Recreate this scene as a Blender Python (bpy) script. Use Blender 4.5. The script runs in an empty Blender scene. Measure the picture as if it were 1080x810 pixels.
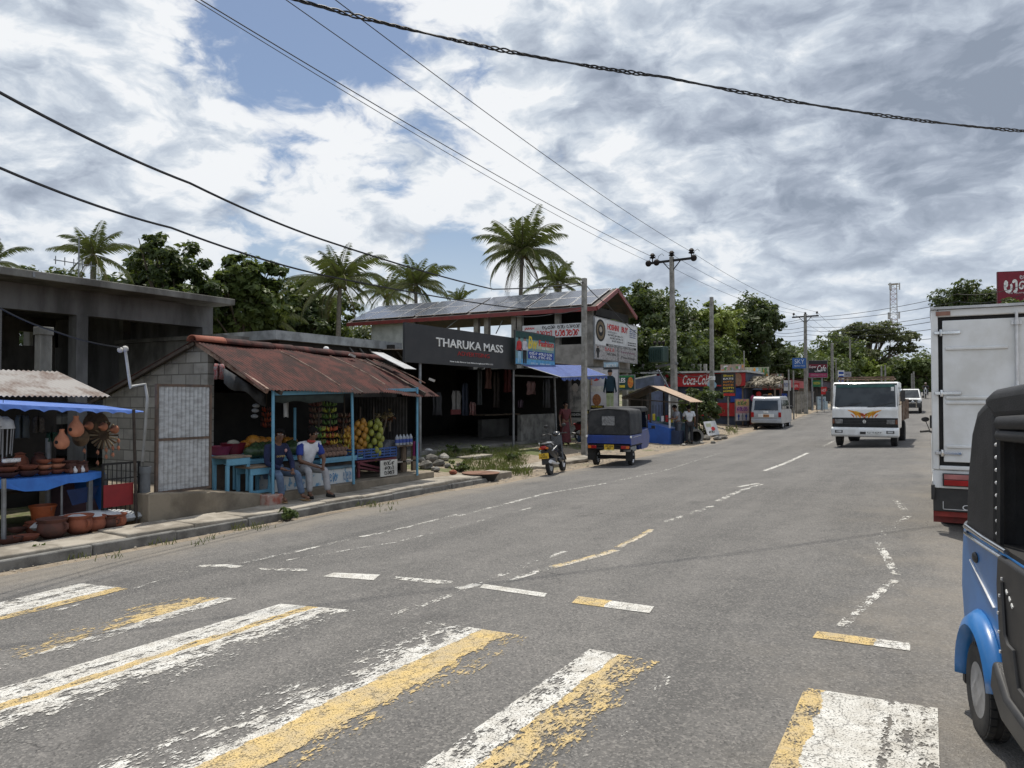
import bpy, math, random
import numpy as np
from mathutils import Vector, Matrix, Euler
R = math.radians
S = bpy.context.scene
C = S.collection
rnd = random.Random(7)
# ------------------------------------------------------------------ camera
CAMZ = 1.62
YAW, PITCH, FPX = R(29.79), R(1.166), 786.0
cam = bpy.data.cameras.new('camera'); camo = bpy.data.objects.new('camera', cam); C.objects.link(camo)
camo.location = (0, 0, CAMZ); camo.rotation_euler = (math.pi/2 + PITCH, 0, YAW)
cam.sensor_width = 36; cam.lens = 36*FPX/1080; cam.clip_end = 3000; cam.clip_start = .05
S.camera = camo
FW = Vector((-math.sin(YAW)*math.cos(PITCH), math.cos(YAW)*math.cos(PITCH), math.sin(PITCH)))
RT = Vector((math.cos(YAW), math.sin(YAW), 0)); UP = RT.cross(FW)
CP = Vector((0, 0, CAMZ))
def ray(u, v): return FW + RT*((u-540)/FPX) + UP*((405-v)/FPX)
def PX(u, v, X): r = ray(u, v); return CP + r*(X/r.x)
def PY(u, v, Y): r = ray(u, v); return CP + r*(Y/r.y)
def PZ(u, v, z): r = ray(u, v); return CP + r*((z-CAMZ)/r.z)
def PD(u, v, D): return CP + ray(u, v)*D
def sst(a, b, x):
    t = min(1, max(0, (x-a)/(b-a))); return t*t*(3-2*t)
def gz(x, y):
    s = .04 - .02*sst(30, 45, y)
    z = s*min(0, max(-9.5, x))
    if x < -10.3: z += .24*min(1, (-10.3-x)/3.0)
    t = min(y, 115) - 43.5
    return z + .036*(t + math.sqrt(t*t+60))/2
def G(u, v):
    r = ray(u, v); t0, t = .5, .5
    while t < 400:
        p = CP + r*t
        if p.z < gz(p.x, p.y): break
        t0, t = t, t*1.03+.02
    for _ in range(24):
        m = (t0+t)/2; p = CP + r*m
        if p.z < gz(p.x, p.y): t = m
        else: t0 = m
    return CP + r*t
# ------------------------------------------------------------------ materials
MATS = {}
def _new(name):
    m = bpy.data.materials.new(name); m.use_nodes = True
    nt = m.node_tree; b = nt.nodes['Principled BSDF']; return m, nt, b
def lk(nt, a, b): nt.links.new(a, b)
def mth(nt, op, a, b=None, clamp=False, c=None):
    n = nt.nodes.new('ShaderNodeMath'); n.operation = op; n.use_clamp = clamp
    for i, x in enumerate((a, b, c)):
        if x is None: continue
        if hasattr(x, 'is_linked') or hasattr(x, 'links'): lk(nt, x, n.inputs[i])
        else: n.inputs[i].default_value = x
    return n.outputs[0]
def noise(nt, vec, sc, det=5, rough=.55, dist=0):
    n = nt.nodes.new('ShaderNodeTexNoise'); n.inputs['Scale'].default_value = sc; n.inputs['Detail'].default_value = det
    n.inputs['Roughness'].default_value = rough; n.inputs['Distortion'].default_value = dist
    if vec is not None: lk(nt, vec, n.inputs['Vector'])
    return n.outputs['Fac']
def mrange(nt, x, a, b, c=0, d=1, smooth=True):
    n = nt.nodes.new('ShaderNodeMapRange'); n.interpolation_type = 'SMOOTHSTEP' if smooth else 'LINEAR'
    lk(nt, x, n.inputs[0])
    for i, k in enumerate((a, b, c, d)): n.inputs[i+1].default_value = k
    return n.outputs[0]
def mixc(nt, f, a, b, mode='MIX'):
    n = nt.nodes.new('ShaderNodeMix'); n.data_type = 'RGBA'; n.blend_type = mode
    for i, x in ((0, f), (6, a), (7, b)):
        if isinstance(x, (int, float)): n.inputs[i].default_value = x
        elif isinstance(x, tuple): n.inputs[i].default_value = (*x[:3], 1)
        else: lk(nt, x, n.inputs[i])
    return n.outputs[2]
def coord(nt, kind='Object'): return nt.nodes.new('ShaderNodeTexCoord').outputs[kind]
def mapping(nt, vec, sc=(1, 1, 1), rot=(0, 0, 0)):
    n = nt.nodes.new('ShaderNodeMapping'); n.inputs['Scale'].default_value = sc; n.inputs['Rotation'].default_value = rot
    lk(nt, vec, n.inputs['Vector']); return n.outputs[0]
def bump(nt, b, h, st, dist=.01):
    n = nt.nodes.new('ShaderNodeBump'); n.inputs['Strength'].default_value = st; n.inputs['Distance'].default_value = dist
    lk(nt, h, n.inputs['Height']); lk(nt, n.outputs[0], b.inputs['Normal'])
def hexc(h):
    f = lambda c: c/12.92 if c <= .04045 else ((c+.055)/1.055)**2.4
    return tuple(f(int(h[i:i+2], 16)/255) for i in (0, 2, 4))
def mat(name, c, c2=None, sc=5, rough=.8, metal=0, bmp=0, bsc=60, streak=1.0, lo=.38, hi=.65, coat=0, spec=.5):
    if name in MATS: return MATS[name]
    m, nt, b = _new(name)
    if c2 is None: c2 = tuple(k*.72 for k in c)
    v = coord(nt)
    if streak != 1: v2 = mapping(nt, v, (1, 1, streak))
    else: v2 = v
    f = mrange(nt, noise(nt, v2, sc, 8, .6), lo, hi)
    lk(nt, mixc(nt, f, c, c2), b.inputs['Base Color'])
    b.inputs['Roughness'].default_value = rough; b.inputs['Metallic'].default_value = metal
    b.inputs['Specular IOR Level'].default_value = spec
    if coat: b.inputs['Coat Weight'].default_value = coat; b.inputs['Coat Roughness'].default_value = .08
    if bmp: bump(nt, b, noise(nt, v, bsc, 5, .6), bmp, .02)
    MATS[name] = m; return m
def glass_dark(name='glass_dark', c=(.02, .025, .03), rough=.06):
    if name in MATS: return MATS[name]
    m = mat(name, c, tuple(k*.8 for k in c), 2, rough, 0, spec=.9); return m
# ------------------------------------------------------------------ mesh builder
class MB:
    def __init__(s, mtx=None): s.v = []; s.f = []; s.mi = []; s.m = 0; s.x = mtx
    def add(s, vs, fs, mtx=None):
        n = len(s.v); M = mtx if s.x is None else (s.x if mtx is None else s.x @ mtx)
        s.v += [tuple(M @ Vector(p)) for p in vs] if M is not None else [tuple(p) for p in vs]
        s.f += [tuple(i+n for i in f) for f in fs]; s.mi += [s.m]*len(fs); return s
    def box(s, x0, x1, y0, y1, z0, z1, mtx=None):
        return s.add([(x0,y0,z0),(x1,y0,z0),(x1,y1,z0),(x0,y1,z0),(x0,y0,z1),(x1,y0,z1),(x1,y1,z1),(x0,y1,z1)],
                     [(3,2,1,0),(4,5,6,7),(0,1,5,4),(1,2,6,5),(2,3,7,6),(3,0,4,7)], mtx)
    def cbox(s, c, d, rot=(0,0,0), mtx=None):
        M = Matrix.Translation(c) @ Euler(rot).to_matrix().to_4x4()
        if mtx is not None: M = mtx @ M
        return s.box(-d[0]/2, d[0]/2, -d[1]/2, d[1]/2, -d[2]/2, d[2]/2, M)
    def bar(s, p0, p1, w, h=None):
        p0, p1 = Vector(p0), Vector(p1); h = h or w; d = p1-p0; L = d.length
        q = d.to_track_quat('Z', 'Y').to_matrix().to_4x4()
        return s.box(-w/2, w/2, -h/2, h/2, 0, L, Matrix.Translation(p0) @ q)
    def cyl(s, p0, p1, r0, r1=None, n=10, cap=True):
        r1 = r0 if r1 is None else r1; p0, p1 = Vector(p0), Vector(p1); d = p1-p0
        q = d.to_track_quat('Z', 'Y').to_matrix(); vs = []
        for p, r in ((p0, r0), (p1, r1)):
            for i in range(n):
                a = 2*math.pi*i/n; vs.append(p + q @ Vector((r*math.cos(a), r*math.sin(a), 0)))
        fs = [(i, (i+1) % n, n+(i+1) % n, n+i) for i in range(n)]
        if cap: fs += [tuple(range(n-1, -1, -1)), tuple(range(n, 2*n))]
        return s.add(vs, fs)
    def tube(s, pts, r, n=6, cap=True):
        pts = [Vector(p) for p in pts]; vs = []; N = len(pts); rr = r if hasattr(r, '__len__') else [r]*N
        ref = None
        for k, p in enumerate(pts):
            d = (pts[min(k+1, N-1)] - pts[max(k-1, 0)]).normalized()
            if ref is None: ref = d.orthogonal().normalized()
            ref = (ref - d*ref.dot(d))
            ref = ref.normalized() if ref.length > 1e-6 else d.orthogonal().normalized()
            b = d.cross(ref)
            for i in range(n):
                a = 2*math.pi*i/n; vs.append(p + (ref*math.cos(a) + b*math.sin(a))*rr[k])
        fs = [(k*n+i, k*n+(i+1) % n, (k+1)*n+(i+1) % n, (k+1)*n+i) for k in range(N-1) for i in range(n)]
        if cap: fs += [tuple(range(n-1, -1, -1)), tuple(range((N-1)*n, N*n))]
        return s.add(vs, fs)
    def lathe(s, prof, o=(0,0,0), n=16, mtx=None, a0=0, a1=2*math.pi):
        vs = []; full = abs(a1-a0-2*math.pi) < 1e-6; k = n if full else n+1
        for r, z in prof:
            for i in range(k):
                a = a0 + (a1-a0)*i/n; vs.append((o[0]+r*math.cos(a), o[1]+r*math.sin(a), o[2]+z))
        P = len(prof)
        fs = [(j*k+i, j*k+(i+1) % k, (j+1)*k+(i+1) % k, (j+1)*k+i) for j in range(P-1) for i in range(k if full else k-1)]
        if full and prof[0][0] > 1e-6: fs.append(tuple(range(k-1, -1, -1)))
        if full and prof[-1][0] > 1e-6: fs.append(tuple(range((P-1)*k, P*k)))
        return s.add(vs, fs, mtx)
    def ball(s, c, r, n=10, m=7, mtx=None):
        if not hasattr(r, '__len__'): r = (r, r, r)
        vs = []; 
        for j in range(m+1):
            t = math.pi*j/m
            for i in range(n):
                a = 2*math.pi*i/n
                vs.append((c[0]+r[0]*math.sin(t)*math.cos(a), c[1]+r[1]*math.sin(t)*math.sin(a), c[2]-r[2]*math.cos(t)))
        fs = [(j*n+i, j*n+(i+1) % n, (j+1)*n+(i+1) % n, (j+1)*n+i) for j in range(m) for i in range(n)]
        return s.add(vs, fs, mtx)
    def prism(s, pts, a, b, ax='y', mtx=None):
        n = len(pts); f = {'y': lambda p, t: (p[0], t, p[1]), 'x': lambda p, t: (t, p[0], p[1]), 'z': lambda p, t: (p[0], p[1], t)}[ax]
        return s.add([f(p, a) for p in pts] + [f(p, b) for p in pts],
                     [tuple(range(n-1, -1, -1)), tuple(range(n, 2*n))] + [(i, (i+1) % n, n+(i+1) % n, n+i) for i in range(n)], mtx)
    def face(s, pts): return s.add(pts, [tuple(range(len(pts)))])
    def corr(s, o, U, V, pitch=.076, amp=.012, nv=2, sag=0, wob=0, th=.004):
        """corrugated sheet: o + U(across the ridges) + V(along them)"""
        o, U, V = Vector(o), Vector(U), Vector(V); N = U.cross(V).normalized()
        nu = max(4, int(U.length/pitch*6)); vs = []
        for side in (0, 1):
            for j in range(nv+1):
                for i in range(nu+1):
                    a = i/nu; b = j/nv; w = amp*math.sin(2*math.pi*a*U.length/pitch)
                    w += wob*math.sin(a*U.length*2.1+b*1.3)*math.sin(b*2.3+a*U.length*.7) - sag*4*b*(1-b)
                    e = wob*.8*math.sin(int(a*U.length/.76)*2.7)*(b-.5)*2
                    vs.append(o+U*a+V*(b*(1+e/V.length))+N*(w+th*side))
        K = nu+1; T = K*(nv+1); fs = []
        for j in range(nv):
            for i in range(nu):
                q = (j*K+i, j*K+i+1, (j+1)*K+i+1, (j+1)*K+i); fs.append(q[::-1]); fs.append(tuple(T+k for k in q))
        for i in range(nu): fs.append((i, i+1, T+i+1, T+i)); k = nv*K+i; fs.append((k+1, k, T+k, T+k+1))
        for j in range(nv): fs.append(((j+1)*K, j*K, T+j*K, T+(j+1)*K)); k = j*K+nu; fs.append((k, k+K, T+k+K, T+k))
        return s.add(vs, fs)
    def build(s, name, mats, parent=None, smooth=False, bevel=0, w=False, sub=0, seg=2):
        me = bpy.data.meshes.new(name); vs = s.v
        if w and parent is not None:
            M = world(parent).inverted(); vs = [tuple(M @ Vector(p)) for p in vs]
        me.from_pydata(vs, [], s.f); mats = mats if isinstance(mats, (list, tuple)) else [mats]
        for m in mats: me.materials.append(m)
        if len(mats) > 1: me.polygons.foreach_set('material_index', s.mi)
        if smooth: me.polygons.foreach_set('use_smooth', [True]*len(me.polygons))
        me.update()
        o = bpy.data.objects.new(name, me); C.objects.link(o)
        if parent is not None: o.parent = parent
        if bevel:
            b = o.modifiers.new('bevel', 'BEVEL'); b.width = bevel; b.segments = seg; b.limit_method = 'ANGLE'; b.angle_limit = R(35)
            if smooth is not None: me.polygons.foreach_set('use_smooth', [True]*len(me.polygons)); b.harden_normals = False
            me.set_sharp_from_angle(angle=R(40)) if not smooth else None
        elif smooth: me.set_sharp_from_angle(angle=R(50))
        if sub: q = o.modifiers.new('sub', 'SUBSURF'); q.levels = sub; q.render_levels = sub
        return o
def world(o):
    M = o.matrix_basis.copy()
    while o.parent is not None: o = o.parent; M = o.matrix_basis @ M
    return M
def tag(o, label=None, cat=None, group=None, kind=None):
    if label: o['label'] = label
    if cat: o['category'] = cat
    if group: o['group'] = group
    if kind: o['kind'] = kind
    return o
def thing(name, label, cat, loc=(0,0,0), rz=0, group=None):
    o = bpy.data.objects.new(name, None); C.objects.link(o); o.location = loc; o.rotation_euler = (0, 0, rz)
    o.empty_display_size = .2
    return tag(o, label, cat, group)
def dup(root, loc, rz, label, group=None, scale=None):
    def cp(o, par):
        c = o.copy(); C.objects.link(c)
        if par is not None: c.parent = par
        for ch in [k for k in o.children]: cp(ch, c)
        return c
    r = cp(root, None); r.location = loc; r.rotation_euler = (0, 0, rz); r['label'] = label
    if group: r['group'] = group
    if scale: r.scale = scale if hasattr(scale, '__len__') else (scale,)*3
    return r
# ------------------------------------------------------------------ lettering
_ts = bpy.data.scenes.new('lettering_scratch')
def text(body, w, h, m, parent, loc, rot=(math.pi/2, 0, 0), name='lettering', shear=0, ext=.003, bold=0):
    """letters fitted into a w x h box centred at loc (parent's space)"""
    cu = bpy.data.curves.new(name, 'FONT'); cu.body = body; cu.extrude = ext; cu.shear = shear; cu.offset = bold
    cu.align_x = 'CENTER'; cu.align_y = 'CENTER'; cu.resolution_u = 3; cu.space_line = .9
    t = bpy.data.objects.new(name, cu); _ts.collection.objects.link(t)
    vl = _ts.view_layers[0]; vl.update()
    me = bpy.data.meshes.new_from_object(t.evaluated_get(vl.depsgraph))
    bpy.data.objects.remove(t); bpy.data.curves.remove(cu)
    n = len(me.vertices); a = np.empty(n*3, 'f'); me.vertices.foreach_get('co', a); a = a.reshape(-1, 3)
    if n:
        lo, hi = a.min(0), a.max(0); sz = np.maximum(hi-lo, 1e-5)
        a[:, 0] = (a[:, 0]-(lo[0]+hi[0])/2)*w/sz[0]; a[:, 1] = (a[:, 1]-(lo[1]+hi[1])/2)*h/sz[1]
        me.vertices.foreach_set('co', a.reshape(-1))
    me.materials.clear(); me.materials.append(m); me.update()
    o = bpy.data.objects.new(name, me); C.objects.link(o); o.parent = parent; o.location = loc; o.rotation_euler = rot
    return o
def _arc(cx, cy, rx, ry, a0, a1, n=10): return [(cx+rx*math.cos(R(a0+(a1-a0)*i/n)), cy+ry*math.sin(R(a0+(a1-a0)*i/n))) for i in range(n+1)]
GLY = {  # hand drawn strokes of rounded Sinhala letters
 'p': [_arc(.22, .72, .14, .2, 0, 360), _arc(.5, .42, .42, .42, 150, 400)],
 'a': [_arc(.25, .78, .22, .2, 180, -20) + [(.46, .2)] + _arc(.26, .2, .2, .2, 0, -140)],
 'd': [_arc(.5, .45, .42, .45, 60, 330), _arc(.55, .5, .2, .2, -90, 200)],
 'm': [_arc(.3, .7, .2, .22, -60, 300), _arc(.5, .42, .42, .42, 170, 420)],
 'l': [_arc(.28, .3, .22, .26, 0, 360), _arc(.5, .45, .42, .45, 200, 20)],
 't': [_arc(.5, .45, .44, .45, -40, 240), _arc(.38, .3, .18, .2, 90, 440)],
 'j': [_arc(.5, .3, .44, .3, 180, 400), _arc(.35, .68, .28, .28, -80, 220)],
 'k': [_arc(.3, .4, .26, .36, 40, 330), _arc(.72, .4, .24, .36, 200, 520)],
 'i': [_arc(.4, .45, .36, .45, 90, 380), _arc(.5, 1.1, .28, .14, 200, -20)],
 'u': [_arc(.45, .45, .4, .42, 100, 370), [(.85, .5), (.7, .0), (.5, -.2), (.2, -.18)]],
}
def sinhala(s, w, h, m, parent, loc, rot=(math.pi/2, 0, 0), th=.13, name='lettering', ext=.003):
    b = MB(); x = 0
    for ch in s:
        if ch == ' ': x += .45; continue
        for st in GLY[ch]:
            n = len(st); L = []; 
            for i, p in enumerate(st):
                q0 = Vector(st[max(i-1, 0)]); q1 = Vector(st[min(i+1, n-1)]); d = (q1-q0).normalized(); nn = Vector((-d.y, d.x))*th/2
                L.append((x+p[0]+nn.x, p[1]+nn.y)); L.append((x+p[0]-nn.x, p[1]-nn.y))
            b.add([(q[0], q[1], ext) for q in L], [(2*i, 2*i+1, 2*i+3, 2*i+2) for i in range(n-1)])
        x += {'a': .62}.get(ch, 1.08)
    sx = w/x; sy = h/1.0
    b.v = [((p[0]-x/2)*sx, (p[1]-.5)*sy, p[2]) for p in b.v]
    o = b.build(name, m, parent); o.location = loc; o.rotation_euler = rot; return o
# ------------------------------------------------------------------ sky, sun
SUNV = Vector((-.50, .75, 0)).normalized()*math.cos(R(70)) + Vector((0, 0, math.sin(R(70))))
W = bpy.data.worlds.new('World'); S.world = W; W.use_nodes = True
nt = W.node_tree; bg = nt.nodes['Background']
sky = nt.nodes.new('ShaderNodeTexSky'); sky.sky_type = 'NISHITA'; sky.sun_disc = False
sky.sun_elevation = R(70); sky.sun_rotation = math.atan2(SUNV.x, SUNV.y); sky.air_density = 1.0; sky.dust_density = 1.2; sky.ozone_density = 1.4
D_ = coord(nt, 'Generated')
def vm(op, a, b=None):
    n = nt.nodes.new('ShaderNodeVectorMath'); n.operation = op
    for i, x in enumerate((a, b)):
        if x is None: continue
        if hasattr(x, 'links'): lk(nt, x, n.inputs[i])
        else: n.inputs[i].default_value = x
    return n
dn = vm('NORMALIZE', D_).outputs[0]
sep = nt.nodes.new('ShaderNodeSeparateXYZ'); lk(nt, dn, sep.inputs[0])
zc = mth(nt, 'MAXIMUM', sep.outputs[2], 0.0)
inv = mth(nt, 'DIVIDE', 1.0, mth(nt, 'ADD', zc, .42))
cmb = nt.nodes.new('ShaderNodeCombineXYZ')
lk(nt, mth(nt, 'MULTIPLY', sep.outputs[0], inv), cmb.inputs[0]); lk(nt, mth(nt, 'MULTIPLY', sep.outputs[1], inv), cmb.inputs[1])
lk(nt, mth(nt, 'MULTIPLY', sep.outputs[2], 1.5), cmb.inputs[2])
pv = cmb.outputs[0]
def blob(u, v, rad, wgt):
    d = vm('DOT_PRODUCT', dn, tuple(ray(u, v).normalized())).outputs['Value']
    return mth(nt, 'MULTIPLY', mrange(nt, d, math.cos(rad/FPX), 1.0), wgt)
def total(lst):
    x = lst[0]
    for y in lst[1:]: x = mth(nt, 'ADD', x, y)
    return x
wn = nt.nodes.new('ShaderNodeTexNoise'); wn.inputs['Scale'].default_value = 5; wn.inputs['Detail'].default_value = 6; lk(nt, pv, wn.inputs['Vector'])
ws = vm('SUBTRACT', wn.outputs['Color'], (.5, .5, .5)).outputs[0]; wsc = nt.nodes.new('ShaderNodeVectorMath'); wsc.operation = 'SCALE'; wsc.inputs['Scale'].default_value = .16; lk(nt, ws, wsc.inputs[0]); pw = vm('ADD', pv, wsc.outputs[0]).outputs[0]
def field(vec): return total([mth(nt, 'MULTIPLY', noise(nt, vec, 2.6, 3, .5, .2), .42), mth(nt, 'MULTIPLY', noise(nt, vec, 7.0, 10, .57, .2), .58)])
f1 = field(pw); sunp = vm('ADD', pw, tuple(Vector((-.030, .022, .055)))).outputs[0]; f2 = field(sunp)
bias = total([blob(80, 90, 170, .20), blob(60, 190, 150, .10), blob(228, 75, 60, -.10), blob(255, 15, 75, -.07), blob(385, 40, 60, -.07), blob(430, 150, 70, -.05), blob(205, 160, 45, -.10), blob(410, 165, 60, -.05), blob(480, 30, 60, -.05),
              blob(250, 230, 110, .08), blob(395, 235, 120, .09), blob(500, 150, 100, .05), blob(790, 100, 330, .22), blob(1000, 200, 260, .16), blob(645, 262, 70, -.10), blob(300, 290, 60, -.08),
              blob(560, 240, 70, .08), blob(470, 268, 60, -.09), blob(770, 285, 80, -.06)])
dens = mth(nt, 'ADD', f1, bias)
cover = mrange(nt, dens, .455, .565)
dark = total([blob(40, 150, 130, .42), blob(30, 215, 110, .2), blob(640, 85, 150, .55), blob(800, 55, 200, .42), blob(1000, 170, 170, .5), blob(900, 120, 200, .32), blob(1060, 60, 120, .2), blob(520, 105, 90, .2), blob(470, 200, 110, .16), blob(700, 200, 160, .22), blob(860, 270, 200, .22), blob(150, 230, 90, .15), blob(745, 165, 90, -.25), blob(615, 170, 110, -.15), blob(720, 15, 60, -.2)])
relief = mth(nt, 'MULTIPLY', mth(nt, 'SUBTRACT', f2, f1), 5.2)
shade = total([mth(nt, 'MULTIPLY', mth(nt, 'MINIMUM', dark, .85), .56), relief, mrange(nt, dens, .56, .95, .10, .36), mth(nt, 'MULTIPLY', mth(nt, 'SUBTRACT', noise(nt, pw, 3.4, 5, .5, .3), .5), 1.35), mth(nt, 'MULTIPLY', mth(nt, 'SUBTRACT', noise(nt, pw, 11, 5, .6, 0), .5), .35)])
cr = nt.nodes.new('ShaderNodeValToRGB'); lk(nt, mth(nt, 'MULTIPLY', shade, .80), cr.inputs[0]); e = cr.color_ramp.elements
e[0].position = 0; e[0].color = (.90, .92, .945, 1); e[1].position = 1; e[1].color = (.275, .325, .41, 1)
for q, c_ in ((.16, (.74, .79, .85, 1)), (.38, (.555, .62, .71, 1)), (.68, (.39, .445, .54, 1))): k = e.new(q); k.color = c_
ccol = cr.outputs[0]
skyc = nt.nodes.new('ShaderNodeVectorMath'); skyc.operation = 'SCALE'; lk(nt, sky.outputs[0], skyc.inputs[0]); skyc.inputs['Scale'].default_value = .10
hz = mrange(nt, zc, 0.0, .25, .6, 0.0)           # thin haze of cloud near the horizon
base = mixc(nt, hz, skyc.outputs[0], (.58, .67, .79))
fill_gain = mrange(nt, vm('DOT_PRODUCT', dn, tuple(Vector((.75, -.6, .25)).normalized())).outputs['Value'], -.1, .7, 1.0, 1.75)   # unseen sky behind the camera brightened, added to fill the shaded side
cb = nt.nodes.new('ShaderNodeVectorMath'); cb.operation = 'SCALE'; lk(nt, ccol, cb.inputs[0]); lk(nt, fill_gain, cb.inputs['Scale'])
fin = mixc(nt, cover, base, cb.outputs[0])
fin = mixc(nt, mrange(nt, zc, 0.0, .30, .55, 0.0), fin, (.60, .68, .78))
low = mrange(nt, sep.outputs[2], -.04, 0.0)
fin2 = mixc(nt, low, (.12, .13, .11), fin)
lk(nt, fin2, bg.inputs['Color']); bg.inputs['Strength'].default_value = 1.0
sun = bpy.data.lights.new('sun', 'SUN'); sun.energy = 4.2; sun.angle = R(1.2); sun.color = (1, .95, .86)
suno = bpy.data.objects.new('sun', sun); C.objects.link(suno)
suno.rotation_euler = SUNV.to_track_quat('Z', 'Y').to_euler(); suno.location = (0, 0, 30)
S.view_settings.view_transform = 'Standard'; S.view_settings.look = 'None'; S.view_settings.exposure = 0; S.view_settings.gamma = 1
S.view_settings.use_curve_mapping = False
S.cycles.max_bounces = 5; S.cycles.diffuse_bounces = 2; S.cycles.glossy_bounces = 2; S.cycles.transmission_bounces = 3; S.cycles.transparent_max_bounces = 12
S.cycles.use_denoising = True; S.cycles.caustics_reflective = False; S.cycles.caustics_refractive = False
S.cycles.use_adaptive_sampling = True; S.cycles.sample_clamp_indirect = 4
# ------------------------------------------------------------------ ground, road, kerb
ROWS = [-30, -12, -6, -4, -2, 0, 1, 2, 3, 4, 5, 6, 7, 8, 9, 10, 11, 12, 13, 14, 15, 17, 19, 21, 23, 25, 28, 31, 34, 37, 40, 43, 46, 49, 52, 56, 60, 65, 70, 76, 84, 94, 104, 110, 115, 121, 130, 150, 190, 260, 400, 700]
COLS = [-400, -200, -100, -60, -40, -30, -24, -20, -17, -15, -13.3, -12, -11, -10.3, -9.9, -9.5, -8.6, -7, -5, -3, -1.5, 0, .6, 2, 4, 7, 12, 20, 40, 80, 160, 400]
def grid(cols, rows, dz, jit=None):
    b = MB()
    b.v = [(x, y, gz(x, y)+dz) for y in rows for x in cols]; n = len(cols)
    b.f = [(j*n+i, j*n+i+1, (j+1)*n+i+1, (j+1)*n+i) for j in range(len(rows)-1) for i in range(n-1)]; b.mi = [0]*len(b.f); return b
def ground_mat():
    m, nt, b = _new('dirt_and_grass'); p = nt.nodes.new('ShaderNodeNewGeometry').outputs['Position']
    sp = nt.nodes.new('ShaderNodeSeparateXYZ'); lk(nt, p, sp.inputs[0])
    n1 = noise(nt, p, .55, 8, .6); n2 = noise(nt, p, 6, 8, .65); n3 = noise(nt, p, 60, 4, .6)
    dirt = mixc(nt, mrange(nt, n2, .35, .68), (.30, .245, .18), (.185, .145, .10))
    dirt = mixc(nt, mrange(nt, n3, .52, .7), dirt, (.36, .32, .26))
    grass = mixc(nt, n2, (.075, .10, .03), (.13, .135, .05))
    side = mrange(nt, sp.outputs[0], -10.4, -12.5, 0, .17)
    f = mrange(nt, mth(nt, 'ADD', n1, mth(nt, 'ADD', side, mth(nt, 'MULTIPLY', mth(nt, 'SUBTRACT', n2, .5), .3))), .58, .72)
    lk(nt, mixc(nt, f, dirt, grass), b.inputs['Base Color']); b.inputs['Roughness'].default_value = .95
    bump(nt, b, n3, .7, .03); return m
tag(grid(COLS, ROWS, -.012).build('ground', ground_mat(), smooth=True), kind='structure')
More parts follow.
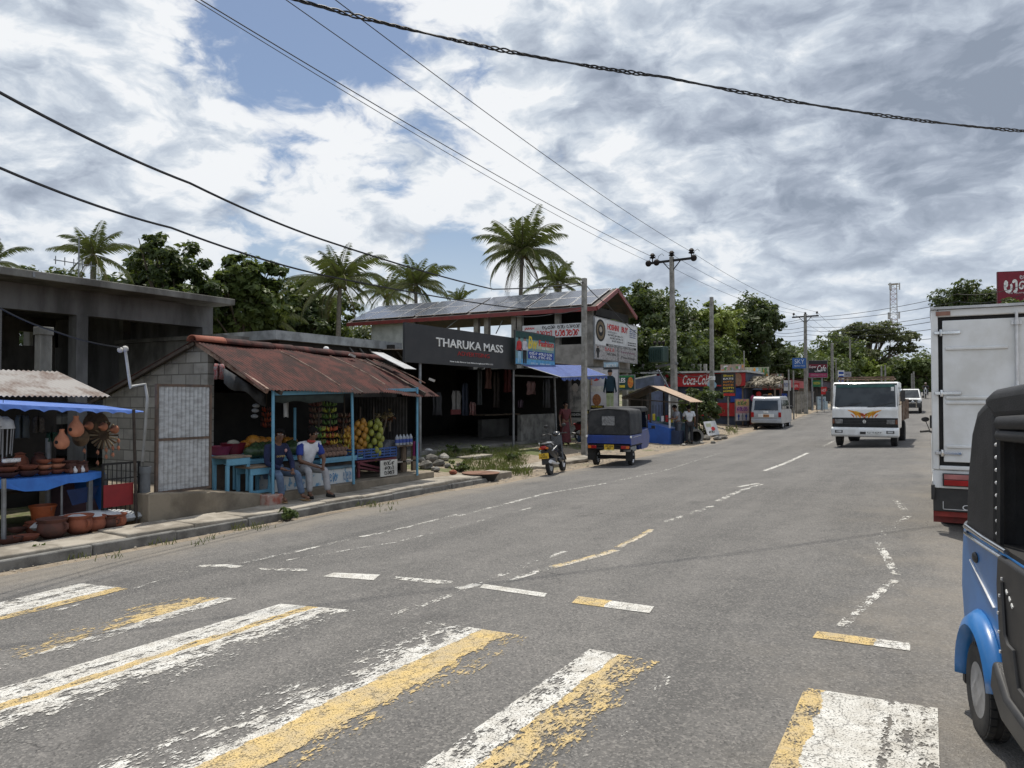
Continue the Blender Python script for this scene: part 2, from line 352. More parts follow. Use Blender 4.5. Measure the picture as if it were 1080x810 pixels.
def asphalt():
    m, nt, b = _new('asphalt'); p = nt.nodes.new('ShaderNodeNewGeometry').outputs['Position']
    sp = nt.nodes.new('ShaderNodeSeparateXYZ'); lk(nt, p, sp.inputs[0]); X = sp.outputs[0]
    vo = nt.nodes.new('ShaderNodeTexVoronoi'); vo.inputs['Scale'].default_value = 82; lk(nt, p, vo.inputs['Vector'])
    vo2 = nt.nodes.new('ShaderNodeTexVoronoi'); vo2.inputs['Scale'].default_value = 150; lk(nt, p, vo2.inputs['Vector'])
    sepc = nt.nodes.new('ShaderNodeSeparateColor'); lk(nt, vo.outputs['Color'], sepc.inputs[0])
    st = mapping(nt, p, (1, .12, 1))
    a = mrange(nt, noise(nt, p, .5, 6, .6), .3, .7); wheel = mrange(nt, noise(nt, st, 1.6, 5, .6), .35, .68)
    patch = mrange(nt, noise(nt, p, 3.2, 9, .68), .34, .7)
    base = mixc(nt, a, (.090, .087, .083), (.136, .131, .124))
    base = mixc(nt, mth(nt, 'MULTIPLY', wheel, .55), base, (.185, .175, .163))
    base = mixc(nt, mth(nt, 'MULTIPLY', patch, .5), base, (.082, .080, .077))
    agg = mrange(nt, sepc.outputs[0], .55, 1.0)                       # pale stone chips
    base = mixc(nt, mth(nt, 'MULTIPLY', agg, .45), base, (.31, .29, .265))
    pit = mrange(nt, sepc.outputs[1], .72, 1.0)
    base = mixc(nt, mth(nt, 'MULTIPLY', pit, .6), base, (.045, .044, .043))
    fine = noise(nt, p, 210, 2, .6)
    base = mixc(nt, mrange(nt, fine, .55, .8, 0, .5), base, (.26, .245, .225))
    n2 = noise(nt, p, 1.1, 9, .66); n3 = noise(nt, p, 11, 7, .7)
    right = mth(nt, 'ADD', mrange(nt, X, -1.7, .8, 0, .72, False), mth(nt, 'MULTIPLY', mth(nt, 'SUBTRACT', n2, .5), 1.1))
    left = mth(nt, 'ADD', mrange(nt, X, -7.4, -9.0, 0, .95, False), mth(nt, 'MULTIPLY', mth(nt, 'SUBTRACT', n2, .5), 1.0))
    dust = mth(nt, 'MULTIPLY', mth(nt, 'MAXIMUM', mrange(nt, right, .15, .8), mrange(nt, left, .3, .75)), mrange(nt, n3, .25, .6, .35, 1))
    dcol = mixc(nt, n3, (.30, .265, .215), (.19, .168, .14))
    base = mixc(nt, mth(nt, 'MULTIPLY', dust, .68), base, dcol)
    stain = mth(nt, 'MULTIPLY', mrange(nt, noise(nt, mapping(nt, p, (1, .55, 1)), 1.25, 5, .6, .4), .60, .74), .42); base = mixc(nt, stain, base, (.062, .060, .058))   # oil and tyre stains
    # hairline cracks
    vc = nt.nodes.new('ShaderNodeTexVoronoi'); vc.feature = 'DISTANCE_TO_EDGE'; vc.inputs['Scale'].default_value = .55
    wv = nt.nodes.new('ShaderNodeVectorMath'); wv.operation = 'ADD'; lk(nt, p, wv.inputs[0])
    nn = nt.nodes.new('ShaderNodeTexNoise'); nn.inputs['Scale'].default_value = 1.7; nn.inputs['Detail'].default_value = 6; lk(nt, p, nn.inputs['Vector']); lk(nt, nn.outputs['Color'], wv.inputs[1])
    lk(nt, wv.outputs[0], vc.inputs['Vector'])
    crack = mth(nt, 'MULTIPLY', mrange(nt, vc.outputs['Distance'], .004, .0, 0, 1), mrange(nt, noise(nt, p, .35, 3), .5, .62))
    base = mixc(nt, mth(nt, 'MULTIPLY', crack, .7), base, (.02, .02, .02))
    lk(nt, base, b.inputs['Base Color']); b.inputs['Roughness'].default_value = .86; b.inputs['Specular IOR Level'].default_value = .35
    bump(nt, b, mth(nt, 'ADD', vo.outputs['Distance'], mth(nt, 'MULTIPLY', vo2.outputs['Distance'], .5)), .55, .012); return m
ASPH = asphalt()
def road():
    b = MB(); rows = [y for y in ROWS if y >= -6]; rr = random.Random(3); n = None; xs0 = [-8.6, -7, -5, -3, -1.5, 0]
    for y in rows:
        e = -9.05 if y < 14 else (-8.75 if y < 20 else -8.55)
        e += rr.uniform(-.07, .07); w = .78+rr.uniform(-.12, .12); xs = [e-.15, e] + xs0 + [w, w+.2]; n = len(xs)
        b.v += [(x, y, gz(x, y)+(-.05 if i in (0, n-1) else .006)) for i, x in enumerate(xs)]
    b.f = [(j*n+i, j*n+i+1, (j+1)*n+i+1, (j+1)*n+i) for j in range(len(rows)-1) for i in range(n-1)]; b.mi = [0]*len(b.f)
    tag(b.build('road', ASPH, smooth=True), kind='structure')
road()
CONC = mat('weathered_concrete', (.34, .32, .285), (.19, .178, .155), 2.2, .92, bmp=.35, bsc=70)
CONC_D = mat('dark_concrete', (.20, .195, .18), (.10, .096, .088), 3, .92, bmp=.4, bsc=50)
SLAB = mat('pavement_slab', (.36, .325, .27), (.20, .175, .14), 2.2, .93, bmp=.4, bsc=80)
def pavement():
    b = MB(); rr = random.Random(5); y = -5.0
    while y < 15.6:
        L = rr.uniform(.85, 1.05); t = rr.uniform(-.012, .012); x0 = -9.44+rr.uniform(-.02, .03); x1 = -10.13+rr.uniform(-.05, .04)
        z = gz(-9.5, y); g = rr.uniform(.006, .02)
        b.m = 0; tl = rr.uniform(-.015, .015)
        b.add([(x1, y+g, z-.2), (x0, y+g, z-.2), (x0, y+L, z-.2), (x1, y+L, z-.2), (x1, y+g, z+.165+t), (x0, y+g, z+.16+t+tl), (x0, y+L, z+.16+t-tl), (x1, y+L, z+.168+t)],
              [(3,2,1,0),(4,5,6,7),(0,1,5,4),(1,2,6,5),(2,3,7,6),(3,0,4,7)])
        y += L
    o = b.build('pavement', SLAB, bevel=.018); tag(o, kind='structure')
    k = MB(); y = -5.0                                                # rough kerb face under the slabs
    while y < 15.5:
        L = rr.uniform(.5, 1.3); z = gz(-9.5, y); d = rr.uniform(.0, .05)
        k.box(-9.7, -9.41+d, y+.01, y+L, z-.2, z+.115+rr.uniform(-.02, .015)); y += L
    tag(k.build('kerb', CONC_D, bevel=.02), kind='structure')
    s = MB()                                                         # broken slabs on the verge by the parked scooter
    for (u, v, a, w, h) in ((572, 492, .5, 1.2, .8), (600, 487, .35, 1.4, .9), (625, 483, .2, 1.1, .9), (500, 483, .2, 1.0, .6), (548, 495, .3, .9, .5)):
        p = G(u, v); s.cbox((p.x, p.y, p.z+.03), (w, h, .1), (rr.uniform(-.05, .05), rr.uniform(-.05, .05), a+R(60)))
    tag(s.build('broken_paving', SLAB, bevel=.02), kind='structure')
pavement()
# ------------------------------------------------------------------ worn paint on the road
WHITE = (.63, .62, .58); YEL = (.56, .40, .15)
def ramp(nt, x, stops):
    n = nt.nodes.new('ShaderNodeValToRGB'); lk(nt, x, n.inputs[0]); e = n.color_ramp.elements
    while len(e) < len(stops): e.new(.5)
    for k, (p, val) in zip(e, stops): k.position = p; k.color = (val, val, val, 1)
    return n.outputs[0]
def paint(name, cov, yel=((0, 0), (1, 0)), along=((0, 1), (1, 1)), crack=.5, seed=0):
    m, nt, b = _new(name); uv = nt.nodes.new('ShaderNodeUVMap').outputs[0]; s = nt.nodes.new('ShaderNodeSeparateXYZ'); lk(nt, uv, s.inputs[0])
    p = nt.nodes.new('ShaderNodeNewGeometry').outputs['Position']; q = mapping(nt, p, (1, .5, 1), (0, 0, .03)); q.node.inputs['Location'].default_value = (seed*3.1, seed*1.7, 0)
    n1 = mth(nt, 'ADD', mth(nt, 'MULTIPLY', noise(nt, q, 13, 7, .7), .62), mth(nt, 'MULTIPLY', noise(nt, q, 60, 3, .6), .38)); n2 = noise(nt, q, 3.5, 4, .6); wob = mth(nt, 'MULTIPLY', mth(nt, 'SUBTRACT', noise(nt, q, 6, 6, .7), .5), .22)
    ux = mth(nt, 'ADD', s.outputs[0], wob)
    c = mth(nt, 'MULTIPLY', ramp(nt, ux, cov), ramp(nt, s.outputs[1], along))
    t = mth(nt, 'ADD', c, mth(nt, 'ADD', mth(nt, 'MULTIPLY', mth(nt, 'SUBTRACT', n1, .5), 2.6), mth(nt, 'MULTIPLY', mth(nt, 'SUBTRACT', n2, .5), .7)))
    al = mrange(nt, t, .44, .58)
    vc = nt.nodes.new('ShaderNodeTexVoronoi'); vc.feature = 'DISTANCE_TO_EDGE'; vc.inputs['Scale'].default_value = 6.5
    wv = nt.nodes.new('ShaderNodeVectorMath'); wv.operation = 'ADD'; lk(nt, q, wv.inputs[0])
    nn = nt.nodes.new('ShaderNodeTexNoise'); nn.inputs['Scale'].default_value = 9; nn.inputs['Detail'].default_value = 4; lk(nt, p, nn.inputs['Vector'])
    sc = nt.nodes.new('ShaderNodeVectorMath'); sc.operation = 'SCALE'; sc.inputs['Scale'].default_value = .18; lk(nt, nn.outputs['Color'], sc.inputs[0]); lk(nt, sc.outputs[0], wv.inputs[1]); lk(nt, wv.outputs[0], vc.inputs['Vector'])
    ck = mth(nt, 'MULTIPLY', mrange(nt, vc.outputs['Distance'], .03, .012), crack)
    al = mth(nt, 'MULTIPLY', al, mth(nt, 'SUBTRACT', 1, ck))
    al = mth(nt, 'MULTIPLY', al, mrange(nt, noise(nt, p, 110, 2, .6), .34, .47, .12, 1))   # stone tops worn bare
    yy = mrange(nt, mth(nt, 'ADD', ramp(nt, ux, yel), mth(nt, 'MULTIPLY', mth(nt, 'SUBTRACT', n1, .5), .5)), .42, .58)
    dirt = mrange(nt, noise(nt, p, 7, 8, .7), .32, .70, .05, .62)
    col = mixc(nt, dirt, mixc(nt, yy, WHITE, YEL), (.30, .27, .22))
    lk(nt, col, b.inputs['Base Color']); b.inputs['Roughness'].default_value = .75
    tr = nt.nodes.new('ShaderNodeBsdfTransparent'); mx = nt.nodes.new('ShaderNodeMixShader')
    lk(nt, al, mx.inputs[0]); lk(nt, tr.outputs[0], mx.inputs[1]); lk(nt, b.outputs[0], mx.inputs[2]); lk(nt, mx.outputs[0], nt.nodes['Material Output'].inputs[0])
    return m
def uvgrid(name, P, nu, nv, m, dz=.011):
    """P(a,b)->world point on the ground, a across, b along"""
    b = MB(); b.v = []
    for j in range(nv+1):
        for i in range(nu+1):
            p = P(i/nu, j/nv); b.v.append((p.x, p.y, gz(p.x, p.y)+dz))
    b.f = [(j*(nu+1)+i, j*(nu+1)+i+1, (j+1)*(nu+1)+i+1, (j+1)*(nu+1)+i) for j in range(nv) for i in range(nu)]; b.mi = [0]*len(b.f)
    o = b.build(name, m); me = o.data; uvl = me.uv_layers.new(name='UVMap')
    for l in me.loops:
        k = l.vertex_index; uvl.data[l.index].uv = ((k % (nu+1))/nu, (k//(nu+1))/nv)
    if me.polygons[0].normal.z < 0: me.flip_normals()
    return tag(o, kind='structure')
def quad_mark(px, m, nu=6, nv=6, name='zebra_stripe'):
    """px: near-left, near-right, far-right, far-left in the photo, laid on the ground"""
    a, b, c, d = [G(*q) for q in px]
    uvgrid(name, lambda s, t: (a*(1-s)+b*s)*(1-t)+(d*(1-s)+c*s)*t, nu, nv, m)
def ext_near(px, k):   # let a stripe run on below the frame
    a, b, c, d = [G(*q) for q in px]; return a+(a-d)*k, b+(b-c)*k, c, d
def stripe3(px, m, k=0, name='zebra_stripe'):
    a, b, c, d = ext_near(px, k)
    uvgrid(name, lambda s, t: (a*(1-s)+b*s)*(1-t)+(d*(1-s)+c*s)*t, 8, 10, m)
full = ((0, 1), (1, 1))
stripe3([(-2, 637), (-2, 656), (136, 622), (84, 616)], paint('stripe_one', ((0, .52), (.2, .7), (.35, .5), (.5, .72), (.75, .68), (1, .58)), ((0, 0), (.72, 0), (.82, 1), (1, 1)), seed=1), .3)
stripe3([(-2, 682), (-2, 710), (250, 632), (175, 630)], paint('stripe_two', ((0, .12), (.3, .4), (.55, .56), (.85, .56), (1, .45)), ((0, 1), (.7, 1), (.8, 0), (1, 0)), ((0, .5), (.5, .85), (.8, 1.05), (1, 1)), seed=2), .3)
stripe3([(-2, 728), (-2, 790), (385, 646), (296, 638)], paint('stripe_three', ((0, .66), (.12, .8), (.2, .56), (.3, .8), (.36, .62), (.42, .7), (.46, .76), (.52, .5), (.6, .6), (.75, .4), (1, .2)), ((0, 0), (.30, 0), (.34, .9), (.42, .9), (.46, 0), (1, 0)), seed=3), .3)
stripe3([(80, 810), (330, 810), (565, 674), (445, 655)], paint('stripe_four', ((0, .2), (.2, .38), (.40, .46), (.5, .66), (.56, 1.0), (.76, 1.0), (.80, .45), (1, .22)), ((0, 0), (.5, 0), (.56, 1), (1, 1)), ((0, 1), (.7, 1), (1, 1.06)), seed=4), .35)
stripe3([(445, 810), (640, 810), (720, 704), (622, 686)], paint('stripe_five', ((0, .55), (.25, .68), (.33, .62), (.5, .58), (.66, .5), (.8, .22), (1, .24)), ((0, 0), (.28, 0), (.34, 1), (.78, 1), (.84, 0), (1, 0)), ((0, .9), (1, 1)), seed=5), .35)
stripe3([(812, 810), (991, 810), (989, 749), (849, 727)], paint('stripe_six', ((0, .62), (.16, .68), (.24, .95), (.36, 1.0), (.40, .72), (.44, 1.0), (.60, .9), (.67, .42), (.72, .8), (.80, .5), (.86, .72), (.91, .5), (1, .66)), ((0, 1), (.15, 1), (.19, 0), (1, 0)), seed=6), .4)
DW = paint('dash_white', ((0, .9), (1, .9)), crack=.3, seed=7); DWW = paint('dash_white_worn', ((0, .5), (1, .5)), crack=.3, seed=8)
DY = paint('dash_yellow_white', full, ((0, 0), (1, 0)), crack=.5, seed=9)
def ymix(name, k, seed): 
    m = paint(name, ((0, 1), (1, 1)), ((0, 1), (k, 1), (k+.06, 0), (1, 0)), crack=.6, seed=seed); return m
quad_mark([(341, 609), (352, 605), (401, 607), (394, 613)], DW, 4, 2, 'road_marking')
quad_mark([(415, 612), (417, 609), (478, 614), (474, 618)], DWW, 4, 2, 'road_marking')
quad_mark([(506, 621), (510, 617), (577, 627), (574, 631)], DW, 4, 2, 'road_marking')
def xdash(px, m):      # u runs along the dash from its left end
    a, b, c, d = [G(*q) for q in px]; uvgrid('road_marking', lambda s, t: (a*(1-s)+b*s)*(1-t)+(d*(1-s)+c*s)*t, 8, 2, m)
xdash([(603, 637), (685, 648), (690, 641), (610, 630)], ymix('dash_part_yellow', .4, 10))
xdash([(857, 674), (960, 688), (960, 680), (862, 667)], ymix('dash_mostly_yellow', .62, 11))
def line(pts, w, m):
    P = [G(*q) for q in pts]; n = len(P); acc = [0]
    for i in range(1, n): acc.append(acc[-1]+(P[i]-P[i-1]).length)
    def f(s, t):
        L = t*acc[-1]; i = max(k for k in range(n-1) if acc[k] <= L+1e-9); k = (L-acc[i])/max(1e-6, acc[i+1]-acc[i])
        p = P[i].lerp(P[i+1], k); d = (P[i+1]-P[i]); d.z = 0; d.normalize(); return p + Vector((d.y, -d.x, 0))*(s-.5)*w
    uvgrid('road_marking', f, 2, max(4, int(acc[-1]/.5)), m, .010)
LW = paint('line_worn', ((0, .42), (.5, .52), (1, .42)), crack=.2, seed=12)
LF = paint('line_faint', ((0, .36), (.5, .42), (1, .36)), crack=.2, seed=13)
LS = paint('line_solid', ((0, .6), (.5, .7), (1, .6)), crack=.2, seed=14)
LYW = paint('line_yellow_white', ((0, .5), (.5, .6), (1, .5)), ((0, .55), (1, .45)), crack=.3, seed=15)
line([(415, 650), (462, 633), (500, 619), (540, 603), (596, 582)], .1, LF)
line([(483, 622), (505, 617)], .13, LS)
line([(536, 613), (585, 598)], .11, LW); line([(582, 599), (612, 592), (650, 581)], .12, LYW); line([(652, 578), (672, 568), (688, 559)], .1, LYW)
line([(700, 551), (732, 541), (752, 534)], .11, LW); line([(757, 529), (778, 519), (803, 511)], .12, LW); line([(806, 497), (828, 489), (852, 478)], .12, LS); line([(868, 471), (880, 465)], .12, LW)
line([(779, 514), (800, 510)], .1, LS)
line([(888, 662), (908, 642), (924, 628), (944, 613)], .085, LW); line([(945, 607), (936, 590), (925, 572)], .085, LW); line([(925, 568), (942, 556), (958, 545)], .1, LF); line([(955, 540), (945, 528)], .1, LF)
line([(209, 598), (232, 597), (252, 599)], .13, LS); line([(228, 600), (320, 581), (366, 570)], .1, LW); line([(60, 645), (140, 622), (200, 604)], .07, LF)
line([(380, 567), (425, 558), (482, 543)], .09, LW); line([(482, 545), (522, 535), (575, 521), (640, 510)], .11, LW); line([(300, 592), (420, 572), (560, 536)], .06, LF); line([(648, 508), (700, 497), (760, 478)], .1, LF)
quad_mark([(272, 600), (276, 602), (330, 604), (322, 601)], DWW, 4, 2, 'road_marking')
# ------------------------------------------------------------------ shared vehicle materials
RUB = mat('tyre_rubber', (.022, .022, .022), (.045, .042, .038), 9, .85)
RIM = mat('silver_rim', (.72, .72, .73), (.58, .58, .58), 8, .4, .35)
CHROME = mat('chrome', (.7, .7, .7), None, 3, .18, 1)
BLK = mat('black_plastic', (.018, .018, .019), (.03, .029, .028), 7, .5)
BLKM = mat('matt_black', (.012, .012, .012), (.02, .019, .018), 7, .85)
VINYL = mat('black_vinyl', (.014, .0145, .016), (.024, .024, .026), 6, .6, bmp=.2, bsc=120, spec=.3)
WHT = mat('white_vehicle_paint', (.72, .73, .73), (.60, .60, .58), 2.2, .35, coat=.3)
REDL = mat('red_lens', (.36, .015, .015), (.25, .01, .01), 4, .15)
ORL = mat('orange_lens', (.7, .18, .02), None, 4, .15)
LENS = mat('clear_lens', (.55, .57, .58), (.35, .36, .37), 9, .12, .2)
GLS = glass_dark()
PLY = mat('yellow_plate', (.75, .48, .03), None, 4, .5); PLW = mat('white_plate', (.75, .75, .72), None, 4, .5)
BLACKT = mat('black_lettering', (.015, .015, .015)); WHT_T = mat('white_lettering', (.82, .82, .8)); RED_T = mat('red_lettering', (.55, .02, .02))
def wheel(parent, c, r, w, rimr, n=26, name='wheel', rim=None, holes=8):
    """wheel with axis along local x"""
    o = thing(name, None, None, c); o.parent = parent
    t = MB(Matrix.Rotation(math.pi/2, 4, 'Y'))
    t.lathe([(rimr, -w*.42), (r*.86, -w*.5), (r*.97, -w*.44), (r, -w*.3), (r*.985, -w*.1), (r, -.0), (r*.985, w*.1), (r, w*.3), (r*.97, w*.44), (r*.86, w*.5), (rimr, w*.42), (rimr, -w*.42)], n=n)
    for k in range(n):        # tread blocks
        a = 2*math.pi*k/n
        for s in (-1, 1): t.cbox((r*math.cos(a+.06*s), r*math.sin(a+.06*s), s*w*.28), (.012, r*.16, w*.26), (0, 0, a+.06*s))
    t.build('tyre', RUB, o, smooth=True)
    d = MB(Matrix.Rotation(math.pi/2, 4, 'Y'))
    d.lathe([(rimr*1.02, -w*.43), (rimr*1.02, w*.43), (rimr*.9, w*.40), (rimr*.82, w*.2), (rimr*.45, w*.24), (rimr*.4, w*.36), (.001, w*.36)], n=n)
    d.lathe([(rimr*1.02, -w*.43), (rimr*.9, -w*.40), (rimr*.82, -w*.2), (rimr*.45, -w*.24), (rimr*.4, -w*.36), (.001, -w*.36)], n=n)
    for k in range(holes):
        a = 2*math.pi*k/holes
        for s in (-1, 1): d.cyl((rimr*.3*math.cos(a), rimr*.3*math.sin(a), s*w*.34), (rimr*.3*math.cos(a), rimr*.3*math.sin(a), s*w*.40), rimr*.06, n=6)
    d.build('rim', rim or RIM, o, smooth=True); return o
# ------------------------------------------------------------------ box lorry parked on the right (we see its rear)
def box_lorry():
    t = thing('box_lorry', 'white box lorry parked on the right verge with closed rear doors and red tail lamps', 'lorry', (.93, 10.25, 0))
    H = MB().box(-1, 1, .05, 4.3, .8, 2.68).build('cargo_box', WHT, t, bevel=.02)
    f = MB(); f.box(-1.005, -.93, 0, .06, .78, 2.69); f.box(.93, 1.005, 0, .06, .78, 2.69); f.box(-.93, .93, 0, .06, 2.60, 2.69); f.box(-.93, .93, 0, .06, .78, .83)
    f.build('rear_frame', WHT, H, bevel=.012)
    f = MB(); f.box(-1.01, 1.01, -.03, .3, 2.69, 2.72); f.box(-1.015, -1.0, .3, 4.3, 2.65, 2.71); f.build('roof_trim', mat('aluminium_trim', (.5, .5, .5), None, 3, .4, .6), H)
    g = MB(); g.box(-.93, .93, .035, .06, .83, 2.60); g.build('door_seal', BLKM, H)
    for s in (-1, 1):
        d = MB(); x0, x1 = (-.885, -.035) if s < 0 else (.035, .885)
        d.box(x0, x1, .0, .034, .875, 2.555)
        for z in (2.20, 1.62, 1.56, 1.04): d.box(x0+.03, x1-.2 if s < 0 else x1-.03, -.02, .004, z, z+.035)
        D = d.build('rear_door', WHT, H, bevel=.008)
        for z in (2.41, 1.69, .98):
            h = MB(); e = s*.97; h.box(min(e, s*.70), max(e, s*.70), -.022, -.002, z-.018, z+.018); h.cyl((s*.9, -.02, z-.04), (s*.9, -.02, z+.04), .016, n=8); h.build('hinge', CHROME, D, bevel=.004)
        b = MB(); x = s*.15; b.cyl((x, -.03, .9), (x, -.03, 2.62), .016, n=8)
        for z in (2.5, 1.75, 1.1): b.box(x-.05, x+.05, -.022, -.002, z-.025, z+.025); b.cyl((x, -.04, z-.03), (x, -.04, z+.03), .024, n=8)
        b.build('locking_rod', RIM, D)
        h = MB(); h.box(min(x, x+s*.22), max(x, x+s*.22), -.05, -.035, 1.17, 1.195); h.build('door_handle', BLK, D)
    m = MB().box(-.95, -.80, -.012, .0, 2.615, 2.665); m.build('marker_lamp', mat('faded_marker', (.3, .16, .12)), H)
    m = MB().box(.80, .95, -.012, .0, 2.615, 2.665); m.build('marker_lamp', mat('faded_marker', (.3, .16, .12)), H)
    ch = MB(); ch.box(-.42, -.30, .1, 5.6, .52, .78); ch.box(.30, .42, .1, 5.6, .52, .78); ch.box(-1, 1, .02, .1, .56, .775); ch.build('chassis', WHT, t, bevel=.01)
    for s in (-1, 1):
        l = MB(); l.m = 0; l.box(s*.6-.3, s*.6+.3, -.02, .02, .59, .74); l.m = 1; l.box(s*.6-.285, s*.6+.285, -.035, -.02, .60, .665); l.m = 2; l.box(s*.6-.285, s*.6+.285, -.035, -.02, .672, .73)
        l.build('tail_lamp', [BLK, REDL, mat('pale_red_lens', (.42, .16, .15))], t, bevel=.004)
    b = MB(); b.box(-1.0, 1.0, .06, .14, .28, .56); b.box(-1.02, -.98, .0, .1, .42, .6); b.build('underrun_board', BLK, t, bevel=.01)
    fr = MB(); fr.box(-.9, .9, .052, .061, .305, .312); fr.box(-.9, -.893, .052, .061, .305, .40); fr.box(.893, .9, .052, .061, .305, .40); fr.build('trim_line', RIM, t)
    text('CANTER', .44, .06, RIM, t, (-.48, .055, .34))
    e = MB()
    for a in (90, 210, 330): e.add([(-.48+x*math.cos(R(a-90))-z*math.sin(R(a-90)), .052, .45+x*math.sin(R(a-90))+z*math.cos(R(a-90))) for x, z in ((0, 0), (.022, .035), (0, .07), (-.022, .035))], [(0, 1, 2, 3)])
    e.build('emblem', RIM, t)
    for q in (-1.0, .5): k = MB(); k.box(q, q+.5, .2, .215, .13, .32); k.build('mud_flap', mat('red_mud_flap', (.22, .03, .025), (.13, .03, .025)), t)
    s_ = MB(); s_.box(-.99, .99, .10, .13, .215, .28); s_.build('red_bar', mat('red_rail', (.3, .04, .03), (.2, .03, .025)), t)
    for s in (-1, 1):
        wheel(t, (s*.72, 1.0, .37), .37, .42, .21); wheel(t, (s*.82, 4.6, .37), .37, .2, .21)
        r = MB(); r.box(s*1.0-.02, s*1.0+.02, 1.5, 3.9, .42, .5); r.build('side_guard', WHT, t)
    c = MB(); c.prism([(4.4, .55), (6.1, .55), (6.1, 1.2), (5.85, 2.05), (5.6, 2.2), (4.4, 2.2)], -.95, .95, 'x'); K = c.build('cab', WHT, t, bevel=.06)
    w = MB(); w.prism([(6.11, 1.22), (5.87, 2.0), (5.86, 2.0), (6.09, 1.22)], -.85, .85, 'x')
    for s in (-1, 1): w.box(s*.952-.004, s*.952+.004, 4.75, 5.75, 1.25, 1.95)
    w.build('window', GLS, K)
    for s in (-1, 1):
        m = MB(); m.tube([(s*.95, 5.6, 1.3), (s*1.03, 5.75, 1.1), (s*1.03, 5.75, 1.45), (s*.95, 5.6, 1.5)], .012); m.cbox((s*1.03, 5.72, 1.2), (.10, .05, .24)); m.build('wing_mirror', BLK, K, bevel=.01)
    return t
box_lorry()
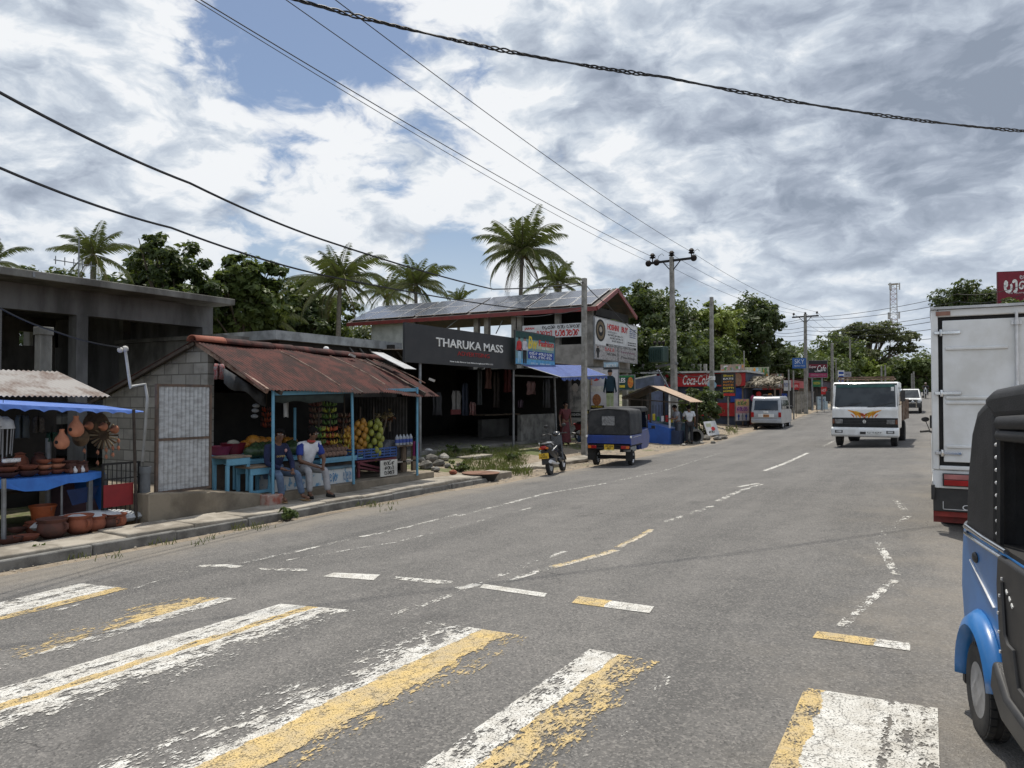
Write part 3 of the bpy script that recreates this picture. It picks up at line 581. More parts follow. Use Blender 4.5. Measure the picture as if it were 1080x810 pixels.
# ------------------------------------------------------------------ auto rickshaw, lower right; its front is towards us and out of frame
def rickshaw():
    BL = mat('blue_rickshaw_paint', (.028, .165, .44), (.022, .13, .35), 2.5, .34, coat=.2)
    g = G(1043, 776); a = R(-79)
    t = thing('auto_rickshaw', 'blue and black auto rickshaw parked at the right edge of the road', 'rickshaw', g, a)   # local x is forward
    off = Matrix.Translation((0, .60, 0))
    def side_arch(x0, n=12, r=.30, z0=.215): return [(r*math.cos(R(a)), z0+r*math.sin(R(a))) for a in np.linspace(24, 172, n)]
    prof = [(-.40, .46), (-.44, .62), (-.42, .80), (-.385, .945), (.62, .945), (.62, .33), (.33, .33)] + side_arch(0) + [(-.33, .30)]
    tub = MB(off); tub.prism(prof, -.615, .615, 'y'); T = tub.build('body', BL, t, bevel=.035, seg=3)
    tr = MB(off); pts = [(.44, -.632, .955), (.1, -.636, .955), (-.25, -.632, .955), (-.36, -.60, .955), (-.40, -.45, .955), (-.405, 0, .955), (-.40, .45, .955), (-.36, .60, .955), (.44, .632, .955)]
    tr.tube(pts, .013, 8); tr.tube([(p[0], p[1]*1.004, p[2]-.035) for p in pts], .008, 6); tr.build('chrome_trim', CHROME, T, smooth=True)
    for s in (-1, 1):
        f = MB(off); n = 16                                          # flared wheel arch
        ang = np.linspace(R(16), R(184), n); vs = []
        for k in ang:
            for rr, yy in ((.285, .58), (.285, .645), (.30, .668), (.33, .655), (.365, .612)):
                vs.append((rr*math.cos(k)*1.0, s*yy, .215+rr*math.sin(k)))
        f.add(vs, [(i*5+j, (i+1)*5+j, (i+1)*5+j+1, i*5+j+1) for i in range(n-1) for j in range(4)])
        o = f.build('wheel_arch', BL, T, smooth=True); so = o.modifiers.new('solid', 'SOLIDIFY'); so.thickness = .012
        l = MB(off); l.prism([(.31, .34), (.47, .25), (1.5, .22), (1.5, .33), (.52, .37), (.35, .47)], s*.60, s*.672, 'y'); l.build('sill', BLK if s < 0 else BL, T, bevel=.02)
        d = MB(off); d.prism([(.355, .93), (.33, .80), (.36, .58), (.42, .44), (.54, .34), (1.42, .34), (1.42, .93)], s*.615, s*.648, 'y'); D = d.build('door', BLK, t, bevel=.018)
        d = MB(off); d.tube([(.45, s*.65, .83), (.49, s*.652, .62), (.53, s*.652, .585), (.6, s*.652, .585), (.66, s*.652, .45), (1.3, s*.652, .42)], .010, 6); d.build('door_crease', BLK, D, smooth=True)
        d = MB(off); rr = random.Random(4)
        for k in range(7): d.cbox((.39+rr.uniform(-.02, .05), s*.65, .36+k*.08), (.012, .006, .012))
        d.build('rivet', RIM, D)
        for x, z in ((.50, .80), (.54, .78), (.57, .76)): MB(off).cbox((x, s*.65, z), (.02, .004, .012), (0, .6, 0)).build('scratch_mark', WHT_T, D)
        c = MB(off); c.ball((-.13, s*.618, .82), (.045, .012, .026), 12, 8); c.build('filler_cap', BLK, T, smooth=True)
        c = MB(off); c.bar((-.22, s*.6185, .79), (.19, s*.6185, .655), .010, .005); c.build('stripe', WHT_T, T)
        wheel(t, (0, .60+s*.60, .213), .213, .105, .125, 32).rotation_euler = (0, 0, math.pi/2)
        m = MB(off); m.box(-.40, -.35, s*.56-.06, s*.56+.06, .12, .42); m.build('mud_flap', BLKM, t)
    # canopy: rear hood, roof, roll-up flap
    def hood(pr, y, nm, par, bev=.07):
        b = MB(off); b.prism(pr, -y, y, 'y'); return b.build(nm, VINYL, par, bevel=bev, seg=4)
    Hd = hood([(-.385, .86), (-.335, 1.20), (-.24, 1.45), (-.12, 1.575), (.06, 1.63), (.235, 1.64), (.245, 1.3), (.225, .86)], .612, 'rear_hood', t)
    hood([(-.06, 1.60), (.15, 1.655), (1.0, 1.695), (1.62, 1.675), (1.72, 1.58), (1.4, 1.535), (.2, 1.50)], .615, 'roof', t, .05)
    for s in (-1, 1):
        b = MB(off); b.tube([(.28, s*.60, 1.50), (.9, s*.612, 1.52), (1.4, s*.61, 1.53)], .035, 8); b.tube([(.28, s*.607, 1.445), (.9, s*.617, 1.46), (1.4, s*.612, 1.475)], .026, 8); b.build('rolled_flap', VINYL, Hd, smooth=True)
        b = MB(off); b.tube([(.245, s*.606, .95), (.265, s*.606, 1.3), (.245, s*.60, 1.5)], .016, 6); b.build('pillar', BLK, Hd, smooth=True)
        b = MB(off)
        for z in np.linspace(1.0, 1.4, 8): b.ball((.232, s*.612, z), .009, 6, 4)
        b.build('stud', RIM, Hd)
        b = MB(off); b.box(.30, .33, s*.50-.02, s*.50+.02, .97, 1.35); b.build('curtain', mat('blue_patterned_cloth', (.05, .09, .2), (.3, .3, .34), 30, .9), Hd)
    s_ = MB(off); s_.box(.20, .63, -.612, .612, .9, .952); s_.build('seat_deck', BLKM, t); s_ = MB(off); s_.box(-.2, .25, -.55, .55, .5, .68); s_.box(-.25, -.1, -.55, .55, .6, 1.1); s_.build('seat', VINYL, t, bevel=.04)
    s_ = MB(off); s_.box(.7, 1.0, -.25, .25, .5, .68); s_.build('driver_seat', VINYL, t, bevel=.04)
    fl = MB(off); fl.box(.3, 1.75, -.6, .6, .22, .27); fl.build('floor_pan', BLK, t)
    fr = MB(off); fr.prism([(1.42, .25), (1.7, .25), (2.05, .5), (2.0, .75), (1.72, 1.0), (1.60, 1.0), (1.42, .6)], -.45, .45, 'y'); F = fr.build('front_cowl', BL, t, bevel=.12, seg=4)
    w = MB(off); w.prism([(1.68, 1.0), (1.71, 1.0), (1.62, 1.55), (1.59, 1.55)], -.5, .5, 'y'); w.build('windscreen', GLS, t)
    for s in (-1, 1):
        b = MB(off); b.tube([(1.7, s*.5, .95), (1.62, s*.54, 1.58)], .02, 6); b.build('screen_pillar', BLK, t)
        h = MB(off); h.ball((1.98, s*.2, .72), (.05, .07, .07)); h.build('headlight', LENS, F, smooth=True)
    wheel(t, (1.95, .6, .213), .213, .105, .125, 28).rotation_euler = (0, 0, math.pi/2)
    b = MB(off); b.tube([(1.55, -.3, 1.02), (1.6, 0, .98), (1.55, .3, 1.02)], .015); b.build('handlebar', BLK, t)
    m = MB(off); m.prism([(1.75+.25*math.cos(x)+.2, .213+.26*math.sin(x)) for x in np.linspace(.2, 2.9, 8)], -.08, .08, 'y'); m.build('front_mudguard', BL, t, bevel=.02)
    return t
rickshaw()
# ------------------------------------------------------------------ white tipper-bed lorry coming towards us
def lorry_front():
    p = G(912, 472)
    t = thing('oncoming_lorry', 'white flat-nosed lorry with orange flame graphics driving towards the camera', 'lorry', p, R(-1))  # front faces local -y
    t.scale = (.95, 1, 1.06)
    W_ = 1.1; O = [(0.0, .72), (0.0, 1.26), (.10, 1.34), (.30, 2.06), (.42, 2.15), (1.75, 2.15), (1.75, .60), (.35, .60)]
    K = MB().prism(O, -W_, W_, 'x').build('cab', WHT, t, bevel=.05, seg=3)
    w = MB(); w.add([(-1.09, .085, 1.27), (1.09, .085, 1.27), (1.05, .315, 2.10), (-1.05, .315, 2.10), (-1.09, .2, 1.27), (1.09, .2, 1.27), (1.05, .4, 2.10), (-1.05, .4, 2.10)], [(0,1,2,3),(7,6,5,4),(0,4,5,1),(1,5,6,2),(2,6,7,3),(3,7,4,0)]); w.build('screen_surround', BLK, K); w = MB(); n = Vector((0, -.72, .2)).normalized()*.03
    q = [Vector((x, y, z)) for x, y, z in ((-1.02, .105, 1.32), (1.02, .105, 1.32), (.98, .298, 2.06), (-.98, .298, 2.06))]
    w.add([v+n for v in q]+[v-n*.5 for v in q], [(0,1,2,3),(7,6,5,4),(0,4,5,1),(1,5,6,2),(2,6,7,3),(3,7,4,0)]); Wn = w.build('windscreen', mat('windscreen_glass', (.05, .058, .062), (.022, .026, .03), 1.6, .16, spec=.45), K, bevel=.006)
    s = MB(); s.add([v+n*1.6 for v in (q[3]*.985+q[0]*.015, q[2]*.985+q[1]*.015, q[2]*.86+q[1]*.14, q[3]*.86+q[0]*.14)][::-1], [(0,1,2,3)]); s.build('sun_strip', mat('green_sun_strip', (.03, .10, .09)), Wn)
    text('SRI LANKA LORRY', 1.3, .055, RED_T, Wn, (0, .255, 2.005), (math.pi/2-.26, 0, 0))
    for x in (-.95, .1):
        b = MB(); b.bar((x+.3, .075, 1.34), (x+.85, .11, 1.47), .02); b.bar((x, .07, 1.32), (x+.3, .075, 1.34), .02); b.build('wiper', BLK, Wn)
    b = MB(); b.box(.86, .96, .20, .21, 1.85, 1.98); b.build('licence_sticker', WHT_T, Wn)
    g = MB(); g.box(-1.09, 1.09, -.02, .3, .665, .97); GR = g.build('grille', BLKM, K, bevel=.015)
    g = MB()
    for z in (.78, .83, .88, .93): g.box(-.7, .7, -.03, -.018, z-.008, z+.008)
    g.build('grille_slat', mat('dark_grey_plastic', (.05, .05, .052)), GR)
    g = MB(Matrix.Rotation(math.pi/2, 4, 'X')); g.lathe([(.055, -.0), (.055, .012), (.04, .012), (.04, 0)], (0, .85, .025), 20); g.build('emblem', CHROME, GR)
    for s_ in (-1, 1):
        h = MB(); h.box(s_*.86-.14, s_*.86+.14, -.045, -.01, .77, .92); h.build('headlight', mat('dim_lens', (.2, .2, .2), (.1, .1, .1), 9, .12, .2), GR, bevel=.015)
        h = MB(); h.box(s_*1.045-.035, s_*1.045+.035, -.045, .05, .77, .92); h.build('indicator', mat('dark_amber_lens', (.16, .05, .02), None, 4, .15), GR, bevel=.01)
    B = MB(); B.prism([(-.12, .40), (-.12, .60), (-.06, .66), (.35, .66), (.35, .38), (-.05, .34)], -1.12, 1.12, 'x'); B = B.build('bumper', WHT, t, bevel=.03)
    for s_ in (-1, 1):
        h = MB(); h.box(s_*.85-.13, s_*.85+.13, -.13, -.11, .47, .56); H = h.build('fog_lamp_recess', BLK, B, bevel=.01)
        h = MB(); h.box(s_*.85-.09, s_*.85+.09, -.14, -.125, .485, .545); h.build('fog_lamp', LENS, H, bevel=.01)
    h = MB().box(-.14, .05, -.135, -.11, .44, .52); h.build('tow_cover', BLK, B)
    h = MB().box(.06, .62, -.135, -.115, .445, .535); P_ = h.build('number_plate', PLW, B); text('LJ-5677', .46, .06, BLACKT, P_, (.34, -.137, .49))
    text('TATA', .22, .03, CHROME, GR, (0, -.004, 1.0))
    # flame graphic: two mirrored sprays of curved tongues
    def tongues(c, L):
        b = MB()
        for s_ in (-1, 1):
            for k, (x0, x1, z1, wd) in enumerate(L):
                up = []; dn = []
                for i in range(9):
                    u = i/8; x = s_*(x0+(x1-x0)*u); z = .985+.02*0+ (z1-.985)*(u**.55); tw = wd*(1-u)**.8*.85+.006
                    up.append((x, -.004, z+tw)); dn.append((x, -.004, z-tw))
                b.add(up+dn, [(i, i+1, 9+i+1, 9+i) if s_ < 0 else (i, 9+i, 9+i+1, i+1) for i in range(8)])
        return b.build('flame_graphic', c, K)
    tongues(mat('orange_graphic', (.72, .30, .02)), [(.12, .56, 1.22, .07), (.25, .40, 1.15, .05)])
    tongues(mat('red_graphic', (.55, .05, .02)), [(.0, .2, 1.12, .09), (.35, .46, 1.09, .03)]); tongues(mat('yellow_graphic', (.8, .55, .08)), [(.02, .32, 1.19, .055)])
    for s_ in (-1, 1):
        m = MB(); m.tube([(s_*1.1, .2, 1.4), (s_*1.24, .12, 1.45), (s_*1.24, .12, 1.9), (s_*1.1, .3, 1.95)], .012); m.cbox((s_*1.24, .12, 1.68), (.16, .06, .34)); m.build('wing_mirror', BLK, K, bevel=.02)
        d = MB(); d.prism([(.38, .75), (1.55, .75), (1.55, 2.0), (.52, 2.0), (.36, 1.35)], s_*1.1-.004*(s_ < 0), s_*1.1+.012*s_, 'x') if s_ > 0 else d.prism([(.38, .75), (1.55, .75), (1.55, 2.0), (.52, 2.0), (.36, 1.35)], -1.112, -1.1, 'x')
        D = d.build('door', WHT, K, bevel=.01); d = MB(); d.prism([(.48, 1.38), (1.45, 1.38), (1.45, 1.93), (.6, 1.93)], s_*1.112, s_*1.12, 'x'); d.build('side_window', GLS, D)
    r = MB(); r.box(-.95, .95, .5, .54, 2.28, 2.33); r.box(-.95, -.91, .5, 1.5, 2.24, 2.28); r.box(.91, .95, .5, 1.5, 2.24, 2.28); r.box(-.95, .95, 1.46, 1.5, 2.24, 2.28)
    for x in (-.85, 0, .85): r.box(x-.02, x+.02, .5, .54, 2.14, 2.28); r.box(x-.02, x+.02, 1.46, 1.5, 2.15, 2.24)
    r.build('roof_rack', mat('rusty_rack', (.10, .06, .04), (.2, .13, .09), 9), K)
    c = MB(); c.box(-.4, -.3, .3, 5.6, .62, .8); c.box(.3, .4, .3, 5.6, .62, .8); c.build('chassis', BLKM, t)
    b = MB(); b.box(-1.08, 1.08, 1.9, 5.9, .85, .95); b.box(-1.1, 1.1, 1.9, 1.97, .95, 1.75); b.box(-1.1, 1.1, 5.84, 5.9, .95, 1.55); b.box(-1.1, -1.04, 1.9, 5.9, .95, 1.55); b.box(1.04, 1.1, 1.9, 5.9, .95, 1.55)
    BD = b.build('cargo_bed', mat('bed_paint', (.42, .40, .36), (.25, .2, .16), 4), t, bevel=.01)
    for k in range(5):
        for q in (1.1, -1.14): y = 2.0+k*.93; b = MB(); b.box(q, q+.04, y, y+.07, .85, 1.6); b.build('bed_post', mat('rusty_rack', (.1, .06, .04)), BD)
    for s_ in (-1, 1):
        wheel(t, (s_*.93, .75, .40), .40, .22, .22, rim=mat('dusty_rim', (.25, .22, .18))); wheel(t, (s_*.86, 4.5, .40), .40, .42, .22, rim=mat('dusty_rim', (.25, .22, .18)))
        f = MB(); f.box(s_*.95-.12, s_*.95+.12, 4.0, 4.05, .3, .75); f.build('mud_flap', BLKM, t)
    return t
lorry_front()
# ------------------------------------------------------------------ silver van on the left verge (rear to us)
def van():
    p = G(808, 453); SV = mat('silver_van_paint', (.37, .39, .41), (.30, .31, .33), 2, .32, .25, coat=.4)
    t = thing('silver_van', 'silver grey passenger van parked on the left verge showing its tailgate', 'van', p, R(2))
    W_ = .80; prof = [(.06, .35), (.0, .62), (.02, .98), (.16, 1.72), (.34, 1.83), (3.0, 1.83), (3.75, 1.25), (4.25, 1.0), (4.3, .4), (3.7, .30), (.5, .30)]
    b = MB(); n = len(prof)
    for x, k in ((-W_, .0), (W_, .0)):
        for (y, z) in prof: xx = x*(1-.10*max(0, (z-1.0)/.85)); b.v.append((xx, y, z))
    b.f = [tuple(range(n)), tuple(range(2*n-1, n-1, -1))] + [(i, n+i, n+(i+1) % n, (i+1) % n) for i in range(n)]; b.mi = [0]*len(b.f)
    B = b.build('body', SV, t, bevel=.05, seg=3)
    def slab(pts, nm, m, par=B): q = MB(); q.add(pts, [tuple(range(len(pts)))]); o = q.build(nm, m, par); s = o.modifiers.new('s', 'SOLIDIFY'); s.thickness = .02; s.offset = 0; return o
    RW = slab([(-.64, .010, 1.06), (.64, .010, 1.06), (.60, .125, 1.60), (-.60, .125, 1.60)], 'rear_window', GLS)
    q = MB(); q.bar((-.3, -.008, 1.09), (.22, -.002, 1.13), .018); q.build('rear_wiper', BLK, RW)
    for s in (-1, 1):
        x = s*.795
        slab([(x, .35, 1.12), (x, 1.25, 1.12), (x*.935, 1.25, 1.62), (x*.935, .45, 1.62)], 'side_window', GLS); slab([(x, 1.33, 1.12), (x, 2.2, 1.12), (x*.935, 2.2, 1.62), (x*.935, 1.33, 1.62)], 'side_window', GLS); slab([(x, 2.3, 1.12), (x, 3.5, 1.12), (x*.935, 3.0, 1.62), (x*.935, 2.3, 1.62)], 'side_window', GLS)
        q = MB(); q.box(s*.72-.075, s*.72+.075, -.025, .06, .68, .95); q.build('tail_lamp', REDL, B, bevel=.01)
        q = MB(); q.cbox((s*.9, 3.25, 1.2), (.14, .08, .18)); q.build('wing_mirror', BLK, B, bevel=.02)
        wheel(t, (s*.70, .85, .30), .30, .18, .17); wheel(t, (s*.70, 3.5, .30), .30, .18, .17)
    slab([(-.68, 4.0, 1.14), (.68, 4.0, 1.14), (.6, 3.08, 1.76), (-.6, 3.08, 1.76)], 'windscreen', GLS)
    q = MB(); q.box(-.78, .78, -.10, .1, .36, .56); q.build('bumper', SV, t, bevel=.03)
    q = MB(); q.box(-.42, .42, -.02, .0, .68, .86); TP = q.build('plate_panel', WHT, B, bevel=.005)
    q = MB(); q.box(-.15, .17, -.028, -.02, .68, .83); NP = q.build('number_plate', mat('orange_plate', (.5, .24, .10)), TP); text('58-2043', .26, .06, BLACKT, NP, (.01, -.03, .755))
    q = MB(); q.box(-.13, .13, -.03, .01, .90, 1.02); q.build('tailgate_handle', WHT_T, B, bevel=.01)
    q = MB(); q.box(-.22, .26, .35, .7, 1.86, 1.93); q.box(-.2, -.16, .4, .44, 1.8, 1.87); q.box(.2, .24, .4, .44, 1.8, 1.87); q.build('roof_box', BLK, B, bevel=.01)
    q = MB(); q.box(-.6, .6, .3, 3.6, .2, .32); q.build('underbody', BLKM, t)
    return t
van()
# ------------------------------------------------------------------ off-road car behind the lorry
def suv():
    p = PD(958, 437, 53); p.z = gz(p.x, p.y)
    t = thing('white_jeep', 'white off-road car with dark bumper and bull bar following behind the lorry', 'car', p, R(1))
    lo = MB(); lo.prism([(.0, .55), (.02, 1.02), (.15, 1.08), (1.25, 1.12), (4.2, 1.12), (4.25, .5), (3.9, .42), (.3, .42)], -.84, .84, 'x'); B = lo.build('body', WHT, t, bevel=.06, seg=3)
    c = MB(); n = 6; pr = [(1.15, 1.10), (1.75, 1.72), (1.95, 1.78), (4.0, 1.78), (4.18, 1.10)]
    for x in (-1, 1):
        for (y, z) in pr: c.v.append((x*(.80-.12*(z-1.1)/.68), y, z))
    n = 5; c.f = [tuple(range(n)), tuple(range(2*n-1, n-1, -1))]+[(i, n+i, n+(i+1) % n, (i+1) % n) for i in range(n)]; c.mi = [0]*len(c.f)
    K = c.build('cabin', WHT, t, bevel=.04)
    w = MB(); w.add([(-.72, 1.16, 1.14), (.72, 1.16, 1.14), (.62, 1.70, 1.70), (-.62, 1.70, 1.70)], [(0,1,2,3)]); o = w.build('windscreen', mat('windscreen_glass', (.1, .115, .125)), K); so = o.modifiers.new('s', 'SOLIDIFY'); so.thickness = .03; so.offset = 0
    g = MB(); g.box(-.62, .62, -.02, .1, .68, .98); g.build('grille', BLK, B, bevel=.01)
    b = MB(); b.box(-.86, .86, -.12, .2, .42, .72); b.build('bumper', BLK, t, bevel=.03); b = MB(); b.box(-.855, .855, -.012, 4.2, .5, .88); b.build('lower_cladding', mat('dark_grey_plastic', (.05, .05, .052)), B, bevel=.02)
    q = MB(); q.tube([(-.5, -.16, .45), (-.5, -.2, 1.0), (.5, -.2, 1.0), (.5, -.16, .45)], .03); q.tube([(-.5, -.19, .78), (.5, -.19, .78)], .025); q.build('bull_bar', CHROME, t)
    for s in (-1, 1):
        h = MB(); h.box(s*.68-.11, s*.68+.11, -.03, .06, .76, .94); h.build('headlight', LENS, B, bevel=.02)
        h = MB(); h.ball((s*.28, -.24, .84), (.10, .05, .10)); h.build('spot_lamp', LENS, t, smooth=True)
        m = MB(); m.cbox((s*.94, 1.35, 1.2), (.16, .08, .16)); m.build('wing_mirror', BLK, B)
        q = MB(); q.prism([(1.5, 1.2), (2.5, 1.2), (2.5, 1.64), (1.85, 1.64)], s*.75-.01, s*.79, 'x'); q.prism([(2.6, 1.2), (3.9, 1.2), (3.85, 1.64), (2.6, 1.64)], s*.75-.01, s*.79, 'x'); q.build('side_window', GLS, K)
        wheel(t, (s*.74, .85, .37), .37, .22, .2); wheel(t, (s*.74, 3.4, .37), .37, .22, .2)
suv()
# ------------------------------------------------------------------ three-wheeled cargo rickshaw seen from behind
def cargo_rickshaw():
    p = G(642, 492.5); DB = mat('royal_blue_paint', (.010, .042, .23), (.008, .03, .16), 3, .42, coat=.3)
    t = thing('cargo_rickshaw', 'royal blue cargo three-wheeler with black canvas cover parked by the left road edge', 'rickshaw', p, R(7))
    b = MB(); b.box(-.64, .64, .0, .04, .66, .90); TG = b.build('tailgate', DB, t, bevel=.01)
    b = MB(); b.box(-.60, .60, -.008, .0, .74, .755); b.box(-.6, .6, -.008, 0, .82, .835); b.build('tailgate_rib', DB, TG)
    for s in (-1, 1):
        b = MB(); b.box(s*.62-.02, s*.62+.02, .045, 1.5, .62, .90); SD = b.build('side_panel', DB, t, bevel=.01)
        b = MB(); b.bar((s*.642, .3, .84), (s*.642, 1.2, .86), .03, .006); b.build('side_lettering_bar', WHT_T, SD)
        b = MB(); b.cbox((s*.645, .0, .86), (.05, .05, .06)); b.build('latch', WHT_T, TG, bevel=.01)
        b = MB(); b.box(s*.48-.12, s*.48+.12, -.03, .04, .52, .61); L = b.build('tail_lamp', REDL, t, bevel=.01); b = MB(); b.box(s*.55-.045, s*.55+.045, -.036, -.03, .53, .60); b.build('indicator', ORL, L)
        wheel(t, (s*.52, .55, .23), .23, .13, .13); b = MB(); b.box(s*.56-.1, s*.56+.1, .12, .14, .18, .5); b.build('mud_flap', BLKM, t)
    b = MB(); b.box(.38, .62, .1, .8, .42, .6); b.build('fuel_tank', mat('grey_tank', (.28, .28, .27)), t, bevel=.05)
    b = MB(); b.box(-.62, .62, .04, 1.5, .58, .64); b.box(-.5, -.4, .1, 2.3, .42, .58); b.box(.3, .4, .1, 2.3, .42, .58); b.box(-.6, .6, .5, .6, .2, .3); b.box(-.62, .62, .0, .05, .50, .56); b.build('chassis', BLKM, t)
    # canvas cover: tapered box with soft edges, sagging
    CV = mat('faded_black_canvas', (.022, .023, .025), (.045, .045, .046), 3, .85, bmp=.3, bsc=25)
    pr = [(-.62, .90), (-.61, 1.50), (-.56, 1.62), (-.2, 1.67), (.2, 1.67), (.56, 1.62), (.61, 1.50), (.62, .90)]
    b = MB(); b.prism(pr, .03, 1.52, 'y'); CVo = b.build('canvas_cover', CV, t, bevel=.035, seg=3)
    b = MB(); 
    for (x0, z0, x1, z1) in ((-.60, .93, -.2, 1.25), (.60, .93, .2, 1.25), (-.3, .92, -.1, 1.2), (.3, .92, .1, 1.2)): b.bar((x0, .03, z0), (x1, .025, z1), .018, .03)
    b.tube([(-.61, .03, .92), (-.59, .03, 1.5), (-.52, .03, 1.6), (0, .03, 1.65), (.52, .03, 1.6), (.59, .03, 1.5), (.61, .03, .92)], .018, 6)
    b.build('canvas_fold', CV, CVo, smooth=True)
    b = MB(); b.box(-.20, .17, .012, .03, 1.18, 1.44); b.build('plastic_window', mat('cloudy_plastic', (.23, .23, .23), (.11, .11, .11), 20, .3), CVo)
    b = MB(); b.box(-.13, .15, -.012, .02, .49, .63); NP = b.build('number_plate', PLY, t); text('WP QH\n4821', .22, .11, BLACKT, NP, (.01, -.015, .56))
    # cab
    c = MB(); c.prism([(1.55, .40), (2.75, .40), (2.95, .75), (2.70, 1.05), (1.55, .95)], -.55, .55, 'x'); CB = c.build('cab', DB, t, bevel=.08, seg=3)
    c = MB(); c.prism([(1.50, 1.52), (2.5, 1.54), (2.55, 1.62), (2.3, 1.70), (1.50, 1.69)], -.58, .58, 'x'); c.build('cab_roof', CV, CB, bevel=.05)
    c = MB(); c.prism([(2.66, 1.02), (2.68, 1.02), (2.52, 1.55), (2.5, 1.55)], -.5, .5, 'x'); c.build('windscreen', GLS, CB)
    for s in (-1, 1):
        c = MB(); c.tube([(s*.54, 1.56, .9), (s*.55, 1.56, 1.55)], .02); c.tube([(s*.52, 2.66, 1.0), (s*.54, 2.5, 1.56)], .02); c.build('cab_pillar', BLK, CB)
        c = MB(); c.prism([(1.6, .42), (2.4, .42), (2.5, .98), (1.6, .98)], s*.56-.015, s*.56+.015, 'x'); D = c.build('door', DB, CB, bevel=.01)
        c = MB(); c.cbox((s*.72, 2.6, 1.05), (.12, .04, .1)); c.bar((s*.54, 2.6, .98), (s*.72, 2.6, 1.03), .015); c.build('wing_mirror', BLK, CB)
    c = MB(); c.box(-.4, .4, 1.6, 2.0, .55, .7); c.box(-.4, .4, 1.54, 1.62, .55, 1.1); c.build('seat', VINYL, t, bevel=.03)
    wheel(t, (0, 2.6, .23), .23, .12, .13)
cargo_rickshaw()
# ------------------------------------------------------------------ scooters and motorcycles
def scooter(label, loc, rz, body, plate=True):
    t = thing('scooter', label, 'scooter', loc, rz)       # local +y is forward
    wheel(t, (0, .30, .215), .215, .10, .12); wheel(t, (0, 1.48, .215), .215, .10, .12)
    b = MB(); n = 12; secs = [(-.02, .78, .05, .05), (.06, .74, .13, .11), (.25, .66, .165, .17), (.5, .58, .17, .2), (.72, .5, .15, .2), (.82, .42, .12, .16)]
    for (y, z, w, h) in secs:
        for i in range(n): a = 2*math.pi*i/n; b.v.append((w*math.cos(a), y, z+h*math.sin(a)))
    b.f = [(j*n+i, j*n+(i+1) % n, (j+1)*n+(i+1) % n, (j+1)*n+i) for j in range(len(secs)-1) for i in range(n)]+[tuple(range(n-1, -1, -1)), tuple(range(n*5, n*6))]; b.mi = [0]*len(b.f)
    B = b.build('body', body, t, smooth=True)
    b = MB(); b.ball((0, .12, .80), (.13, .18, .05)); b.ball((0, .45, .79), (.15, .36, .07)); b.build('seat', VINYL, t, smooth=True)
    for s in (-1, 1):
        b = MB(); b.tube([(s*.10, -.02, .84), (s*.165, .15, .83), (s*.175, .3, .76)], .016); b.build('grab_rail', RIM, t)
        b = MB(); b.bar((s*.17, .15, .62), (s*.172, .6, .72), .02, .01); b.build('graphic_stripe', WHT_T, B)
        b = MB(); b.cbox((s*.09, -.03, .70), (.07, .05, .05)); b.build('indicator', ORL, t, bevel=.01)
        b = MB(); b.tube([(s*.05, 1.22, .98), (s*.2, 1.16, 1.03), (s*.34, 1.10, 1.02)], [.018, .018, .02]); b.build('handlebar', BLK, t)
        b = MB(); b.tube([(s*.18, 1.18, 1.03), (s*.24, 1.2, 1.2)], .007); b.ball((s*.25, 1.2, 1.24), (.065, .015, .045)); b.build('mirror', BLK, t, smooth=True)
        b = MB(); b.tube([(s*.07, 1.48, .21), (s*.06, 1.40, .5), (s*.04, 1.32, .75)], .022); b.build('fork', BLK, t)
    b = MB(); b.ball((0, -.035, .72), (.09, .035, .05)); b.build('tail_lamp', REDL, t, smooth=True)
    b = MB(); b.prism([(-.04, .30), (.0, .28), (.06, .62), (.0, .64)], -.09, .09, 'x'); b.build('rear_mudguard', BLK, t, bevel=.01)
    b = MB(); b.box(-.13, .13, -.085, -.075, .44, .58); NP = b.build('number_plate', PLY if plate else PLW, t); text('UL\n6302', .18, .10, BLACKT, NP, (0, -.088, .51)); b = MB(); b.bar((0, -.07, .56), (0, .0, .66), .03); b.build('plate_bracket', BLK, t)
    b = MB(); b.prism([(.80, .30), (1.18, .26), (1.26, .34), (1.20, .55), (1.24, .95), (1.17, 1.02), (1.12, .6), (1.08, .36), (.82, .42)], -.16, .16, 'x'); b.build('leg_shield', body, t, bevel=.03)
    b = MB(); b.ball((0, 1.24, 1.0), (.13, .10, .09)); b.build('head_cowl', body, t, smooth=True)
    b = MB(); b.prism([(1.48+.25*math.cos(x), .215+.25*math.sin(x)) for x in np.linspace(.3, 2.9, 9)]+[(1.48+.22*math.cos(x), .215+.22*math.sin(x)) for x in np.linspace(2.9, .3, 9)], -.07, .07, 'x'); b.build('front_mudguard', body, t)
    b = MB(); b.box(-.1, .1, .25, .62, .22, .42); b.build('engine', mat('engine_grey', (.12, .12, .12), None, 5, .5, .4), t, bevel=.03)
    b = MB(); b.tube([(.12, .75, .25), (.14, .5, .26), (.15, .15, .32), (.15, -.05, .36)], [.02, .03, .05, .05], 8); b.build('exhaust', RIM, t, smooth=True)
    b = MB(); b.bar((-.08, .6, .22), (-.22, .55, .01), .02); b.build('side_stand', BLK, t)
    return t
SCB = mat('black_scooter_paint', (.015, .015, .017), (.022, .022, .022), 5, .25, coat=.4)
p = G(577, 502); sc = scooter('black scooter with a yellow number plate parked on the dusty left verge', p, R(10), SCB)
sc.rotation_euler = (0, R(-7), R(10))
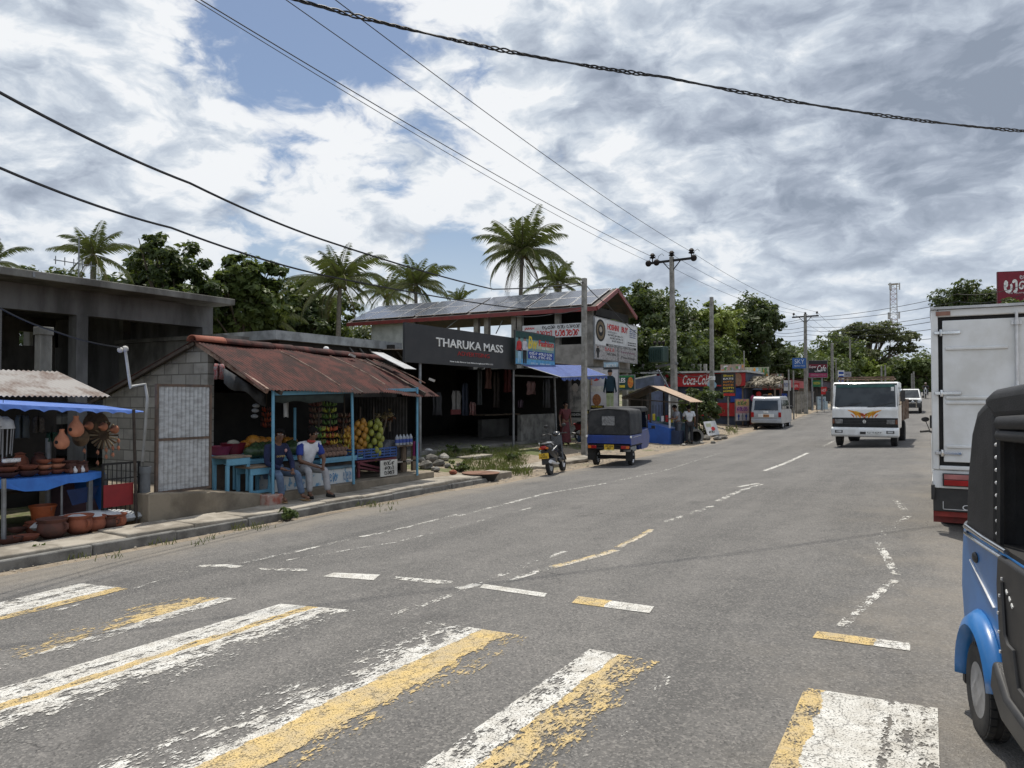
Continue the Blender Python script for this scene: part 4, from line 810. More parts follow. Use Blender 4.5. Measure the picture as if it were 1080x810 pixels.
def motorcycle(label, loc, rz, tank):
    t = thing('motorcycle', label, 'motorcycle', loc, rz)
    for y in (0.3, 1.55): wheel(t, (0, y, .29), .29, .09, .20)
    b = MB(); b.ball((0, 1.02, .82), (.13, .28, .13), 12, 8); b.build('fuel_tank', tank, t, smooth=True)
    b = MB(); b.ball((0, .5, .80), (.12, .42, .06), 12, 6); b.build('seat', VINYL, t, smooth=True)
    b = MB(); b.tube([(0, .3, .29), (0, .75, .38), (0, 1.25, .45), (0, 1.3, .85)], .03); b.tube([(0, 1.3, .88), (0, .6, .7), (0, .05, .78)], .025); b.tube([(0, .75, .38), (0, .65, .7)], .025); b.build('frame', BLK, t)
    for s in (-1, 1):
        b = MB(); b.tube([(s*.09, 1.55, .29), (s*.09, 1.35, .95)], .022); b.build('fork', RIM, t)
        b = MB(); b.tube([(0, 1.3, 1.0), (s*.2, 1.24, 1.05), (s*.36, 1.12, 1.03)], .016); b.build('handlebar', BLK, t)
        b = MB(); b.tube([(s*.2, 1.24, 1.05), (s*.28, 1.28, 1.2)], .007); b.ball((s*.29, 1.28, 1.23), (.06, .015, .04)); b.build('mirror', BLK, t)
        b = MB(); b.prism([(.15, .5), (.6, .5), (.65, .72), (.05, .76)], s*.11-.02, s*.11+.02, 'x'); b.build('side_panel', tank, t, bevel=.01)
    b = MB(); b.box(-.13, .13, .75, 1.1, .3, .6); b.build('engine', mat('engine_grey', (.12, .12, .12), None, 5, .5, .4), t, bevel=.04)
    b = MB(); b.ball((0, 1.5, .98), (.11, .07, .11)); b.build('headlight', LENS, t, smooth=True)
    b = MB(); b.ball((0, .0, .72), (.08, .04, .05)); b.build('tail_lamp', REDL, t)
    for y0 in (.3, 1.55):
        b = MB(); b.prism([(y0+.33*math.cos(x), .29+.33*math.sin(x)) for x in np.linspace(.4, 2.7, 9)]+[(y0+.31*math.cos(x), .29+.31*math.sin(x)) for x in np.linspace(2.7, .4, 9)], -.06, .06, 'x'); b.build('mudguard', tank, t)
    b = MB(); b.tube([(.14, .95, .3), (.16, .6, .26), (.17, .0, .36)], [.025, .03, .045], 8); b.build('exhaust', CHROME, t)
    return t
RDP = mat('dark_red_paint', (.16, .015, .02), (.1, .01, .012), 5, .3, coat=.3)
p = G(606, 466); p.z = gz(p.x, p.y); motorcycle('dark red motorcycle parked side-on behind the scooter at the shop entrance', p, R(-98), RDP)
p = PX(768, 450, -11.6); p.z = gz(p.x, p.y); motorcycle('black motorcycle parked under the black and yellow signboard', p, R(-25), SCB)
p = PD(976.5, 419, 80); p.z = gz(p.x, p.y); MC = motorcycle('small distant motorcycle carrying a rider along the far road', p, R(180), BLK)
p = Vector((.2, 14.2, 0)); p.z = gz(p.x, p.y); scooter('scooter half hidden behind the left edge of the white box lorry', p, R(8), WHT, False)
# ------------------------------------------------------------------ foliage
def leafmat(name, c1, c2, sc=.9, tr=.35):
    m, nt, b = _new(name); v = coord(nt); n1 = noise(nt, v, sc, 3, .6); n2 = noise(nt, v, 7, 2, .6)
    f = mth(nt, 'ADD', mth(nt, 'MULTIPLY', mrange(nt, n1, .35, .65), .6), mth(nt, 'MULTIPLY', mrange(nt, n2, .3, .7), .4))
    col = mixc(nt, f, c1, c2); lk(nt, col, b.inputs['Base Color']); b.inputs['Roughness'].default_value = .5; b.inputs['Specular IOR Level'].default_value = .35
    t = nt.nodes.new('ShaderNodeBsdfTranslucent'); lk(nt, mixc(nt, .6, col, (.14, .18, .03)), t.inputs['Color']); mx = nt.nodes.new('ShaderNodeMixShader'); mx.inputs[0].default_value = tr
    lk(nt, b.outputs[0], mx.inputs[1]); lk(nt, t.outputs[0], mx.inputs[2]); lk(nt, mx.outputs[0], nt.nodes['Material Output'].inputs[0]); return m
LDK = leafmat('dark_leaves', (.036, .058, .018), (.075, .105, .032)); LMD = leafmat('mid_leaves', (.060, .092, .024), (.115, .150, .042))
LYG = leafmat('yellow_green_leaves', (.15, .21, .03), (.25, .29, .06)); LPALM = leafmat('palm_leaves', (.055, .075, .024), (.115, .13, .05), 1.5, .3)
LOL = leafmat('olive_leaves', (.072, .088, .035), (.12, .13, .055)); LDRY = leafmat('dry_fronds', (.20, .14, .06), (.12, .09, .04), 2, .2)
BARK = mat('tree_bark', (.13, .105, .08), (.07, .058, .045), 6, .95, bmp=.6, bsc=18); PBARK = mat('palm_bark', (.21, .185, .15), (.12, .105, .085), 9, .95, bmp=.5, bsc=14, streak=4)
def leaves(P, Nrm, size, rs, asp=.5, fold=.25):
    """bent leaf quads (4 verts, 2 tris sharing the midrib) at P"""
    n = len(P); d = rs.normal(size=(n, 3)); d -= Nrm*(d*Nrm).sum(1, keepdims=True)*.8; d /= np.linalg.norm(d, axis=1, keepdims=True)
    d[:, 2] -= .35; d /= np.linalg.norm(d, axis=1, keepdims=True)
    s = np.cross(d, Nrm + rs.normal(size=(n, 3))*.5); s /= np.linalg.norm(s, axis=1, keepdims=True)+1e-9; u = np.cross(s, d)
    L = (size*rs.uniform(.45, 1.45, n))[:, None]
    a = P - d*L*.5; c = P + d*L*.5; b1 = P + s*L*asp*.5 + u*L*fold*.3; b2 = P - s*L*asp*.5 + u*L*fold*.3
    V = np.stack([a, b1, c, b2], 1).reshape(-1, 3); return V
def leafmesh(name, V, m, parent=None):
    n = len(V)//4; me = bpy.data.meshes.new(name); me.vertices.add(len(V)); me.vertices.foreach_set('co', V.astype('f').reshape(-1))
    q = np.arange(n)*4; F = np.stack([q, q+1, q+2, q, q+2, q+3], 1).reshape(-1)
    me.loops.add(len(F)); me.loops.foreach_set('vertex_index', F.astype('i')); me.polygons.add(2*n)
    me.polygons.foreach_set('loop_start', (np.arange(2*n)*3).astype('i')); 
    try: me.polygons.foreach_set('loop_total', np.full(2*n, 3, 'i'))
    except Exception: pass
    me.materials.append(m); me.update(calc_edges=True); me.validate()
    o = bpy.data.objects.new(name, me); C.objects.link(o); o.parent = parent; return o
def blobs(ells, n, rs, size, sub=.32, holes=.0):
    """leaf points gathered in clumps on the skin of the ellipsoids ells=[(cx,cy,cz,rx,ry,rz)]"""
    vol = np.array([e[3]*e[4]+e[4]*e[5]+e[3]*e[5] for e in ells]); vol = vol/vol.sum(); P = []; N = []
    for e, w in zip(ells, vol):
        k = max(4, int(n*w)); nc = max(7, int(9*(e[3]*e[4]*e[5])**.34/max(.25, sub)))
        cd = rs.normal(size=(nc, 3)); cd /= np.linalg.norm(cd, axis=1, keepdims=True); cr = rs.uniform(.45, 1.05, (nc, 1))
        cc = cd*cr; cs = rs.uniform(.5, 1.25, nc)*sub
        i = rs.integers(0, nc, k); q = rs.normal(size=(k, 3)); q /= np.linalg.norm(q, axis=1, keepdims=True); q *= (rs.uniform(.2, 1, (k, 1))**.5)
        p = cc[i] + q*cs[i][:, None]*np.array([1, 1, .75]); nn = q*.6 + cd[i]*.4 + np.array([0, 0, .45]); nn /= np.linalg.norm(nn, axis=1, keepdims=True)
        P.append(p*np.array(e[3:6]) + np.array(e[:3])); N.append(nn)
    return np.concatenate(P), np.concatenate(N)
def limbs(b, base, top, r, ends, rr):
    base, top = Vector(base), Vector(top); k = 7
    pts = [base.lerp(top, i/k) + Vector((rr.uniform(-.1, .1), rr.uniform(-.1, .1), 0))*(0 < i < k) for i in range(k+1)]
    b.tube(pts, [r*(1.35 if i == 0 else 1-.62*i/k) for i in range(k+1)], 8)
    for e in ends:
        e = Vector(e); s = pts[rr.randint(3, k)]; m = s.lerp(e, .5)+Vector((rr.uniform(-.3, .3), rr.uniform(-.3, .3), rr.uniform(.0, .5)))
        b.tube([s, s.lerp(m, .5)+Vector((0, 0, .1)), m, m.lerp(e, .6), e], [r*.42, r*.36, r*.27, r*.18, r*.07], 6)
def broadleaf(label, loc, h, ells, n, m, seed, size=.34, r=.22, group=None, sub=.32, name='broadleaf_tree', lean=(0, 0), trunk_top=.62):
    rs = np.random.default_rng(seed); rr = random.Random(seed); t = thing(name, label, 'tree', loc, 0, group)
    b = MB(); limbs(b, (0, 0, -.2), (lean[0], lean[1], h*trunk_top), r, [(e[0], e[1], e[2]) for e in ells] + [(e[0]+e[3]*rr.uniform(-.7, .7), e[1]+e[4]*rr.uniform(-.7, .7), e[2]+e[5]*rr.uniform(-.3, .6)) for e in ells for _ in range(3)], rr)
    b.build('trunk', BARK, t, smooth=True)
    P, N = blobs(ells, n, rs, size, sub); leafmesh('crown', leaves(P, N, size, rs), m, t); return t
def crown_ells(rr, w, h0, h1, k=9):
    out = [(0, 0, (h0+h1)/2, w*.62, w*.62, (h1-h0)*.38)]
    for i in range(k):
        a = 6.28*i/k+rr.uniform(-.4, .4); z = rr.uniform(h0+.15*(h1-h0), h1-.15*(h1-h0)); q = w*rr.uniform(.45, .78)*(1-.55*abs((z-h0)/(h1-h0)-.42)); s = w*rr.uniform(.26, .46)
        out.append((q*math.cos(a), q*math.sin(a), z, s, s, s*rr.uniform(.6, .9)))
    return out
def palm(label, loc, h, seed, nf=22, fl=3.2, lean=(0, 0), m=None, group='coconut palms behind the shops', dry=2, r=.16):
    rr = random.Random(seed); rs = np.random.default_rng(seed); t = thing('coconut_palm', label, 'palm', loc, 0, group)
    b = MB(); k = 14; pts = [Vector((lean[0]*(i/k)**1.6, lean[1]*(i/k)**1.6, -.2+(h+.2)*i/k)) for i in range(k+1)]
    b.tube(pts, [r*(1.5 if i == 0 else 1.0-.35*i/k) for i in range(k+1)], 10); b.build('trunk', PBARK, t, smooth=True)
    top = np.array(pts[-1]); V = []; ribs = MB(); dv = []
    for i in range(nf+dry):
        isdry = i >= nf; az = i*2.399+rr.uniform(-.25, .25); q = (i/nf) if not isdry else 1.05
        el = R(84)-q*R(108)+rr.uniform(-.2, .2); L = fl*rr.uniform(.78, 1.15)*(.72+.35*math.sin(min(1, q)*2.4)); droop = R(48)+q*R(30)+rr.uniform(-.3, .35)
        if isdry: el = R(-50); droop = R(45)
        P = [np.array(top)]; ang = el; ns = 12
        for s in range(ns):
            ang = el - droop*((s+1)/ns)**1.5; P.append(P[-1]+np.array([math.cos(az)*math.cos(ang), math.sin(az)*math.cos(ang), math.sin(ang)])*L/ns)
        ribs.tube([tuple(p) for p in P], [.04*(1-.85*j/ns)*fl/3.2 for j in range(ns+1)], 4)
        side = np.array([-math.sin(az), math.cos(az), 0]); nl = 44
        for j in range(3, nl):
            f = j/nl; x = f*ns; a = int(min(ns-1, x)); p = P[a]+(P[a+1]-P[a])*(x-a); d = (P[a+1]-P[a]); d = d/np.linalg.norm(d); up = np.cross(side, d)
            ll = L*.25*math.sin(math.pi*(.14+.80*f))**.7*rr.uniform(.8, 1.15)
            for sgn in (-1, 1):
                w = side*sgn*.80+d*.62+up*(-.30)*sgn*0 + np.array([0, 0, -.42-.2*rr.random()]); w = w/np.linalg.norm(w); e = p+w*ll+np.array([0, 0, -.12*ll]); g = d*ll*.036+np.array([0, 0, .0])
                (dv if isdry else V).extend([p-g, p+w*ll*.5+g*.9+np.array([0, 0, .03*ll]), e, p+w*ll*.5-g*.9])
    cr = leafmesh('fronds', np.array(V), m or LPALM, t); ribs.build('frond_ribs', mat('frond_rib', (.16, .15, .06), (.1, .09, .04)), t)
    if dv: leafmesh('dry_fronds', np.array(dv), LDRY, t)
    nb = MB()
    for i in range(7): a = i*.9; nb.ball((top[0]+.25*math.cos(a), top[1]+.25*math.sin(a), top[2]-.25-.12*(i % 2)), (.11, .11, .14), 8, 6)
    nb.build('coconut_cluster', mat('green_coconut', (.16, .13, .03), (.10, .12, .03), 3), t, smooth=True); return t
def at(u, X=None, D=None):      # ground point straight under image column u
    r = ray(u, 421); p = CP + r*(D if D else X/r.x); p.z = gz(p.x, p.y); return p
def topz(v, D): return CAMZ+(421-v)*D/FPX
# palms: (column, crown-heart row, distance, frond length, label)
PAL = [(97, 268, 30, 1.9, 'coconut palm rising over the flat concrete roof', 11, 15), (358, 296, 38, 2.8, 'large coconut palm left of the solar panel roof', 12, 24), (438, 300, 46, 2.6, 'coconut palm standing behind the left end of the solar panels', 13, 20),
       (408, 308, 54, 2.6, 'smaller coconut palm beside a taller palm behind the solar roof', 14, 18), (551, 264, 42, 3.1, 'tall bushy coconut palm above the middle of the solar roof', 15, 28), (588, 297, 50, 2.4, 'low coconut palm peeping over the right part of the solar roof', 16, 18),
       (485, 317, 60, 1.8, 'distant coconut palm tip just above the solar panels', 17, 14), (-9, 276, 26, 1.5, 'coconut palm cut by the left edge of the photo', 18, 10), (268, 335, 40, 3.0, 'short coconut palm with hanging fronds among the trees behind the fruit stall', 19, 20), (930, 352, 150, 3.0, 'far coconut palm on the skyline left of the tower', 20, 16)]
for (u, v, D, fl, lab, sd, nf) in PAL:
    p = at(u, D=D); rr = random.Random(sd); ln = (rr.uniform(-.8, .8), rr.uniform(-.8, .8)); palm(lab, p-Vector((ln[0], ln[1], 0)), topz(v, D)-p.z, sd, nf, fl, ln)
# broadleaf trees behind the shops
def tree_at(label, u, D, v_top, v_bot, width_px, m, seed, n=9000, size=.36, k=9, group=None, **kw):
    p = at(u, D=D); h1 = topz(v_top, D)-p.z; h0 = topz(v_bot, D)-p.z; w = width_px/2*D/FPX*1.22
    return broadleaf(label, p, h1, crown_ells(random.Random(seed), w, h0, h1, k), n, m, seed, size, max(.12, h1*.022), group, **kw)
GB = 'broadleaf trees behind the left row of shops'
tree_at('dark green tree crown over the concrete building, right of the palm', 182, 34, 243, 345, 100, LDK, 31, 15000, group=GB, size=.30)
tree_at('low dark tree over the left end of the concrete roof', 55, 36, 262, 400, 96, LDK, 32, 11000, group=GB, size=.30)
tree_at('dark tree behind the concrete roof left of the highest crown', 132, 38, 265, 390, 80, LDK, 33, 8000, group=GB, size=.30)
tree_at('lighter green tree just right of the concrete building', 258, 38, 262, 390, 90, LMD, 34, 13000, group=GB)
tree_at('open crowned tree between the concrete building and the large palm', 312, 46, 300, 390, 90, LMD, 35, 8000, group=GB)
tree_at('small dense tree at the foot of the large palm', 335, 52, 318, 400, 90, LDK, 36, 8000, group=GB)
tree_at('dark tree filling the gap left of the large palm', 300, 44, 288, 400, 90, LDK, 38, 9000, group=GB); tree_at('dark tree between the concrete roof trees', 218, 42, 278, 395, 80, LDK, 39, 9000, group=GB); tree_at('tree behind the solar roof, left end', 400, 62, 325, 400, 110, LOL, 37, 8000, group=GB)
tree_at('big dark tree directly behind the crossarm pole', 702, 58, 292, 400, 100, LDK, 41, 17000, group=GB, size=.36)
tree_at('tree hidden behind the gable of the solar roof', 640, 62, 312, 410, 70, LMD, 46, 8000, group=GB)
tree_at('yellow green tree between the two large dark trees', 752, 60, 310, 405, 74, LYG, 42, 11000, group=GB)
tree_at('large dark tree right of the yellow green one', 788, 66, 300, 415, 82, LDK, 43, 17000, group=GB, size=.38)
tree_at('rounded mid green tree above the small signboards', 843, 90, 356, 420, 92, LMD, 44, 11000, group=GB, size=.45)
tree_at('bushy tree filling the gap under the two large dark trees', 735, 55, 355, 425, 96, LMD, 45, 11000, group=GB)
tree_at('dark bushy tree filling the space right of the gable sign', 684, 50, 338, 424, 104, LDK, 48, 12000, group=GB); tree_at('dark tree behind the mural boards', 815, 74, 358, 420, 60, LDK, 47, 8000, group=GB)
# far trees along the road
FT = [(880, 110, 352, 58, LMD), (905, 125, 358, 56, LOL), (930, 132, 362, 60, LMD), (955, 138, 366, 52, LOL), (978, 145, 368, 50, LDK), (866, 140, 362, 60, LDK), (918, 118, 376, 40, LYG), (1000, 150, 372, 60, LMD), (945, 120, 385, 50, LDK), (985, 118, 384, 40, LMD), (968, 116, 372, 30, LMD), (893, 112, 385, 42, LMD)]
WH = ['left of the lorry roof', 'above the lorry cab', 'below the phone tower', 'right of the phone tower', 'at the vanishing point of the road', 'behind the cafe board', 'small and light green above the lorry rack', 'half hidden by the box lorry', 'low above the jeep', 'low beside the far motorcycle', 'above the far motorcycle', 'low beside the far crossarm pole']
for i, (u, D, v, w, m) in enumerate(FT):
    tree_at('far roadside tree '+WH[i], u, D, v, 421, w, m, 60+i, 5000, .62, 8, 'far trees along the road', name='roadside_tree')
# the tall open tree with spreading limbs
p = at(921, D=125); D = 125
E = [(-4.6, 0, topz(352, D)-p.z, 2.6, 3, 1.2), (-1.8, 1, topz(346, D)-p.z, 2.6, 3, 1.2), (1.8, -1, topz(347, D)-p.z, 2.8, 3, 1.1), (4.8, 0, topz(357, D)-p.z, 2.2, 3, 1.1), (0, 0, topz(356, D)-p.z, 3.6, 3, 1.2), (-4.5, 0, topz(364, D)-p.z, 2.4, 2, .9), (4.5, 1, topz(368, D)-p.z, 2.6, 2, .9)]
broadleaf('tall umbrella shaped tree with bare forking limbs below the phone tower', p, topz(344, D)-p.z, E, 9000, LOL, 81, .5, .42, sub=.3, name='rain_tree', trunk_top=.55)
p = at(1022, D=88); broadleaf('dense rounded tree showing above the box lorry roof', p, topz(300, 88)-p.z, crown_ells(random.Random(82), 5.0, topz(345, 88)-p.z, topz(299, 88)-p.z, 10), 11000, LDK, 82, .42, .3)
p = at(1086, D=60); broadleaf('tree branch reaching in front of the maroon billboard', p, topz(300, 60)-p.z, crown_ells(random.Random(83), 2.2, topz(340, 60)-p.z, topz(309, 60)-p.z, 7), 5000, LMD, 83, .36, .2)
def gravel(label, regs, m, seed, name='gravel'):
    rs = np.random.default_rng(seed); b = MB(); A = np.array([(-1, -.8, 0), (1, -.9, 0), (.9, .8, 0), (-.8, 1, 0), (0, 0, .9)])
    for (x0, x1, y0, y1, n, s0, s1) in regs:
        for _ in range(n):
            x, y = rs.uniform(x0, x1), rs.uniform(y0, y1); s = s0+(s1-s0)*rs.random()**3; a = rs.uniform(0, 6.28); q = A*rs.uniform(.6, 1.2, (5, 3))*s; c_, s_ = math.cos(a), math.sin(a); z = gz(x, y)-.002
            b.add([(x+p[0]*c_-p[1]*s_, y+p[0]*s_+p[1]*c_, z+p[2]*.8) for p in q], [(0, 1, 4), (1, 2, 4), (2, 3, 4), (3, 0, 4)])
    tag(b.build(name, m), label, 'gravel', None, 'stuff')
gravel('loose pale gravel and grit along the kerb and verges', [(-9.4, -8.7, 0, 15, 900, .006, .022), (-10.3, -8.9, 15, 24, 500, .01, .05), (-12.5, -9.2, 24, 46, 700, .015, .07), (-.9, 1.2, 3.0, 12, 900, .004, .014), (.1, 1.4, 2.5, 9, 500, .004, .02)], mat('gravel_stone', (.33, .29, .235), (.19, .165, .135), 30, .95), 9)
# grass and weeds
def grass(label, regs, n, m, h=.22, name='grass', seed=2):
    rs = np.random.default_rng(seed); V = []
    for (u0, u1, v0, v1, k) in regs:
        for _ in range(k):
            p = G(rs.uniform(u0, u1), rs.uniform(v0, v1)); 
            for _ in range(n):
                q = np.array([p.x+rs.normal()*.07, p.y+rs.normal()*.07, p.z-.01]); L = h*rs.uniform(.4, 1.3); a = rs.uniform(0, 6.28); l = rs.uniform(.1, .6)
                d = np.array([math.cos(a)*l, math.sin(a)*l, 1]); w = np.array([-math.sin(a), math.cos(a), 0])*.008
                V.extend([q-w, q+d*L*.55+w*.6, q+d*L+np.array([math.cos(a), math.sin(a), 0])*L*.2, q+w*1.0])
    o = leafmesh(name, np.array(V), m, None); return tag(o, label, 'grass', None, 'stuff')
GRM = leafmat('grass_blades', (.13, .17, .045), (.22, .23, .08), 1.2, .3)
grass('patchy green grass on the verge before the dark shop', [(462, 545, 473, 482, 110), (490, 552, 480, 498, 150), (455, 500, 470, 478, 60), (530, 556, 470, 500, 40)], 11, GRM, .13)
grass('thin weeds along the foot of the kerb', [(2, 30, 592, 597, 10), (20, 130, 575, 592, 16), (150, 230, 562, 575, 10), (215, 300, 553, 560, 6), (330, 420, 530, 540, 8)], 10, GRM, .10, 'weeds', 5)
grass('scrubby grass along the far left verge', [(838, 858, 427, 432, 60), (762, 778, 452, 458, 10), (520, 560, 498, 503, 12)], 10, GRM, .25, 'verge_grass', 6)
def bush(label, p, ells, n, m, size, seed, cat='bush', name='bush'):
    rs = np.random.default_rng(seed); t = thing(name, label, cat, p); P, N = blobs(ells, n, rs, size, .4); leafmesh('foliage', leaves(P, N, size, rs), m, t)
    b = MB(); rr = random.Random(seed)
    for e in ells:
        for _ in range(3): b.tube([(e[0]*.3, e[1]*.3, -.1), (e[0]*.7, e[1]*.7, e[2]*.6), (e[0]+rr.uniform(-.5, .5)*e[3], e[1]+rr.uniform(-.5, .5)*e[4], e[2]+.3*e[5])], [.03, .022, .01], 5)
    b.build('stems', BARK, t); return t
p = G(742, 458); bush('dark leafy creeper bush growing around the second pole by the kiosk', p, [(0, 0, 1.0, .9, .9, 1.0), (-.5, .3, 1.7, .7, .7, .7), (.5, .2, 1.6, .6, .7, .6), (.2, .5, 2.1, .6, .6, .4), (-.9, .8, 1.2, .6, .6, .9)], 4500, LDK, .2, 91)
for i, (u, v, s, lab) in enumerate([(476, 478, .24, 'small leafy weed at the left edge of the grass verge'), (505, 480, .30, 'bushy weed clump in the middle of the grass verge'), (484, 497, .28, 'low weed beside the broken rubble'), (537, 486, .3, 'low green weed near the sign post'), (300, 549, .16, 'tuft of weed in the gutter below the fruit stall'), (40, 590, .13, 'small weed at the foot of the kerb by the pots')]):
    p = G(u, v); bush(lab, p, [(0, 0, s*.6, s*.9, s*.9, s*.6), (s*.6, .1, s*.45, s*.5, s*.5, s*.45)], 260, LMD, .10, 100+i, 'weed', 'weed')
rs = np.random.default_rng(77); E = [(rs.uniform(9, 26), rs.uniform(35, 120), 0, rs.uniform(2.2, 3.6), rs.uniform(2.5, 4), rs.uniform(1.6, 2.4)) for _ in range(44)]; E = [(x, y, gz(x, y)+c*.95, a, b_, c) for x, y, _, a, b_, c in E]
P, N = blobs(E, 26000, rs, .5, .34); tag(leafmesh('treeline', leaves(P, N, .5, rs), LMD), 'belt of bushes and low trees along the right side of the road', 'trees', None, 'stuff')
# ------------------------------------------------------------------ materials of the left row
RUST = mat('rusty_iron_sheet', (.092, .030, .024), (.034, .017, .015), 3.4, .8, .0, bmp=.3, bsc=40, streak=.5, lo=.36, hi=.6, spec=.2)
RUSTB = mat('bare_rusty_edge', (.30, .22, .17), (.13, .06, .04), 6, .8)
GALV = mat('galvanised_sheet', (.42, .43, .44), (.30, .29, .28), 3, .5, .35)
GALVR = mat('rust_streaked_sheet', (.36, .34, .32), (.17, .12, .095), 2.2, .65, .2, streak=.3)
WOOD = mat('weathered_wood', (.17, .125, .085), (.09, .066, .046), 5, .9, bmp=.3, bsc=30, streak=.2)
WOODD = mat('dark_wood', (.06, .045, .035), (.03, .023, .018), 5, .9)
BLUP = mat('light_blue_paint', (.12, .30, .42), (.09, .22, .31), 7, .6, lo=.45, hi=.75)
PLAS = mat('grey_plaster', (.165, .162, .16), (.078, .076, .073), 1.6, .93, bmp=.3, bsc=30, streak=.28)
PLASD = mat('stained_plaster', (.20, .195, .175), (.085, .08, .07), 1.6, .95, bmp=.3, bsc=30, streak=.5)
WPL = mat('white_plaster', (.62, .62, .59), (.45, .44, .4), 1.5, .9)
DARK = mat('shaded_interior', (.03, .027, .024), (.017, .016, .015), 2, .95)  # near-black colour stands in for the shade inside buildings and stalls
PIPE = mat('steel_pipe', (.24, .25, .26), (.17, .17, .17), 5, .45, .5)
TARP = mat('blue_tarpaulin', (.03, .16, .52), (.024, .12, .42), 4, .55, bmp=.3, bsc=9)
TERRA = mat('terracotta', (.27, .085, .045), (.17, .055, .033), 6, .85)
TERRL = mat('pale_terracotta', (.50, .21, .12), (.40, .16, .09), 6, .85); TERRD = mat('dark_fired_clay', (.11, .042, .03), (.065, .03, .022), 7, .8)
def block_wall(name='cinder_block', c1=(.30, .29, .265), c2=(.20, .19, .17), mo=(.12, .115, .10), sx=.42, sz=.21, ax='x'):
    if name in MATS: return MATS[name]
    m, nt, b = _new(name); v = coord(nt); br = nt.nodes.new('ShaderNodeTexBrick')
    q = mapping(nt, v, (1, 1, 1), (math.pi/2, 0, 0) if ax == 'x' else (math.pi/2, 0, math.pi/2)); 
    s = nt.nodes.new('ShaderNodeSeparateXYZ'); lk(nt, v, s.inputs[0]); c = nt.nodes.new('ShaderNodeCombineXYZ'); lk(nt, s.outputs[0 if ax == 'x' else 1], c.inputs[0]); lk(nt, s.outputs[2], c.inputs[1]); lk(nt, c.outputs[0], br.inputs['Vector'])
    br.inputs['Scale'].default_value = 1; br.inputs['Brick Width'].default_value = sx; br.inputs['Row Height'].default_value = sz; br.inputs['Mortar Size'].default_value = .012; br.inputs['Mortar Smooth'].default_value = .2
    br.inputs['Color1'].default_value = (*c1, 1); br.inputs['Color2'].default_value = (*c2, 1); br.inputs['Mortar'].default_value = (*mo, 1)
    n = noise(nt, v, 3, 7, .65); n2 = noise(nt, v, 45, 3)
    lk(nt, mixc(nt, mrange(nt, n, .4, .75, 0, .6), br.outputs[0], tuple(k*.5 for k in c2)), b.inputs['Base Color']); b.inputs['Roughness'].default_value = .95
    bump(nt, b, mth(nt, 'ADD', mth(nt, 'MULTIPLY', br.outputs['Fac'], -1.0), mth(nt, 'MULTIPLY', n2, .5)), .6, .02); MATS[name] = m; return m
BLOCK = block_wall()
# ------------------------------------------------------------------ unfinished concrete building, far left
def concrete_building():
    X = -17.0; t = thing('concrete_building', 'unfinished grey concrete building with flat roof and open dark bays', 'building', (X, 8, gz(-17, 8)))
    yL = 2.0; yR = PX(224, 400, X).y; zs = PX(248, 322, X+.9).z; ys = PX(248, 322, X+.9).y; zb = PX(90, 333, X).z
    b = MB(); b.box(X-9, X+.9, yL-1, ys, zs, zs+.16); RF = b.build('roof', PLASD, t, w=True, bevel=.015)
    b = MB(); b.box(X-.28, X, yL-1, yR, zb, zs-.002); b.build('beam', PLAS, t, w=True)
    for (u0, u1) in ((80, 92.5), (213, 224)):
        y0, y1 = PX(u0, 400, X).y, PX(u1, 400, X).y; b = MB(); b.box(X-.32, X+.004, y0, y1, gz(X, 9)-.1, zb+.002); b.build('column', PLAS, t, w=True, bevel=.01)
    y0 = PX(1, 400, X).y; b = MB(); b.box(X-.32, X+.004, y0-.35, y0, gz(X, 9)-.1, zb+.002); b.build('column', PLAS, t, w=True)
    z0 = gz(X, 9)-.1
    b = MB(); b.box(X-9, X-.3, yR-.22, yR-.006, z0, zs-.004); b.build('side_wall', PLAS, t, w=True)
    b = MB(); XB = X-7.0; wins = [PX(20, 364, XB), PX(35, 350, XB), PX(92, 358, XB), PX(104, 344, XB)]
    ya, zA, yb, zB = wins[0].y, wins[0].z, wins[1].y, wins[1].z; yc, yd = wins[2].y, wins[3].y
    b.box(XB-.2, XB, yL-1, yR-.3, z0, zA); b.box(XB-.2, XB, yL-1, yR-.3, zB, zs-.01)
    for p_, q_ in ((yL-1, ya), (yb, yc), (yd, yR-.3)): b.box(XB-.2, XB, p_, q_, zA, zB)
    b.build('back_wall', PLASD, t, w=True)
    b = MB(); b.box(XB, X-.4, yL-1, yR-.3, 1.05, 1.2); b.build('upper_floor', PLASD, t, w=True)
    b = MB(); b.box(X-3.2, X-3.0, PX(130, 350, X-3).y, yR-.4, 1.2, zs-.01); b.build('partition_wall', PLASD, t, w=True)
    b = MB(); yy = PX(34, 300, X+.9).y; b.box(X+.88, X+.915, yy, yy+.05, zs+.03, zs+.14); b.build('drain_spout', PIPE, RF, w=True)
    p = PX(46, 345, -13.4); t2 = thing('concrete_post', 'short square concrete post standing before the open bays of the concrete building', 'post', (p.x, p.y, gz(p.x, p.y)))
    b = MB(); b.prism([(-.11, 0), (.11, 0), (.09, p.z-gz(p.x, p.y)-.12), (-.09, p.z-gz(p.x, p.y)-.12)], -.1, .1, 'y'); h = p.z-gz(p.x, p.y); b.box(-.115, .115, -.115, .115, h-.14, h); b.build('shaft', PLASD, t2, bevel=.012)
concrete_building()
